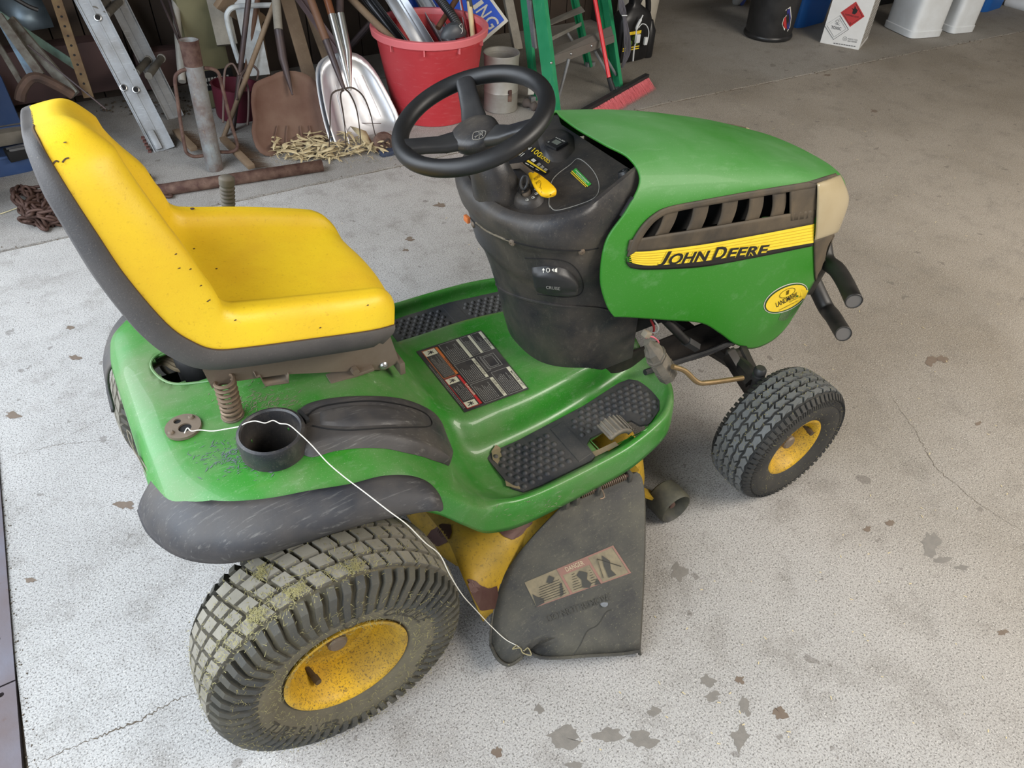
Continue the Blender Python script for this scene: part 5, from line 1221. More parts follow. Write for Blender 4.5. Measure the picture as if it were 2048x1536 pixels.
# ---- post driver
b0 = at(430, 338, z=0); t0 = at(377, 80, y=b0.y+.02); g = G(); d = (t0-b0).normalized(); R = d.to_track_quat('Z', 'Y').to_matrix(); Ln = (t0-b0).length
pd = thing('post_driver', b0, 'rusty grey steel post driver standing upright with two loop handles', 'tool')
lathe([(.001, .0), (.037, 0), (.0375, .002), (.0375, Ln*.8), (.039, Ln-.004), (.042, Ln), (.039, Ln+.001), (.031, Ln-.004), (.030, Ln-.12), (0, Ln-.12)], b0, seg=32, g=g, mtx=R); g.build('driver_tube', PIPEM, pd, 40)
g = G(); lathe([(.0380, Ln*.82), (.0385, Ln*.83), (.0398, Ln-.004), (.0424, Ln+.0005), (.0395, Ln+.002)], b0, seg=32, g=g, mtx=R); g.build('rusted_collar', RUST, pd, 40)
def hnd(px_, nm):
    pts = [at(u, v, y=b0.y+.01) for u, v in px_]; tube(cr(pts, 40), .0078, 10, g=G()).build(nm, RUST, pd)
hnd([(392, 141), (372, 139), (356, 146), (350, 160), (355, 200), (362, 250), (369, 290), (374, 306), (388, 313), (408, 311)], 'loop_handle')
hnd([(408, 136), (425, 138), (436, 145), (441, 160), (451, 200), (463, 250), (474, 285), (473, 298), (460, 304), (440, 304)], 'loop_handle')

# ---- rusty pipe lying on the seam
a = at(287, 386, z=.026); b = at(645, 331, z=.026); g = G(); tube([a, a+(b-a)*.03, a+(b-a)*.10, b], [.030, .030, .0265, .0265], 18, caps=False, g=g)
pp = solid(g.build('steel_pipe', RUST, None, 40), .003); T(pp, 'long rusty steel pipe lying on the floor behind the mower', 'pipe')
g = G(); tube([b-(b-a).normalized()*.02, b-(b-a).normalized()*.018], .022, 16, g=g); g.build('pipe_bore', DARK, pp)

# ---- chains
def torus_link(w=.017, l=.025, r=.0066):
    pts = []
    for k in range(20):
        t = 2*pi*k/20; pts.append(Vector((w*.75*sin(t), l*cos(t)+math.copysign(l*.25, cos(t)) if abs(cos(t)) > .2 else l*cos(t)*1.4, 0)))
    g = G(); tube(pts, r, 7, closed=True, g=g); return g
lk = None
def chain(name, path, label, seed, zs=.008):
    global lk
    rr = random.Random(seed); pts = [Vector(p) for p in path]; ln = lin(pts, max(4, int(sum((b-a).length for a, b in zip(pts, pts[1:]))/.041)))
    base = Vector((ln[0].x, ln[0].y, 0)); root = thing(name, base, label, 'chain')
    for i in range(len(ln)-1):
        p = (ln[i]+ln[i+1])/2; d = (ln[i+1]-ln[i]).normalized()
        if lk is None: o = torus_link().build('link', CHAINM, None, 60, origin=(0, 0, 0)); lk = o
        else: o = lk.copy(); COL.objects.link(o)
        o.parent = root; tw = (i % 2)*pi/2+rr.uniform(-.5, .5)
        z = Vector((0, 0, 1)); x = d.cross(z).normalized() if abs(d.z) < .95 else Vector((1, 0, 0)); zz = x.cross(d)
        M = Matrix((x, d, zz)).transposed() @ Matrix.Rotation(tw, 3, 'Y'); o.matrix_local = Matrix.Translation(p-base) @ M.to_4x4()
    return root
rr = random.Random(11)
def heap(poly_pts, n, h, seed):
    rr = random.Random(seed); out = []
    xs = [p[0] for p in poly_pts]; ys = [p[1] for p in poly_pts]; last = None
    while len(out) < n:
        u = rr.uniform(min(xs), max(xs)); v = rr.uniform(min(ys), max(ys))
        if not inpoly((u, v), poly_pts): continue
        p = at(u, v, z=0); q = Vector((p.x, p.y, .012+rr.random()**2*h))
        if last is not None and (q-last).length > .17: continue
        out.append(q); last = q
    return out
chain('chain', heap([(22, 380), (60, 358), (105, 380), (128, 430), (130, 462), (62, 468), (40, 420), (15, 412)], 42, .07, 3), 'heap of rusty chain on the floor behind the seat back', 1)
chain('chain', [at(u, v, z=z) for u, v, z in ((262, 318, .03), (258, 335, .02), (275, 345, .02), (262, 352, .03), (285, 350, .015), (300, 352, .03), (278, 360, .01), (300, 372, .01), (315, 385, .012), (340, 392, .012))], 'short rusty chain trailing under the left end of the steel pipe', 2)

# ---- corn husks and a string by the chain
tube(cr([at(u, v, z=.004) for u, v in ((0, 428), (12, 424), (34, 416))], 10), .0022, 5, g=G()).build('straw_twig', mat('straw', srgb(214, 202, 160), .8), None); T(bpy.data.objects['straw_twig'], 'pale straw twig at the left edge beside the chain heap', 'straw')
HUSK = mat('corn_husk', srgb(206, 190, 150), .75, 0, srgb(150, 128, 92), .8, 14)
def husks(label, area_px, n, seed, zmax=.045, base=(0, 0)):
    rr = random.Random(seed); g = G()
    for i in range(n):
        while True:
            u = rr.uniform(min(p[0] for p in area_px), max(p[0] for p in area_px)); v = rr.uniform(min(p[1] for p in area_px), max(p[1] for p in area_px))
            if inpoly((u, v), area_px): break
        p = at(u, v, z=0); p.z = .006+rr.random()**2*zmax; a = rr.uniform(0, 2*pi); L_ = rr.uniform(.04, .14); w = rr.uniform(.002, .011); b = rr.uniform(-1.3, 1.3)
        rows = []; lift = rr.uniform(0, .015)
        for k in range(7):
            f = k/6; q = p+Vector((cos(a+b*f), sin(a+b*f), 0))*L_*(f-.5)+Vector((0, 0, lift*sin(pi*f))); ww = w*sin(pi*(.1+.85*f)); s = Vector((-sin(a+b*f), cos(a+b*f), rr.uniform(-.3, .3)))
            rows.append([q-s*ww, q+Vector((0, 0, ww*.35)), q+s*ww])
        g.add(*grid(rows))
    return T(g.build('corn_husks', HUSK, None, 40), label, 'husks', None, 'stuff')
husks('dry corn husks scattered at the foot of the shovels', [(540, 300), (560, 285), (630, 272), (700, 280), (760, 300), (795, 305), (760, 318), (640, 325), (560, 322), (540, 312)], 230, 1)
g = G()
rr = random.Random(8)
for i in range(500):
    u = rr.uniform(540, 800); v = 300+rr.gauss(0, 13)-(u-670)*.04; p = at(u, v, z=.003+rr.random()*.012); a = rr.uniform(0, pi); L_ = rr.uniform(.006, .03); s = Vector((-sin(a), cos(a), 0))*.0012; d_ = Vector((cos(a), sin(a), rr.uniform(-.2, .2)))*L_/2; g.add([p-d_-s, p-d_+s, p+d_], [(0, 1, 2)])
T(g.build('chaff', mat('chaff', srgb(170, 150, 108), .9, 0, srgb(96, 78, 56), .8, 60), None, 0), 'fine straw chaff under the pitchfork tines', 'chaff', None, 'stuff')
g = G(); rows = [[at(u, v, z=z) for u, v, z in r] for r in ([(700, 252, .05), (708, 262, .05), (716, 270, .05)], [(712, 255, .07), (722, 268, .06), (726, 282, .05)], [(732, 262, .06), (738, 280, .04), (738, 300, .02)], [(742, 280, .03), (748, 296, .02), (750, 306, .01)])]; T(solid(g.add(*grid(rows)).build('corn_husk', HUSK, None), .001), 'single curled pale husk standing between the pitchfork tines', 'husk')

# ---- rust scoop shovel
def blade(outl_px, ctr_px, yfun, dish, m, parent, name='blade', n=36):
    """outl: list of (u,v); plane: y(v) ; dished along its normal"""
    pts = cr([(u, v, 0) for u, v in outl_px], n, True); P3 = [at(p.x, p.y, y=yfun(p.y)) for p in pts]; c = at(*ctr_px, y=yfun(ctr_px[1]))
    nrm = Vector()
    for i in range(n): nrm += (P3[i]-c).cross(P3[(i+1) % n]-c)
    nrm.normalize(); 
    if nrm.dot(c-CP) < 0: nrm = -nrm
    rows = []
    for k in range(8):
        f = 1-k/8; rows.append([c.lerp(p, f)+nrm*dish*(1-f**4) for p in P3])
    g = G(); g.add(*grid(rows, True, capb=True)); return solid(g.build(name, m, parent, 50), .0025, 0), c, nrm
bx0 = at(540, 308, z=0)
def ypl(v0, y0, v1, y1): return lambda v: y0+(y1-y0)*(v-v0)/(v1-v0)
sh = thing('scoop_shovel', at(585, 312, z=0), 'rusty brown steel scoop shovel standing blade down with grey handle', 'shovel')
yf = ypl(310, 2.24, 150, 2.42)
RSH = mat('rust_blade', srgb(92, 62, 50), .7, .25, srgb(136, 114, 98), .6, 5, .2, 60, fine=srgb(90, 56, 42), famt=.4, fscale=80)
bl_, bc, bn = blade([(505, 175), (515, 162), (545, 150), (560, 143), (590, 142), (615, 150), (640, 172), (648, 205), (655, 240), (662, 275), (655, 300), (620, 308), (570, 312), (532, 312), (512, 295), (503, 262), (506, 240), (502, 205)], (580, 232), yf, .030, RSH, sh)
a = at(585, 190, y=yf(190)-.01); b = at(566, 118, y=2.46); c = at(557, 60, y=2.52); g = G(); tube([a, a.lerp(b, .5), b, c], [.004, .014, .020, .021], 14, g=g); g.build('socket', STEELD, sh)
g = G(); tube([c, up_to(c, at(552, 0, y=2.60), 1.0)], .0205, 14, g=g); g.build('handle', WOODG, sh)
for dx in (-28, -8, 18, 36):
    g = G(); tube([at(585+dx, 250, y=yf(250)-.0)+bn*.018, at(583+dx*1.3, 296, y=yf(296))+bn*.008], .0035, 6, g=g); g.build('pressed_rib', RSH, sh)

# ---- two nested aluminium scoops
AL2 = mat('aluminium_bright', srgb(206, 210, 216), .28, .75, srgb(150, 132, 116), .45, 5, .04, 40, dmin=.54)
for k, (du, dv, lab) in enumerate(((0, 0, 'bright aluminium scoop shovel with silver socket beside the red tub'), (-9, 1, 'second aluminium scoop nested behind the bright one, only its edge showing'))):
    s2 = thing('scoop_shovel', at(688+du, 305, z=0), lab, 'shovel'); yf2 = ypl(305, 2.17+.02*k, 110, 2.42+.02*k)
    ol = [(641, 160), (643, 130), (660, 112), (690, 104), (720, 110), (748, 138), (772, 180), (800, 238), (797, 262), (770, 290), (730, 303), (695, 306), (676, 298), (662, 262), (650, 215)]
    blade([(u+du, v+dv) for u, v in ol], (715+du, 215), yf2, .045, AL2, s2)
    if k == 0:
        a = at(700, 180, y=2.30); b = at(690, 105, y=2.40); c = at(672, 28, y=2.50); g = G()
        for w in (-.016, .016): tube([a, a.lerp(b, .6)+Vector((w*.6, 0, 0)), b+Vector((w, 0, 0)), c+Vector((w*1.3, 0, 0))], [.008, .016, .019, .020], 12, g=g)
        g.build('socket', CHROME, s2)
        for w, m_ in ((-.022, mat('wood_orange', srgb(112, 68, 42), .4)), (.020, STEELD)):
            c2 = c+Vector((w, 0, 0)); g = G(); tube([c2, up_to(c2, at(668+w*600, 0, y=2.54)+Vector((0, 0, 0)), .9)], .0185, 12, g=g); g.build('handle', m_, s2)
        for x0, y0, x1, y1 in ((670, 170, 700, 300), (706, 155, 742, 240), (722, 150, 760, 235), (672, 190, 690, 265)):
            g = G(); pts = [at(x0+(x1-x0)*f, y0+(y1-y0)*f, y=yf2(y0+(y1-y0)*f))+Vector((0, -.012, .004)) for f in (0, .3, .6, 1)]; tube(cr(pts, 12), .006, 8, g=g, flat=.5); g.build('pressed_rib', AL2, s2)

# ---- pitchfork
pf_ = thing('pitchfork', at(700, 325, z=0), 'four-tined pitchfork with brown wooden handle leaning on the scoops', 'fork')
c0 = at(688, 178, y=2.14); ftop = at(652, 80, y=2.27); htop = at(622, 0, y=2.38)
g = G(); tube([c0, c0.lerp(ftop, .5), ftop], [.009, .0145, .017], 12, g=g); g.build('ferrule', STEELD, pf_)
g = G(); tube([ftop, up_to(ftop, htop, 1.0)], .018, 12, g=g); g.build('handle', WOODB, pf_)
for tn in ([(686, 178), (668, 184), (661, 200), (660, 250), (658, 300), (656, 324)], [(688, 180), (681, 190), (687, 230), (691, 270), (693, 322)], [(690, 178), (700, 188), (712, 215), (719, 255), (723, 306)], [(690, 177), (706, 176), (726, 192), (740, 225), (748, 260), (754, 282)]):
    pts = [at(u, v, y=2.13-(v-178)*.0003) for u, v in tn]; n = 26; q = cr(pts, n); g = G(); tube(q, [.0046-.0026*i/(n-1) for i in range(n)], 8, g=g); g.build('tine', mat('tine_steel', srgb(62, 52, 46), .5, .4), pf_)

# ---- other long handles
def stick(u0, v0, u1, v1, y0, y1, r, m, name, label, cat, L_=1.3, z0=None, sub=None):
    a = at(u0, v0, z=0) if z0 is None else at(u0, v0, y=y0)
    b = at(u1, v1, y=y1); b = up_to(a, b, max(L_, (b-a).length)); g = G(); tube([a, a.lerp(b, .4), b], [r*.9, r, r], 12, g=g); return T(g.build(name, m, None), label, cat)
stick(447, 275, 551, 0, 2.3, 2.62, .0125, WOOD, 'wooden_pole', 'pale brown wooden handle slanting right in front of the dark bar', 'handle')
stick(466, 262, 497, 0, 2.45, 2.66, .013, STEELD, 'steel_bar', 'dark purple steel bar standing behind the slanted wooden handle', 'bar')
stick(478, 235, 515, 0, 2.6, 2.80, .0125, WOODB, 'wooden_pole', 'orange brown handle with dark ferrule right of the steel bar', 'handle')
stick(540, 160, 510, 0, 2.6, 2.9, .013, WOOD, 'wooden_pole', 'tan wooden handle behind the left side of the rusty shovel', 'handle')
# brown four-tined manure fork behind
mf = thing('garden_fork', at(470, 235, z=0), 'old grey-brown garden fork with bent tines behind the post driver', 'fork')
for tn in ([(478, 150), (466, 128), (452, 135), (448, 160), (447, 210), (446, 245)], [(480, 150), (487, 140), (478, 170), (474, 200)], [(484, 150), (500, 130), (516, 142), (513, 160)], [(482, 152), (496, 175), (497, 220), (495, 250)]):
    pts = [at(u, v, y=2.62-(v-150)*.0012) for u, v in tn]; g = G(); tube(cr(pts, 20), .0055, 8, g=g); g.build('tine', mat('tine_brown', srgb(100, 84, 78), .6, .3), mf)
# white pipe frame
wf = thing('pipe_frame', at(480, 190, z=0), 'white painted bent pipe frame behind the dark steel bar', 'frame')
tube(cr([at(u, v, y=2.72) for u, v in ((545, 10), (510, 11), (470, 14), (456, 24), (454, 40), (464, 80), (478, 125))], 30), .012, 10, g=G()).build('bent_pipe', mat('paint_white_chipped', srgb(184, 190, 192), .5, 0, srgb(110, 100, 90), .5, 20), wf)
g = G(); beam(at(520, 150, y=2.75), at(476, -60, y=2.85), .10, .02, g); beam(at(500, 130, y=2.78), at(512, 60, y=2.8), .09, .02, g); g.build('flat_bar', MATS['paint_white_chipped'], wf, 0)
# leaning boards
def board(u0, v0, u1, v1, y0, y1, w, t, m, label, L_=1.2):
    a = at(u0, v0, y=y0); a.z = max(a.z, .01); b = at(u1, v1, y=y1); b = up_to(a, b, max(L_, (b-a).length)); g = G(); beam(a, b, w, t, g, .002, up=(.2, 1, 0)); return T(g.build('board', m, None, 20), label, 'board')
board(622, 165, 575, 0, 2.72, 2.95, .07, .03, WOOD, 'weathered brown board right behind the rusty shovel')
board(668, 150, 612, 0, 2.78, 3.0, .06, .04, WOOD, 'split brown post leaning between shovel and pitchfork')
board(648, 90, 605, -40, 2.90, 3.05, .05, .03, WOODG, 'narrow grey board deep between the two brown ones')
g = G(); a = at(690, 120, y=2.70); b = at(595, -10, y=2.92); beam(a, up_to(a, b, .75), .05, .006, g, up=(.2, 1, 0)); beam(a+Vector((0, .0, .0)), up_to(a, b, .75), .006, .05, g, up=(.2, 1, 0)); T(g.build('angle_iron', mat('angle_purple_brown', srgb(88, 70, 70), .6, .3), None, 0), 'purple brown angle iron leaning behind the pitchfork handle', 'bar')
g = G(); a = at(690, 105, y=2.9); b = at(765, 20, y=2.75); tube([a, b], .018, 10, g=g); T(g.build('steel_rod', STEELD, None), 'dark rod slanting behind the left side of the red tub', 'rod')
# ---- hand brushes by the post driver
BR = mat('bristle_brown', srgb(84, 66, 50), .9)
def brush(p, q, label, w, seed):
    a = at(*p, z=.05); b = at(*q, z=.04); root = thing('scrub_broom', ((a.x+b.x)/2, (a.y+b.y)/2, 0), label, 'broom'); g = G(); beam(a, b, .034, .022, g, .004); g.build('wood_block', WOOD, root, 20)
    rr = random.Random(seed); g = G(); d = (b-a); s = d.normalized().cross(Vector((0, 0, 1)))
    for i in range(420):
        c = a+d*rr.random()+s*rr.uniform(-.015, .015); e = c+s*(-w*rr.uniform(.8, 1.1))+Vector((rr.uniform(-.012, .012), rr.uniform(-.012, .012), -.045+rr.uniform(0, .03))); e.z = max(.002, e.z); k = Vector((.0008, .0008, 0)); g.add([c-k, c+k, e], [(0, 1, 2)])
    T(g.build('bristles', BR, root, 0), kind='stuff'); return root
brush((446, 277), (503, 334), 'old push broom head with pale wood block right of the post driver', .11, 1)
brush((388, 298), (352, 262), 'second worn broom head lying left of the post driver', -.09, 2)

# ---- red tub and what stands in it
tc = Vector((1.612, 2.37, 0)); TR, TT, TH = .208, .283, .445
tub = thing('plastic_tub', tc, 'big faded red plastic tub filled with gutters and sticks', 'tub')
REDT = mat('plastic_red_faded', srgb(190, 50, 58), .5, 0, srgb(206, 84, 88), .5, 4, .03, 60, scr=srgb(222, 160, 160), samt=.25, sscale=(3, 3, 14))
REDR = mat('plastic_red_rim', srgb(212, 112, 116), .55, 0, srgb(196, 88, 92), .5, 6)
g = G(); lathe([(0, .01), (TR-.01, .006), (TR, .002), (TR+.004, .01), (TT-.012, TH-.06), (TT-.010, TH-.058), (TT-.006, TH-.03), (TT-.01, TH-.028), (TT-.014, TH-.03), (TR-.012, .02), (0, .02)], tc, seg=64, g=g); g.build('tub_body', REDT, tub, 40)
g = G(); lathe([(TT-.010, TH-.034), (TT+.012, TH-.034), (TT+.016, TH-.004), (TT+.012, TH), (TT-.008, TH), (TT-.013, TH-.01), (TT-.012, TH-.034), (TT-.01, TH-.034)], tc, seg=64, g=g); g.build('tub_rim', REDR, tub, 40)
for k in range(8):
    a = -2.75+k*.62; c = tc+Vector((cos(a)*(TT-.002), sin(a)*(TT-.002), TH-.048)); g = G(); box(c, (.018, .006, .034), g, Matrix.Rotation(a, 3, 'Z'), .001); g.build('rim_rib', REDR, tub, 0)
def instub(base, topuv, ytop, L_, ext=True):
    a = Vector(base); b = at(*topuv, y=ytop); return a, up_to(a, b, L_)
# galvanised channels (gutters)
def channel(a, b, w, d, m, label, tilt=0., name='metal_gutter'):
    a = Vector(a); b = Vector(b); z = (b-a).normalized(); v = (CP-a); y = (v-z*v.dot(z)).normalized(); x = y.cross(z); x, y = x*cos(tilt)+y*sin(tilt), -x*sin(tilt)+y*cos(tilt)
    c = [(-w/2, d), (-w/2, d*.6), (-w/2, 0), (-w*.18, -.004), (-w*.12, -.012), (0, -.012), (w*.12, -.004), (w*.3, 0), (w/2, 0), (w/2, d*.5), (w/2, d)]
    g = G(); g.add(*grid([[p+x*q+y*r for q, r in c] for p in (a, a.lerp(b, .5), b)])); return T(solid(g.build(name, m, None, 25), .0015), label, 'gutter')
SHEET = mat('sheet_metal', srgb(172, 176, 182), .34, .7, srgb(126, 124, 122), .5, 5, .04, 40)
def tubpt(u, v, y): return at(u, v, y=y)
e0 = at(850, 92, y=2.40); e1 = at(775, -30, y=2.72); channel(e0-(e1-e0).normalized()*.10, up_to(e0, e1, 1.0), .10, .03, SHEET, 'wide galvanised gutter leaning in the middle of the red tub')
e0 = at(885, 70, y=2.52); e1 = at(832, -20, y=2.78); channel(e0-(e1-e0).normalized()*.10, up_to(e0, e1, 1.0), .075, .03, SHEET, 'narrower silver gutter behind the wide one in the tub', .5)
e0 = at(800, 78, y=2.40); e1 = at(733, -10, y=2.66); channel(e0-(e1-e0).normalized()*.08, up_to(e0, e1, 1.0), .055, .03, mat('steel_black_gloss', srgb(52, 52, 54), .25, .5), 'glossy black metal channel in the left part of the tub', -.3)
def rod(u0, v0, u1, v1, y0, y1, r, m, name, label, cat, L_=1.0, down=.15):
    a = at(u0, v0, y=y0); b = at(u1, v1, y=y1); d = (b-a).normalized(); g = G(); tube([a-d*down, a, a+d*L_], r, 12, g=g); return T(g.build(name, m, None), label, cat)
rod(757, 52, 705, 0, 2.42, 2.58, .018, WOOD, 'wooden_stake', 'tan wooden stake at the left edge of the red tub', 'stake')
rod(932, 50, 922, 0, 2.40, 2.52, .0045, mat('fibreglass_red', srgb(160, 66, 70), .4), 'marker_rod', 'thin red rod in the right part of the tub', 'rod')
rod(926, 40, 920, 0, 2.47, 2.56, .004, WHITEPL, 'marker_rod', 'thin white rod beside the red rod in the tub', 'rod')
st_ = rod(944, 55, 938, 0, 2.36, 2.46, .0135, mat('wood_pale', srgb(206, 184, 142), .6), 'wooden_stake', 'pale new wooden stake with a blackened upper part in the tub', 'stake')
g = G(); q = at(941, 16, y=2.43); tube([q, q+(at(938, 0, y=2.46)-q).normalized()*.6], .0142, 12, g=g); g.build('blackened_part', mat('char', srgb(70, 66, 58), .8), st_)
rod(903, 14, 925, -20, 2.55, 2.6, .015, WOODB, 'wooden_stake', 'short brown stick crossing behind the corrugated hose', 'stake')
# corrugated hose with a boot
hp_ = cr([at(u, v, y=y) for u, v, y in ((920, 62, 2.36), (915, 50, 2.40), (902, 28, 2.46), (888, 10, 2.52), (872, -12, 2.58), (850, -50, 2.66))], 120); g = G(); tube(hp_, [.0215+(.0035 if (i % 4) < 2 else 0) for i in range(120)], 14, g=g); ho = g.build('corrugated_hose', BLACKF, None, 60); T(ho, 'black corrugated hose standing in the red tub', 'hose')
g = G(); rows = []
for z, w, d in ((0, .075, .05), (.02, .072, .05), (.045, .05, .045), (.06, .026, .028)): rows.append([at(907, 72, y=2.36)+Vector((w*cos(t), d*sin(t)*.8, z)) for t in [2*pi*k/24 for k in range(24)]])
g.add(*grid(rows, True, capb=True)); g.build('hose_boot', mat('rubber_grey', srgb(70, 74, 78), .45), ho)
g = G(); a = at(918, 52, y=2.33); tube(cr([a, a+Vector((.01, -.01, .012)), a+Vector((.02, 0, -.01)), a+Vector((.012, -.01, -.03))], 14), .0014, 5, g=g); tube(cr([a+Vector((.0, -.005, 0)), a+Vector((.014, -.012, -.02)), a+Vector((.005, -.01, -.035))], 10), .0014, 5, g=g); g.build('tie_string', WHITEP, ho)
# blue sign
sy = 2.60; cR = at(1017, 42, y=sy); cB = at(966, 82, y=sy-.03); uL = at(985, -2, y=sy+.08)
ex = (uL-cR).normalized(); ey = (cB-cR); ey = (ey-ex*ey.dot(ex)).normalized(); wS, hS = .62, .46
g = G(); nrm = ex.cross(ey); 
cs = [cR, cR+ex*wS, cR+ex*wS+ey*hS, cR+ey*hS]; g.add([c for c in cs]+[c-nrm*.004 for c in cs], [(0, 1, 2, 3), (7, 6, 5, 4), (0, 4, 5, 1), (1, 5, 6, 2), (2, 6, 7, 3), (3, 7, 4, 0)])
sg = g.build('sign', WHITEP, None, 0); T(sg, 'blue and white sign standing behind the red tub', 'sign')
BLS = mat('print_blue', srgb(38, 84, 196), .4); o_ = nrm if nrm.dot(CP-cR) > 0 else -nrm
b_ = .018; c2 = [cR+ex*b_+ey*b_, cR+ex*(wS-b_)+ey*b_, cR+ex*(wS-b_)+ey*(hS-b_), cR+ex*b_+ey*(hS-b_)]; G().add([c+o_*.0015 for c in c2], [(0, 1, 2, 3)]).build('sign_panel', BLS, sg, 0)
# lettering "ING": letter line runs along ex (towards the corner the text ends), tops towards the right edge
g = G(); tq = lambda u, v: at(930+u, v, y=sy)
def plane_px(u, v, off=.003):
    d = ray(u, v); t = (cR+o_*off-CP).dot(nrm)/d.dot(nrm); return CP+d*t
for s, bl, br, tr, tl in (('I', (944, 13), (949, 20), (968, 6), (963, -1)), ('N', (951, 24), (961, 40), (984, 24), (974, 8)), ('G', (965, 43), (978, 61), (1000, 46), (988, 28))):
    text_on(g, s, quad_fn(plane_px(*bl), plane_px(*br), plane_px(*tr), plane_px(*tl)), 0, .01)
g.build('sign_lettering', WHITEP, sg, 0)
# ---- galvanised bucket with hinge plate
cc = Vector((1.965, 2.245, 0)); g = G(); lathe([(0, .004), (.088, .0), (.092, .004), (.092, .10), (.094, .105), (.092, .11), (.093, .27), (.0965, .292), (.096, .297), (.090, .295), (.088, .275), (.083, .272), (.082, .26), (.086, .25), (.086, .01), (0, .01)], cc, seg=48, g=g); cn = g.build('metal_can', GALV, None, 40); T(cn, 'open grey galvanised metal can between red tub and green stepladder', 'can')
g = G(); hq = at(1017, 192, y=2.155); box(hq, (.036, .006, .062), g, Matrix.Rotation(-.35, 3, 'Z'), .002); box(hq+Vector((.004, -.008, .018)), (.012, .012, .024), g, Matrix.Rotation(-.35, 3, 'Z'), .002); g.build('hinge_plate', RUST, cn, 20)
# clevis at the husks
g = G(); c = at(768, 288, z=.03); lathe([(.0, .012), (.05, .012), (.058, .0), (.05, -.006), (0, -.006)], c, seg=28, g=g, mtx=Matrix.Rotation(1.2, 3, 'X')); pt_ = g.build('drain_cap', RUST, None, 40); T(pt_, 'round rusty metal cap with a hook lying right of the pitchfork', 'cap')
g = G(); tube(cr([c+Vector((-.01, -.03, .02)), c+Vector((.01, -.04, .04)), c+Vector((.02, -.04, .0)), c+Vector((-.01, -.045, -.01)), c+Vector((-.02, -.04, .03))], 20), .005, 7, g=g); g.build('hook', RUSTD, pt_)
tube([at(716, 246, z=.05), at(762, 247, z=.055)], .002, 5, g=G()).build('cap_wire', RUSTD, pt_)
g = G(); box(at(775, 305, z=.01), (.08, .05, .03), g, bev=.01); T(g.build('blue_block', mat('blue_dark', srgb(48, 58, 78), .6), None), 'small dark blue block under the round rusty cap', 'block')
g = G(); tube(cr([at(u, v, z=.02) for u, v in ((1050, 205), (1065, 212), (1080, 215), (1095, 225))], 20), [.02+.008*sin(k) for k in range(20)], 10, g=g); T(g.build('rag', mat('cloth_brown', srgb(96, 86, 80), .9, 0, srgb(60, 52, 48), .6, 12), None), 'crumpled brown rag between metal can and stepladder', 'rag')

# ---- green stepladder
FG = mat('fibreglass_green', srgb(24, 128, 82), .45, 0, srgb(50, 150, 104), .5, 10, .05, 60, scr=srgb(160, 200, 170), samt=.2, sscale=(10, 10, 2))
sl_ = thing('stepladder', at(1170, 180, z=0), 'green fibreglass stepladder standing open with grey steps', 'ladder')
fa = at(1106, 238, z=0); fb = at(1238, 182, z=0); ta = at(1076, 0, y=fa.y+.18); tb = at(1212, 0, y=fb.y+.26)
def lrail(a, b, w, d, nm='side_rail', L_=1.6):
    b = up_to(a, b, L_); z = (b-a).normalized(); x = (fb-fa).normalized(); x = (x-z*x.dot(z)).normalized(); y = z.cross(x)
    g = G(); c = [(0, -w/2), (d, -w/2), (d, -w/2+.004), (.004, -w/2+.004), (.004, w/2-.004), (d, w/2-.004), (d, w/2), (0, w/2)]
    g.add(*grid([[p+x*q+y*r for q, r in c] for p in (a, b)], True, capa=True, capb=True)); return g.build(nm, FG, sl_, 20), a, b, x, y, z
ra = lrail(fa, ta, .078, .028); rb = lrail(fb+Vector((.0, 0, 0)), tb, .072, -.028)
rc0 = at(1068, 200, z=0); rc = lrail(rc0, at(1047, 0, y=rc0.y+.06), .045, .022, 'rear_rail'); rd0 = at(1180, 132, z=0); rd = lrail(rd0, at(1152, 0, y=rd0.y+.06), .045, -.022, 'rear_rail')
for p in (fa, fb, rc0, rd0):
    g = G(); box(p+Vector((0, 0, .008)), (.06, .03, .03), g, bev=.003); g.build('ladder_foot', ALU, sl_, 20)
def stepq(q, nm='step', m=None):
    g = G(); ps = [at(u, v, y=y) for u, v, y in q]; g.add(ps+[p-Vector((0, 0, .004)) for p in ps], [(0, 1, 2, 3), (7, 6, 5, 4), (0, 4, 5, 1), (1, 5, 6, 2), (2, 6, 7, 3), (3, 7, 4, 0)]); return g.build(nm, m or mat('step_grey', srgb(128, 124, 118), .5, .4, srgb(98, 90, 82), .5, 8), sl_, 0)
ys = fa.y
stp = stepq([(1105, 112, ys+.07), (1227, 70, ys+.25), (1222, 52, ys+.31), (1102, 98, ys+.15)])
g = G(); ps = [at(u, v, y=y) for u, v, y in ((1105, 112, ys+.07), (1227, 70, ys+.25), (1228, 84, ys+.255), (1107, 131, ys+.075))]; solid(g.add(ps, [(0, 1, 2, 3)]).build('step_front', MATS['step_grey'], sl_, 0), .004)
stepq([(1100, 50, ys+.32), (1170, 22, ys+.42), (1162, 12, ys+.46), (1098, 40, ys+.38)])
g = G(); beam(at(1102, 78, y=ys+.36), at(1162, 48, y=ys+.50), .006, .02, g); g.build('rear_bar', GALV, sl_, 0)
for a, b in (((1138, 118, ys+.10), (1112, 215, ys+.10)), ((1200, 95, ys+.22), (1232, 150, ys+.20)), ((1135, 66, ys+.4), (1145, 82, ys+.38)), ((1190, 102, ys+.2), (1222, 160, ys+.18))):
    g = G(); tube([at(a[0], a[1], y=a[2]), at(b[0], b[1], y=b[2])], .008, 8, g=g); g.build('brace', ALU, sl_)
for u, v, y in ((1103, 126, ys+.06), (1143, 108, ys+.12), (1184, 92, ys+.18)):
    g = G(); p = at(u, v, y=y-.006); lathe([(0, -.005), (.006, -.003), (.008, 0)], p, 'y', 10, g); g.build('rivet', CHROME, sl_)
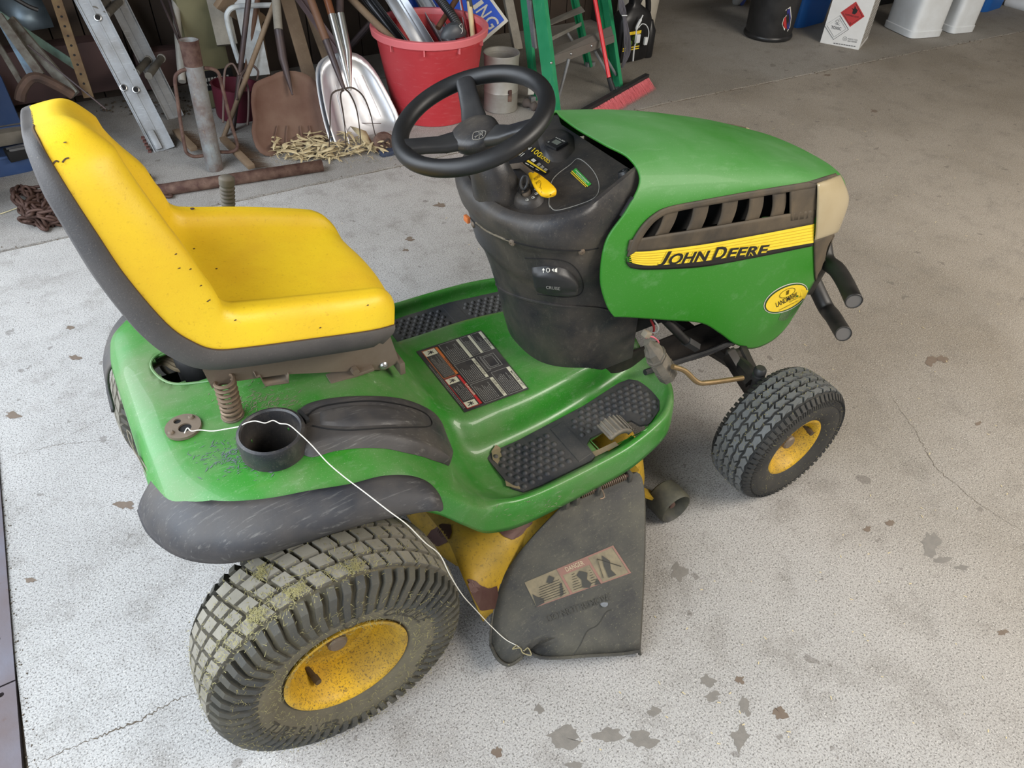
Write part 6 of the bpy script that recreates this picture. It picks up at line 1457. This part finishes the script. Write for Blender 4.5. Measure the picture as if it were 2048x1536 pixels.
g = G(); beam(at(1058, 0, y=ys+.24), at(1069, 95, y=ys+.24), .035, .01, g); T(g.build('steel_strip', ALU, None, 0), 'bare metal strip between the two left rails of the stepladder', 'strip')
board(1036, 100, 1016, 0, 2.52, 2.66, .05, .04, WOODG, 'grey weathered post between blue sign and green stepladder')
g = G(); box(at(1062, 180, y=2.24), (.035, .004, .05), g, Matrix.Rotation(-.3, 3, 'Z')); sk = g.build('label_tag', WHITEP, None, 0); T(sk, 'small white tag low on the left rear leg of the stepladder', 'tag')
# ---- red push broom
pb0 = at(1164, 226, z=.062); pb1 = at(1294, 153, z=.062); br = thing('push_broom', ((pb0.x+pb1.x)/2, (pb0.y+pb1.y)/2, 0), 'push broom with red handle and pink bristles leaning on the stepladder', 'broom')
g = G(); beam(pb0, pb1, .03, .035, g, .004); g.build('broom_block', BLACKF, br, 30)
PK2 = mat('bristle_pink', srgb(228, 120, 126), .8); PK3 = mat('bristle_black', srgb(46, 38, 36), .85)
d = pb1-pb0; s = d.normalized().cross(Vector((0, 0, 1))); rr = random.Random(4)
for m_, o0, nm, cnt in ((PK2, .0, 'bristles', 3000), (PK3, -.012, 'inner_bristles', 900)):
    g = G()
    for i in range(cnt):
        c = pb0+d*rr.uniform(.01, .99)+s*(rr.uniform(-.004, .016)); e = c+s*(.055+rr.uniform(-.008, .014))*(1 if m_ is PK2 else .55)+Vector((rr.uniform(-.006, .006), rr.uniform(-.004, .004), -.058)); e.z = max(.001, e.z); k = d.normalized()*.0011; g.add([c-k, c+k, e], [(0, 1, 2)])
    T(g.build(nm, m_, br, 0), kind='stuff')
sc_ = at(1226, 180, z=.065); s1 = at(1218, 155, y=sc_.y+.02); g = G(); tube([sc_, s1], [.018, .014], 12, g=g); g.build('handle_socket', BLACKF, br)
g = G(); tube([s1, up_to(s1, at(1190, 0, y=sc_.y+.22), 1.2)], .0115, 12, g=g); g.build('handle', mat('handle_red', srgb(206, 44, 50), .35), br)
# ---- black sprayer jug, wand, cord bundle, white pail
jb = at(1262, 122, z=0); jr = thing('sprayer_jug', (jb.x, jb.y+.04, 0), 'black weed killer jug with white sprayer wand behind the stepladder', 'jug')
JB = mat('plastic_black_jug', srgb(24, 24, 26), .4); g = G()
jc = Vector((jb.x, jb.y+.04, 0)); rows = []
for z, w, d_ in ((0, .10, .05), (.01, .12, .065), (.02, .125, .07), (.24, .125, .07), (.28, .11, .06), (.31, .06, .04), (.33, .03, .03), (.36, .03, .03)):
    rows.append([jc+Vector((w*math.copysign(abs(cos(t))**.5, cos(t)), d_*math.copysign(abs(sin(t))**.5, sin(t)), z)) for t in [2*pi*k/32 for k in range(32)]])
g.add(*grid(rows, True, capa=True, capb=True)); g.build('jug_body', JB, jr, 40)
tube(cr([jc+Vector((.02, 0, .30)), jc+Vector((.05, 0, .36)), jc+Vector((.10, 0, .35)), jc+Vector((.12, 0, .27))], 16), .018, 10, g=G()).build('jug_handle', JB, jr)
g = G(); lathe([(0, .03), (.022, .03), (.024, 0)], jc+Vector((0, 0, .36)), seg=16, g=g); g.build('jug_cap', mat('cap_cream', srgb(206, 208, 190), .5), jr)
fj = quad_fn(jc+Vector((-.115, -.0715, .03)), jc+Vector((.03, -.0715, .03)), jc+Vector((.03, -.0715, .2)), jc+Vector((-.115, -.0715, .2)))
g = G(); rect(g, fj, 0, 0, 1, 1); lbj = g.build('jug_label', BLKP, jr, 0)
fj = quad_fn(jc+Vector((-.115, -.073, .03)), jc+Vector((.03, -.073, .03)), jc+Vector((.03, -.073, .2)), jc+Vector((-.115, -.073, .2)))
g = G(); rect(g, fj, .25, .84, .95, .95); rect(g, fj, .05, .3, .95, .34); rect(g, fj, .05, .38, .95, .42); g.build('label_yellow', YELP, lbj, 0)
g = G()
for x, y in ((.3, .7), (.6, .72), (.45, .55), (.75, .55), (.25, .5)): g.add([fj(x+.1*cos(t), y+.09*sin(t)) for t in [2*pi*k/10 for k in range(10)]], [tuple(range(10))])
g.build('label_leaves', mat('print_leaf', srgb(88, 120, 30), .5), lbj, 0)
g = G(); yw = jc.y-.10; tube(cr([at(u, v, y=yw) for u, v in ((1286, 30), (1280, 42), (1274, 54), (1272, 68), (1271, 84), (1268, 100), (1266, 122))], 30), [.004]*4+[.009]*8+[.004]*12+[.005]*6, 8, g=g); wd = g.build('sprayer_wand', WHITEPL, jr)
g = G(); tube(cr([at(u, v, y=yw) for u, v in ((1277, 56), (1284, 48), (1292, 50), (1297, 60), (1297, 72), (1293, 90))], 30), .0028, 7, g=g); box(at(1275, 77, y=yw), (.030, .02, .05), g, bev=.003); box(at(1291, 82, y=yw), (.022, .016, .045), g, bev=.003); g.build('sprayer_trigger', WHITEPL, jr, 30)
g = G(); c_ = at(1289, 115, z=0)+Vector((.02, .02, 0)); lathe([(0, 0), (.042, 0), (.045, .01), (.045, .16), (.03, .19), (.02, .22), (0, .23)], c_, seg=24, g=g); T(g.build('oil_bottle', JB, None), 'slim black bottle standing beside the sprayer jug', 'bottle')
cdn = thing('cord_bundle', at(1250, 135, z=0), 'tied bundle of grey extension cord hanging on the stepladder', 'cord')
for k in range(7):
    o_ = Vector((.004*(k-3), -.003*(k % 3), 0)); yy = ys+.26
    pts = [at(u, v, y=yy)+o_*(1 if 0 < i < 5 else .5)*(1.6 if i in (1, 3, 4) else .7) for i, (u, v) in enumerate(((1238, -20), (1245, 20), (1249, 36), (1254, 75), (1254, 105), (1244, 135)))]
    g = G(); tube(cr(pts, 30), .0042, 6, g=g); g.build('cord_strand', mat('cord_grey', srgb(92, 90, 96), .5), cdn)
g = G(); tube([at(1244, 31, y=ys+.245), at(1254, 31, y=ys+.245)], .003, 6, g=g); g.build('cord_tie', WHITEPL, cdn)
wp = Vector((3.50, 2.99, 0)); g = G(); lathe([(0, 0), (.125, 0), (.13, .006), (.13, .03), (.128, .034), (.145, .30), (.15, .34), (0, .34)], wp, seg=40, g=g); wpo = g.build('pail', mat('plastic_cream', srgb(186, 180, 166), .5, 0, srgb(120, 112, 100), .5, 5), None, 40); T(wpo, 'dirty cream plastic pail behind the black sprayer jug', 'pail')

# ---- containers at the upper right
bc_ = Vector((4.30, 2.50, 0)); g = G(); lathe([(0, .004), (.150, 0), (.164, .006), (.168, .016), (.164, .03), (.157, .036), (.172, .36), (0, .36)], bc_, seg=56, g=g); bk = g.build('black_bucket', mat('plastic_black_bucket', srgb(30, 30, 31), .35, 0, srgb(70, 68, 66), .3, 8), None, 40); T(bk, 'black plastic bucket with a red, white and blue V emblem', 'bucket')
kbv = bvh_of(bk)
def dec(pts, m, nm, off, par):
    ps = [on(kbv, u, v, off) for u, v in pts]
    if None in ps: return None
    c = sum(ps, Vector())/len(ps); return G().add([c]+ps, [(0, i+1, (i+1) % len(ps)+1) for i in range(len(ps))]).build(nm, m, par, 0)
eb = dec([(1571, 20), (1581, 13), (1582, 24), (1583, 34), (1580, 54), (1575, 63), (1568, 60), (1564, 48), (1567, 37), (1573, 30)], WHITEP, 'emblem_backing', .0008, bk)
dec([(1572, 32), (1573, 58), (1568, 55), (1566, 46), (1569, 36)], REDP, 'emblem_red', .0014, bk)
dec([(1574, 21), (1580, 16), (1581, 35), (1578, 58), (1574, 58)], mat('print_navy', srgb(48, 48, 120), .4), 'emblem_letter', .0014, bk)
BLT = mat('tote_blue', srgb(30, 96, 176), .4, 0, srgb(50, 116, 190), .4, 6)
def tote(c, sx, sy, h, rz, label, name='blue_tote'):
    R = Matrix.Rotation(rz, 3, 'Z'); rows = []
    for z, k in ((0, .88), (.01, .90), (h*.5, .95), (h-.02, 1.0), (h-.02, 1.06), (h, 1.06)):
        row = []
        for q in range(40):
            t = 2*pi*q/40; x = math.copysign(abs(cos(t))**.35, cos(t)); y = math.copysign(abs(sin(t))**.35, sin(t)); rb = 1+.02*(1 if q % 4 < 2 else 0)*(1 if z < h-.02 else 0)
            row.append(Vector(c)+R @ Vector((x*sx*k*rb, y*sy*k*rb, z)))
        rows.append(row)
    g = G(); g.add(*grid(rows, True, capa=True, capb=True)); return T(g.build(name, BLT, None, 30), label, 'tote')
tote((4.78, 2.66, 0), .20, .15, .34, .1, 'ribbed blue plastic tote between black bucket and white carton')
tote((6.45, 2.30, 0), .17, .16, .30, .1, 'ribbed blue plastic tote right of the white jugs')
g = G(); tube([at(1474, 2, z=.02), at(1484, -14, z=.16)], [.035, .045], 16, g=g); wb_ = g.build('cleaner_bottle', WHITEPL, None); T(wb_, 'small white and blue bottle left of the black bucket', 'bottle')
g = G(); tube([at(1484, 6, z=.02), at(1490, -8, z=.14)], [.018, .02], 12, g=g); g.build('bottle_sleeve', BLS, wb_)
# hazard carton
q0 = at(1640, 85, z=0); q1 = at(1717, 100, z=0); q2 = at(1757, 71, z=0); hC = .36
side = (q1-q0); w_ = side.length; ex = side.normalized(); ey = Vector((-ex.y, ex.x, 0)); dC = .30
if ey.y < 0: ey = -ey
g = G(); cs = [q0, q1, q1+ey*dC, q0+ey*dC]; up = Vector((0, 0, hC)); g.add(cs+[c+up for c in cs], [(0, 1, 5, 4), (1, 2, 6, 5), (2, 3, 7, 6), (3, 0, 4, 7), (4, 5, 6, 7), (3, 2, 1, 0)])
cart = g.build('carton', mat('carton_white', srgb(216, 216, 214), .6, 0, srgb(190, 188, 182), .4, 10), None, 0, origin=(q0+q1+ey*dC*2)/4*2*.5); T(cart, 'white cardboard carton with TOXIC and red flame diamonds', 'box')
fo = -ey
def CF(u, v, o=.001): return q0+ex*(u*w_)+Vector((0, 0, v*hC))+fo*o
def pxcf(u, v, o=.001):
    d = ray(u, v); t = (q0+fo*o-CP).dot(ey)/d.dot(ey); return CP+d*t
g = G(); g.add([pxcf(*p) for p in ((1712, 3), (1729, 33), (1700, 54), (1681, 25))], [(0, 1, 2, 3)]); rd_ = g.build('flame_diamond', REDP, cart, 0)
g = G(); ps = [pxcf(*p, .002) for p in ((1712, 8), (1725, 33), (1700, 50), (1685, 25))]; tube(ps, .0012, 4, closed=True, g=g); ps = [pxcf(*p, .002) for p in ((1704, 27), (1706, 20), (1703, 16), (1708, 18), (1710, 11), (1713, 18), (1716, 20), (1713, 26), (1709, 29))]; g.add(ps, [tuple(range(9))])
text_on(g, 'FLAMMABLE LIQUID', quad_fn(pxcf(1690, 31, .002), pxcf(1717, 37, .002), pxcf(1718, 33, .002), pxcf(1691, 27, .002))); text_on(g, '3', quad_fn(pxcf(1699, 47, .002), pxcf(1702, 48, .002), pxcf(1702, 45, .002), pxcf(1699, 44, .002))); g.build('diamond_print', BLKP, rd_, 0)
g = G(); tube([pxcf(*p, .002) for p in ((1680, 31), (1697, 59), (1667, 79), (1649, 51))], .0016, 4, closed=True, g=g); tube([pxcf(*p, .002) for p in ((1679, 37), (1692, 58), (1668, 74), (1654, 51))], .0009, 4, closed=True, g=g)
text_on(g, 'TOXIC', quad_fn(pxcf(1662, 57, .002), pxcf(1682, 61, .002), pxcf(1683, 55, .002), pxcf(1663, 51, .002)), 0, .02)
sk_ = lambda a, b: pxcf(1675+a, 45+b, .002)
tube([sk_(3.2*cos(t), -2.5+2.6*sin(t)) for t in [2*pi*k/16 for k in range(16)]], .0009, 4, closed=True, g=g); beam(sk_(-5, 1), sk_(5, 6), .0016, .001, g); beam(sk_(-5, 5), sk_(5, 2), .0016, .001, g); beam(sk_(-1, 0), sk_(1, 3), .003, .001, g)
tube([pxcf(1690+4*cos(t), 77.5+4*sin(t), .002) for t in [2*pi*k/16 for k in range(16)]], .0008, 4, closed=True, g=g); text_on(g, 'X', quad_fn(pxcf(1688.5, 79.5, .002), pxcf(1691.5, 80, .002), pxcf(1691.5, 76, .002), pxcf(1688.5, 75.5, .002)))
text_on(g, '4G/Z2G 3 S/24', quad_fn(pxcf(1696, 79, .002), pxcf(1715, 82, .002), pxcf(1715, 79, .002), pxcf(1696, 76, .002))); text_on(g, 'USA/+AK0489', quad_fn(pxcf(1695, 83, .002), pxcf(1713, 86, .002), pxcf(1714, 83, .002), pxcf(1695, 80, .002)))
for k in range(9): rect(g, lambda u, v: pxcf(1667+45*u, 87+7*u-v*1.6, .002), k/9, 0, k/9+.085, 1)
g.build('carton_print', mat('print_dark_grey', srgb(74, 74, 74), .5), cart, 0)
g = G(); sF = lambda a, b: q1+ey*(a*dC)+Vector((0, 0, b*hC))+ex*.002
for k in range(12): 
    for a0, a1 in ((.08, .42), (.5, .92)): g.add([sF(a0, .08+.07*k), sF(a1, .08+.07*k), sF(a1, .125+.07*k), sF(a0, .125+.07*k)], [(0, 1, 2, 3)])
g.build('side_print', mat('print_pale_grey', srgb(160, 154, 144), .6), cart, 0)
# two white jugs
def jug(c, sx, sy, rz, label):
    R = Matrix.Rotation(rz, 3, 'Z'); g = G(); rows = []
    for z, k in ((0, .93), (.004, 1.0), (.045, 1.01), (.05, .97), (.30, .97), (.305, 1.0), (.33, 1.0), (.345, .9), (.36, .5)):
        rows.append([Vector(c)+R @ Vector((sx*k*math.copysign(abs(cos(t))**.3, cos(t)), sy*k*math.copysign(abs(sin(t))**.3, sin(t)), z)) for t in [2*pi*(q+.5)/40 for q in range(40)]])
    g.add(*grid(rows, True, capa=True, capb=True)); T(g.build('plastic_jug', WHITEPL, None, 35), label, 'jug')
jug((5.36, 2.10, 0), .14, .16, -.25, 'larger square white plastic jug right of the carton')
jug((5.70, 2.02, 0), .11, .13, -.2, 'smaller white plastic jug beside the larger one')
g = G(); a = at(1915, 52, z=0); box(a+Vector((.16, .12, .10)), (.22, .14, .20), g, Matrix.Rotation(.5, 3, 'Z'), .02, .9); fb_ = g.build('seed_bag', WHITEP, None); T(fb_, 'white and green bag leaning behind the smaller white jug', 'bag'); g = G(); box(a+Vector((.16, .12, .15)), (.226, .146, .05), g, Matrix.Rotation(.5, 3, 'Z')); g.build('bag_band', GRNP, fb_, 0)
g = G(); tube([at(2016, 2, z=.03), at(2060, 14, z=.03)], .045, 16, g=g); T(g.build('white_bottle', WHITEPL, None), 'white bottle lying at the right edge of the view', 'bottle')
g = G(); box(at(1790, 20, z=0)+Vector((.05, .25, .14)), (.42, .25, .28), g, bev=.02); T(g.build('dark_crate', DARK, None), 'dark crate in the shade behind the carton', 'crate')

# ---- blue crate and black item at the far left
cr0 = at(0, 352, z=0); base = Vector((cr0.x-.02, cr0.y+.14, 0)); bl2 = thing('blue_crate', base, 'shallow blue plastic crate on the floor behind the seat back', 'crate'); g = G()
rows = []
for z, k, j in ((0, .92, 0), (.008, .94, 0), (.085, .99, 0), (.085, 1.03, 0), (.095, 1.03, 0), (.095, .98, 0), (.012, .90, 0)): rows.append([base+Vector((.20*k*math.copysign(abs(cos(t))**.3, cos(t)), .17*k*math.copysign(abs(sin(t))**.3, sin(t)), z)) for t in [2*pi*(q+.5)/36 for q in range(36)]])
g.add(*grid(rows, True, capa=True, capb=True)); g.build('crate_body', BLUEP, bl2, 35)
g = G(); box(base+Vector((.0, .22, .16)), (.34, .03, .30), g, bev=.01); T(g.build('plastic_sheet', BLUEP, None), 'blue plastic lid standing behind the blue crate', 'lid')
g = G(); c_ = at(38, 305, z=.10); box(c_, (.10, .06, .05), g, Matrix.Rotation(.2, 3, 'Z'), .006); bo_ = g.build('ratchet_buckle', DARK, None); T(bo_, 'black metal buckle lying in the blue crate', 'buckle'); g = G(); beam(c_+Vector((-.04, -.01, .03)), c_+Vector((.04, .0, .03)), .012, .006, g); beam(c_+Vector((-.03, -.03, .028)), c_+Vector((.03, -.03, .028)), .008, .01, g); g.build('buckle_bar', CHROME, bo_, 0)
# ---- rusty machinery at the upper left
def bar(pts, w, t, m, label, name='flat_bar', cat='bar', L_=None):
    P_ = [at(u, v, y=y) for u, v, y in pts]; g = G(); beam(P_[0], P_[-1], w, t, g, .001, up=(.1, 1, .1)); return T(g.build(name, m, None, 0), label, cat)
TEAL = mat('paint_teal_flaking', srgb(118, 150, 138), .7, 0, srgb(70, 66, 54), .8, 14, .2, 60, dmin=.48)
MOT = mat('rust_mottled', srgb(112, 112, 104), .8, 0, srgb(62, 44, 36), .9, 22, .3, 60, dmin=.46)
bar(((-20, 18, 3.0), (152, 132, 2.9)), .035, .008, TEAL, 'flaking pale green flat bar slanting across the upper left')
bar(((-10, 20, 2.8), (62, 150, 2.7)), .028, .012, mat('paint_blue_flaking', srgb(122, 150, 170), .7, 0, srgb(84, 60, 48), .8, 16, .2, 60), 'flaking pale blue bar ending above the seat back')
bar(((-4, 30, 2.78), (82, 150, 2.66)), .035, .02, MOT, 'mottled rusty channel bar beside the pale blue bar')
bar(((20, 40, 2.86), (150, 190, 2.6)), .045, .02, MOT, 'wide mottled rusty arm reaching down behind the seat top')
bar(((-6, 85, 2.8), (46, 172, 2.62)), .022, .012, MOT, 'thin mottled rusty rod leftmost behind the seat')
g = G(); tube(cr([at(u, v, y=2.6) for u, v in ((40, 200), (44, 180), (58, 160), (72, 155), (90, 160), (120, 175), (145, 190))], 30), .022, 8, g=g); T(g.build('tool_bracket', RUSTD, None), 'curved rusty bracket directly above the seat back', 'bracket')
bar(((55, 90, 2.70), (212, 218, 2.5)), .006, .006, STEELD, 'long thin dark rod crossing behind the seat back', 'thin_rod', 'rod')
g = G(); rows = [[at(u, v, y=y) for u, v, y in r] for r in (((-10, -8, 3.1), (50, -10, 3.1), (80, -6, 3.1)), ((-8, 18, 3.08), (40, 15, 3.04), (92, 18, 3.06)), ((0, 30, 3.05), (50, 38, 3.02), (102, 38, 3.05)), ((14, 42, 3.04), (58, 62, 3.02), (108, 54, 3.04)))]
T(solid(g.add(*grid(rows)).build('sheet_metal_piece', mat('galv_blue_grey', srgb(112, 128, 140), .4, .6, srgb(170, 186, 196), .5, 6), None, 60), .003), 'blue grey galvanised sheet piece in the upper left corner', 'sheet')
g = G(); tube(cr([at(u, v, y=2.95) for u, v in ((28, -4), (45, 6), (60, 14), (76, 20))], 12), .010, 8, g=g); T(g.build('black_pipe', BLACKF, None), 'short black pipe lying over the galvanised sheet', 'pipe')
# perforated angle iron
a = at(178, 195, y=2.66); b = at(110, -10, y=2.92); d = (b-a).normalized(); g = G(); vd = (CP-a).normalized(); x = d.cross(vd).normalized(); y = x.cross(d).normalized(); L2 = 1.1
ANG = mat('angle_iron_yellow_rust', srgb(116, 96, 66), .7, .2, srgb(78, 56, 42), .9, 14, .2, 60, dmin=.48)
c = [(-.022, 0), (.020, 0), (.022, -.03), (.019, -.03), (.017, -.003), (-.022, -.003)]; g.add(*grid([[p+x*q+y*r for q, r in c] for p in (a, a+d*L2)], True, capa=True, capb=True)); an = g.build('perforated_angle', ANG, None, 20); T(an, 'rusty yellow perforated angle iron standing left of the ladder', 'bar')
for k in range(14):
    p = a+d*(.02+.042*k)-x*.002+y*.0008; R = y.to_track_quat('Z', 'Y').to_matrix(); g = G(); lathe([(0, .0003), (.0055, .0003)], p, seg=10, g=g, mtx=R); g.build('hole', DARK, an, 0)
# brown boxes / beams in the dark
BRN = mat('paint_brown_dark', srgb(70, 48, 46), .7, 0, srgb(46, 34, 32), .7, 4)
def blk(c, s, label, m=BRN, name='steel_beam', cat='beam', rz=0.): g = G(); box(c, s, g, Matrix.Rotation(rz, 3, 'Z'), .006); return T(g.build(name, m, None, 20), label, cat)
blk((-.15, 3.12, .25), (.80, .12, .24), 'dark red brown steel beam behind the machinery')
blk((.40, 3.15, .18), (.22, .10, .18), 'short brown block end right of the perforated angle')
blk((-.35, 2.95, .06), (.30, .2, .06), 'grey wooden offcut on the floor at the far left', WOODG, 'wood_offcut', 'board')
# feed bag, post, maroon tub, rods between ladder and frame
g = G(); a = at(410, 88, z=0) ; a = at(412, 88, y=2.92); box((a.x, 2.98, .30), (.20, .10, .60), g, Matrix.Rotation(.1, 3, 'Z'), .03); fbag = g.build('feed_bag', mat('bag_yellow_grey', srgb(104, 100, 72), .7, 0, srgb(72, 70, 52), .5, 6), None); T(fbag, 'yellowish feed bag with black printing behind the post driver', 'bag')
g = G(); fz = quad_fn((a.x-.10, 2.925, .10), (a.x+.10, 2.925, .10), (a.x+.10, 2.925, .20), (a.x-.10, 2.925, .20)); rect(g, fz, 0, 0, 1, 1); bd = g.build('bag_band', BLKP, fbag, 0)
g = G(); fz = quad_fn((a.x-.08, 2.923, .12), (a.x+.08, 2.923, .12), (a.x+.08, 2.923, .17), (a.x-.08, 2.923, .17)); [rect(g, fz, k*.1, .55, k*.1+.07, .9) for k in range(10)]; [rect(g, fz, k*.1, .1, k*.1+.07, .3) for k in range(8)]; g.build('bag_print', GRYP, fbag, 0)
board(455, 90, 432, -10, 2.86, 2.95, .10, .05, WOODG, 'grey wooden post behind the white pipe frame')
board(440, -2, 520, 45, 2.80, 2.95, .09, .03, WOOD, 'horizontal weathered plank end at the top behind the white frame', .3)
g = G(); c_ = at(455, 118, y=2.72); lathe([(0, 0), (.10, 0), (.105, .01), (.12, .16), (.125, .165), (.115, .165), (.10, .02), (0, .02)], (c_.x, c_.y+.06, .0), seg=32, g=g, mtx=Matrix.Rotation(.15, 3, 'Y')); T(g.build('maroon_pail', mat('plastic_maroon', srgb(82, 22, 38), .5), None), 'dark red pail behind the post driver handle', 'pail')
for k, (u, v, uu, vv, nm) in enumerate(((342, 45, 320, -5, 'left'), (352, 48, 336, -5, 'middle'), (356, 66, 350, -5, 'channel'))):
    rod(u, v, uu, vv, 2.85, 2.98, .006 if k < 2 else .018, STEELD if k < 2 else GALV, 'fence_post', ['thin dark steel rod behind the post driver, leftmost', 'thin dark steel rod behind the post driver, second', 'wider studded steel post rising directly behind the post driver'][k], 'post', .9, .25)
g = G(); rr = random.Random(21)
for i in range(900):
    u = rr.uniform(190, 470); v = rr.uniform(40, 230); p = at(u, v, z=.004)
    if not (2.35 < p.y < 3.25): continue
    s = rr.uniform(.003, .014); box((p.x, p.y, .004+s*.2), (s, s*.7, s*.5), g, Matrix.Rotation(rr.uniform(0, 3), 3, 'Z'))
T(g.build('floor_debris', mat('debris_dark', srgb(92, 80, 66), .9, 0, srgb(40, 34, 28), .8, 30), None, 0), 'dirt and wood chips strewn in the shade behind the ladder', 'debris', None, 'stuff')
g = G(); rr = random.Random(23)
for i in range(260):
    u = rr.uniform(560, 2040); v = rr.uniform(100, 1500); p = at(u, v, z=.0015)
    if p.y > 1.9 or (-.3 < p.x < 1.7 and -.6 < p.y < .6): continue
    a = rr.uniform(0, pi); L_ = rr.uniform(.004, .018)*(1 if v < 700 else .5); d_ = Vector((cos(a), sin(a), 0))*L_/2; s = Vector((-sin(a), cos(a), 0))*.0012; g.add([p-d_-s, p-d_+s, p+d_+s, p+d_-s], [(0, 1, 2, 3)])
T(g.build('straw_bits', mat('straw_bit', srgb(206, 190, 150), .8), None, 0), 'tiny straw bits scattered over the open floor', 'straw', None, 'stuff')
# dark plank wall behind the clutter
bw = bpy.data.objects.new('wall_back_planks', None); COL.objects.link(bw); bw.location = (1.2, 3.36, 0); bw['kind'] = 'structure'
x = -.64; k = 0; rr = random.Random(31)
while x < 3.35:
    w = rr.uniform(.14, .2); g = G(); box((x+w/2, 3.36+rr.uniform(-.004, .004), 1.3), (w-.006, .03, 2.6), g, bev=.002); g.build('plank', WALLM, bw, 0); x += w
blk((3.45, 3.3, 1.3), (.14, .14, 2.6), 'dark wooden post at the end of the plank wall', WALLM, 'timber_post', 'post')

# ---- cracks and stains of the concrete
fl_ = bpy.data.objects['floor']
CRK = mat('crack_dark', srgb(92, 82, 70), .95)
def crack(pts, w, seed):
    rr = random.Random(seed); q = lin([at(u, v, z=.0004) for u, v in pts], 70); g = G(); rows = []
    for i, p in enumerate(q):
        t = (q[min(69, i+1)]-q[max(0, i-1)]).normalized(); s = Vector((-t.y, t.x, 0)); p = p+s*rr.gauss(0, .0022); ww = w*rr.uniform(.3, 1.4)*(1-.7*abs(i/69-.5)*2)
        rows.append([p-s*ww, p+s*ww])
    g.add(*grid(rows)).build('crack', CRK, fl_, 0)
crack([(85, 1522), (180, 1480), (270, 1445), (350, 1400), (398, 1385)], .0019, 1); crack([(10, 915), (70, 900), (120, 888), (235, 880)], .0007, 2); crack([(1780, 790), (1830, 860), (1870, 935), (1960, 1010), (2048, 1062)], .0010, 3)
crack([(1040, 1095), (1060, 1085), (1100, 1080)], .0006, 4); crack([(120, 880), (200, 840), (245, 810)], .0005, 5)
STN = mat('stain_grey', srgb(120, 116, 110), .8, 0, srgb(142, 136, 128), .6, 60, .3, 200); STB = mat('stain_brown', srgb(110, 96, 84), .85, 0, srgb(128, 116, 102), .5, 60)
def stain(u, v, a, b, m, seed, jag=.45):
    rr = random.Random(seed); n = 34; ph = [rr.uniform(0, 6.3) for _ in range(6)]
    ps = [at(u+a*(1+jag*(.5*sin(2*t+ph[0])+.4*sin(3*t+ph[1])+.35*sin(5*t+ph[2])+.25*sin(9*t+ph[3])))*cos(t), v+b*(1+jag*(.5*sin(2*t+ph[4])+.4*sin(4*t+ph[5])+.3*sin(7*t+ph[0])))*sin(t), z=.0003+.00002*seed) for t in [2*pi*k/n for k in range(n)]]
    c = sum(ps, Vector())/n; G().add([c]+ps, [(0, i+1, (i+1) % n+1) for i in range(n)]).build('stain', m, fl_, 0)
for i, (u, v, a, b, m) in enumerate(((1130, 1475, 34, 22, STN), (1218, 1470, 26, 14, STN), (1285, 1478, 28, 16, STN), (1480, 1475, 14, 22, STN), (1415, 1362, 13, 12, STN), (1425, 1393, 15, 9, STN), (1490, 1412, 12, 18, STN), (1308, 1423, 12, 9, STN), (1078, 1418, 8, 10, STN), (1358, 1145, 16, 17, STN), (1862, 1090, 18, 22, STN), (1885, 1120, 16, 6, STN), (1925, 1135, 14, 5, STN), (1150, 1530, 14, 8, STN), (995, 1505, 9, 12, STB), (1560, 1426, 15, 12, STB), (2005, 1265, 9, 6, STB), (1735, 1058, 7, 5, STB), (1780, 1046, 8, 6, STB), (1957, 847, 7, 4, STB), (1480, 1360, 9, 9, STB), (250, 1010, 16, 9, STB), (25, 830, 14, 8, STB), (820, 478, 9, 4, STB), (812, 500, 7, 3, STB), (880, 410, 10, 4, STB), (1748, 222, 7, 3, STB), (1655, 150, 8, 2, STB), (1885, 718, 10, 7, STB), (1862, 722, 12, 9, STB), (140, 655, 8, 4, STB), (150, 715, 12, 5, STB), (60, 1160, 10, 5, STB))): stain(u, v, a, b, m, i)
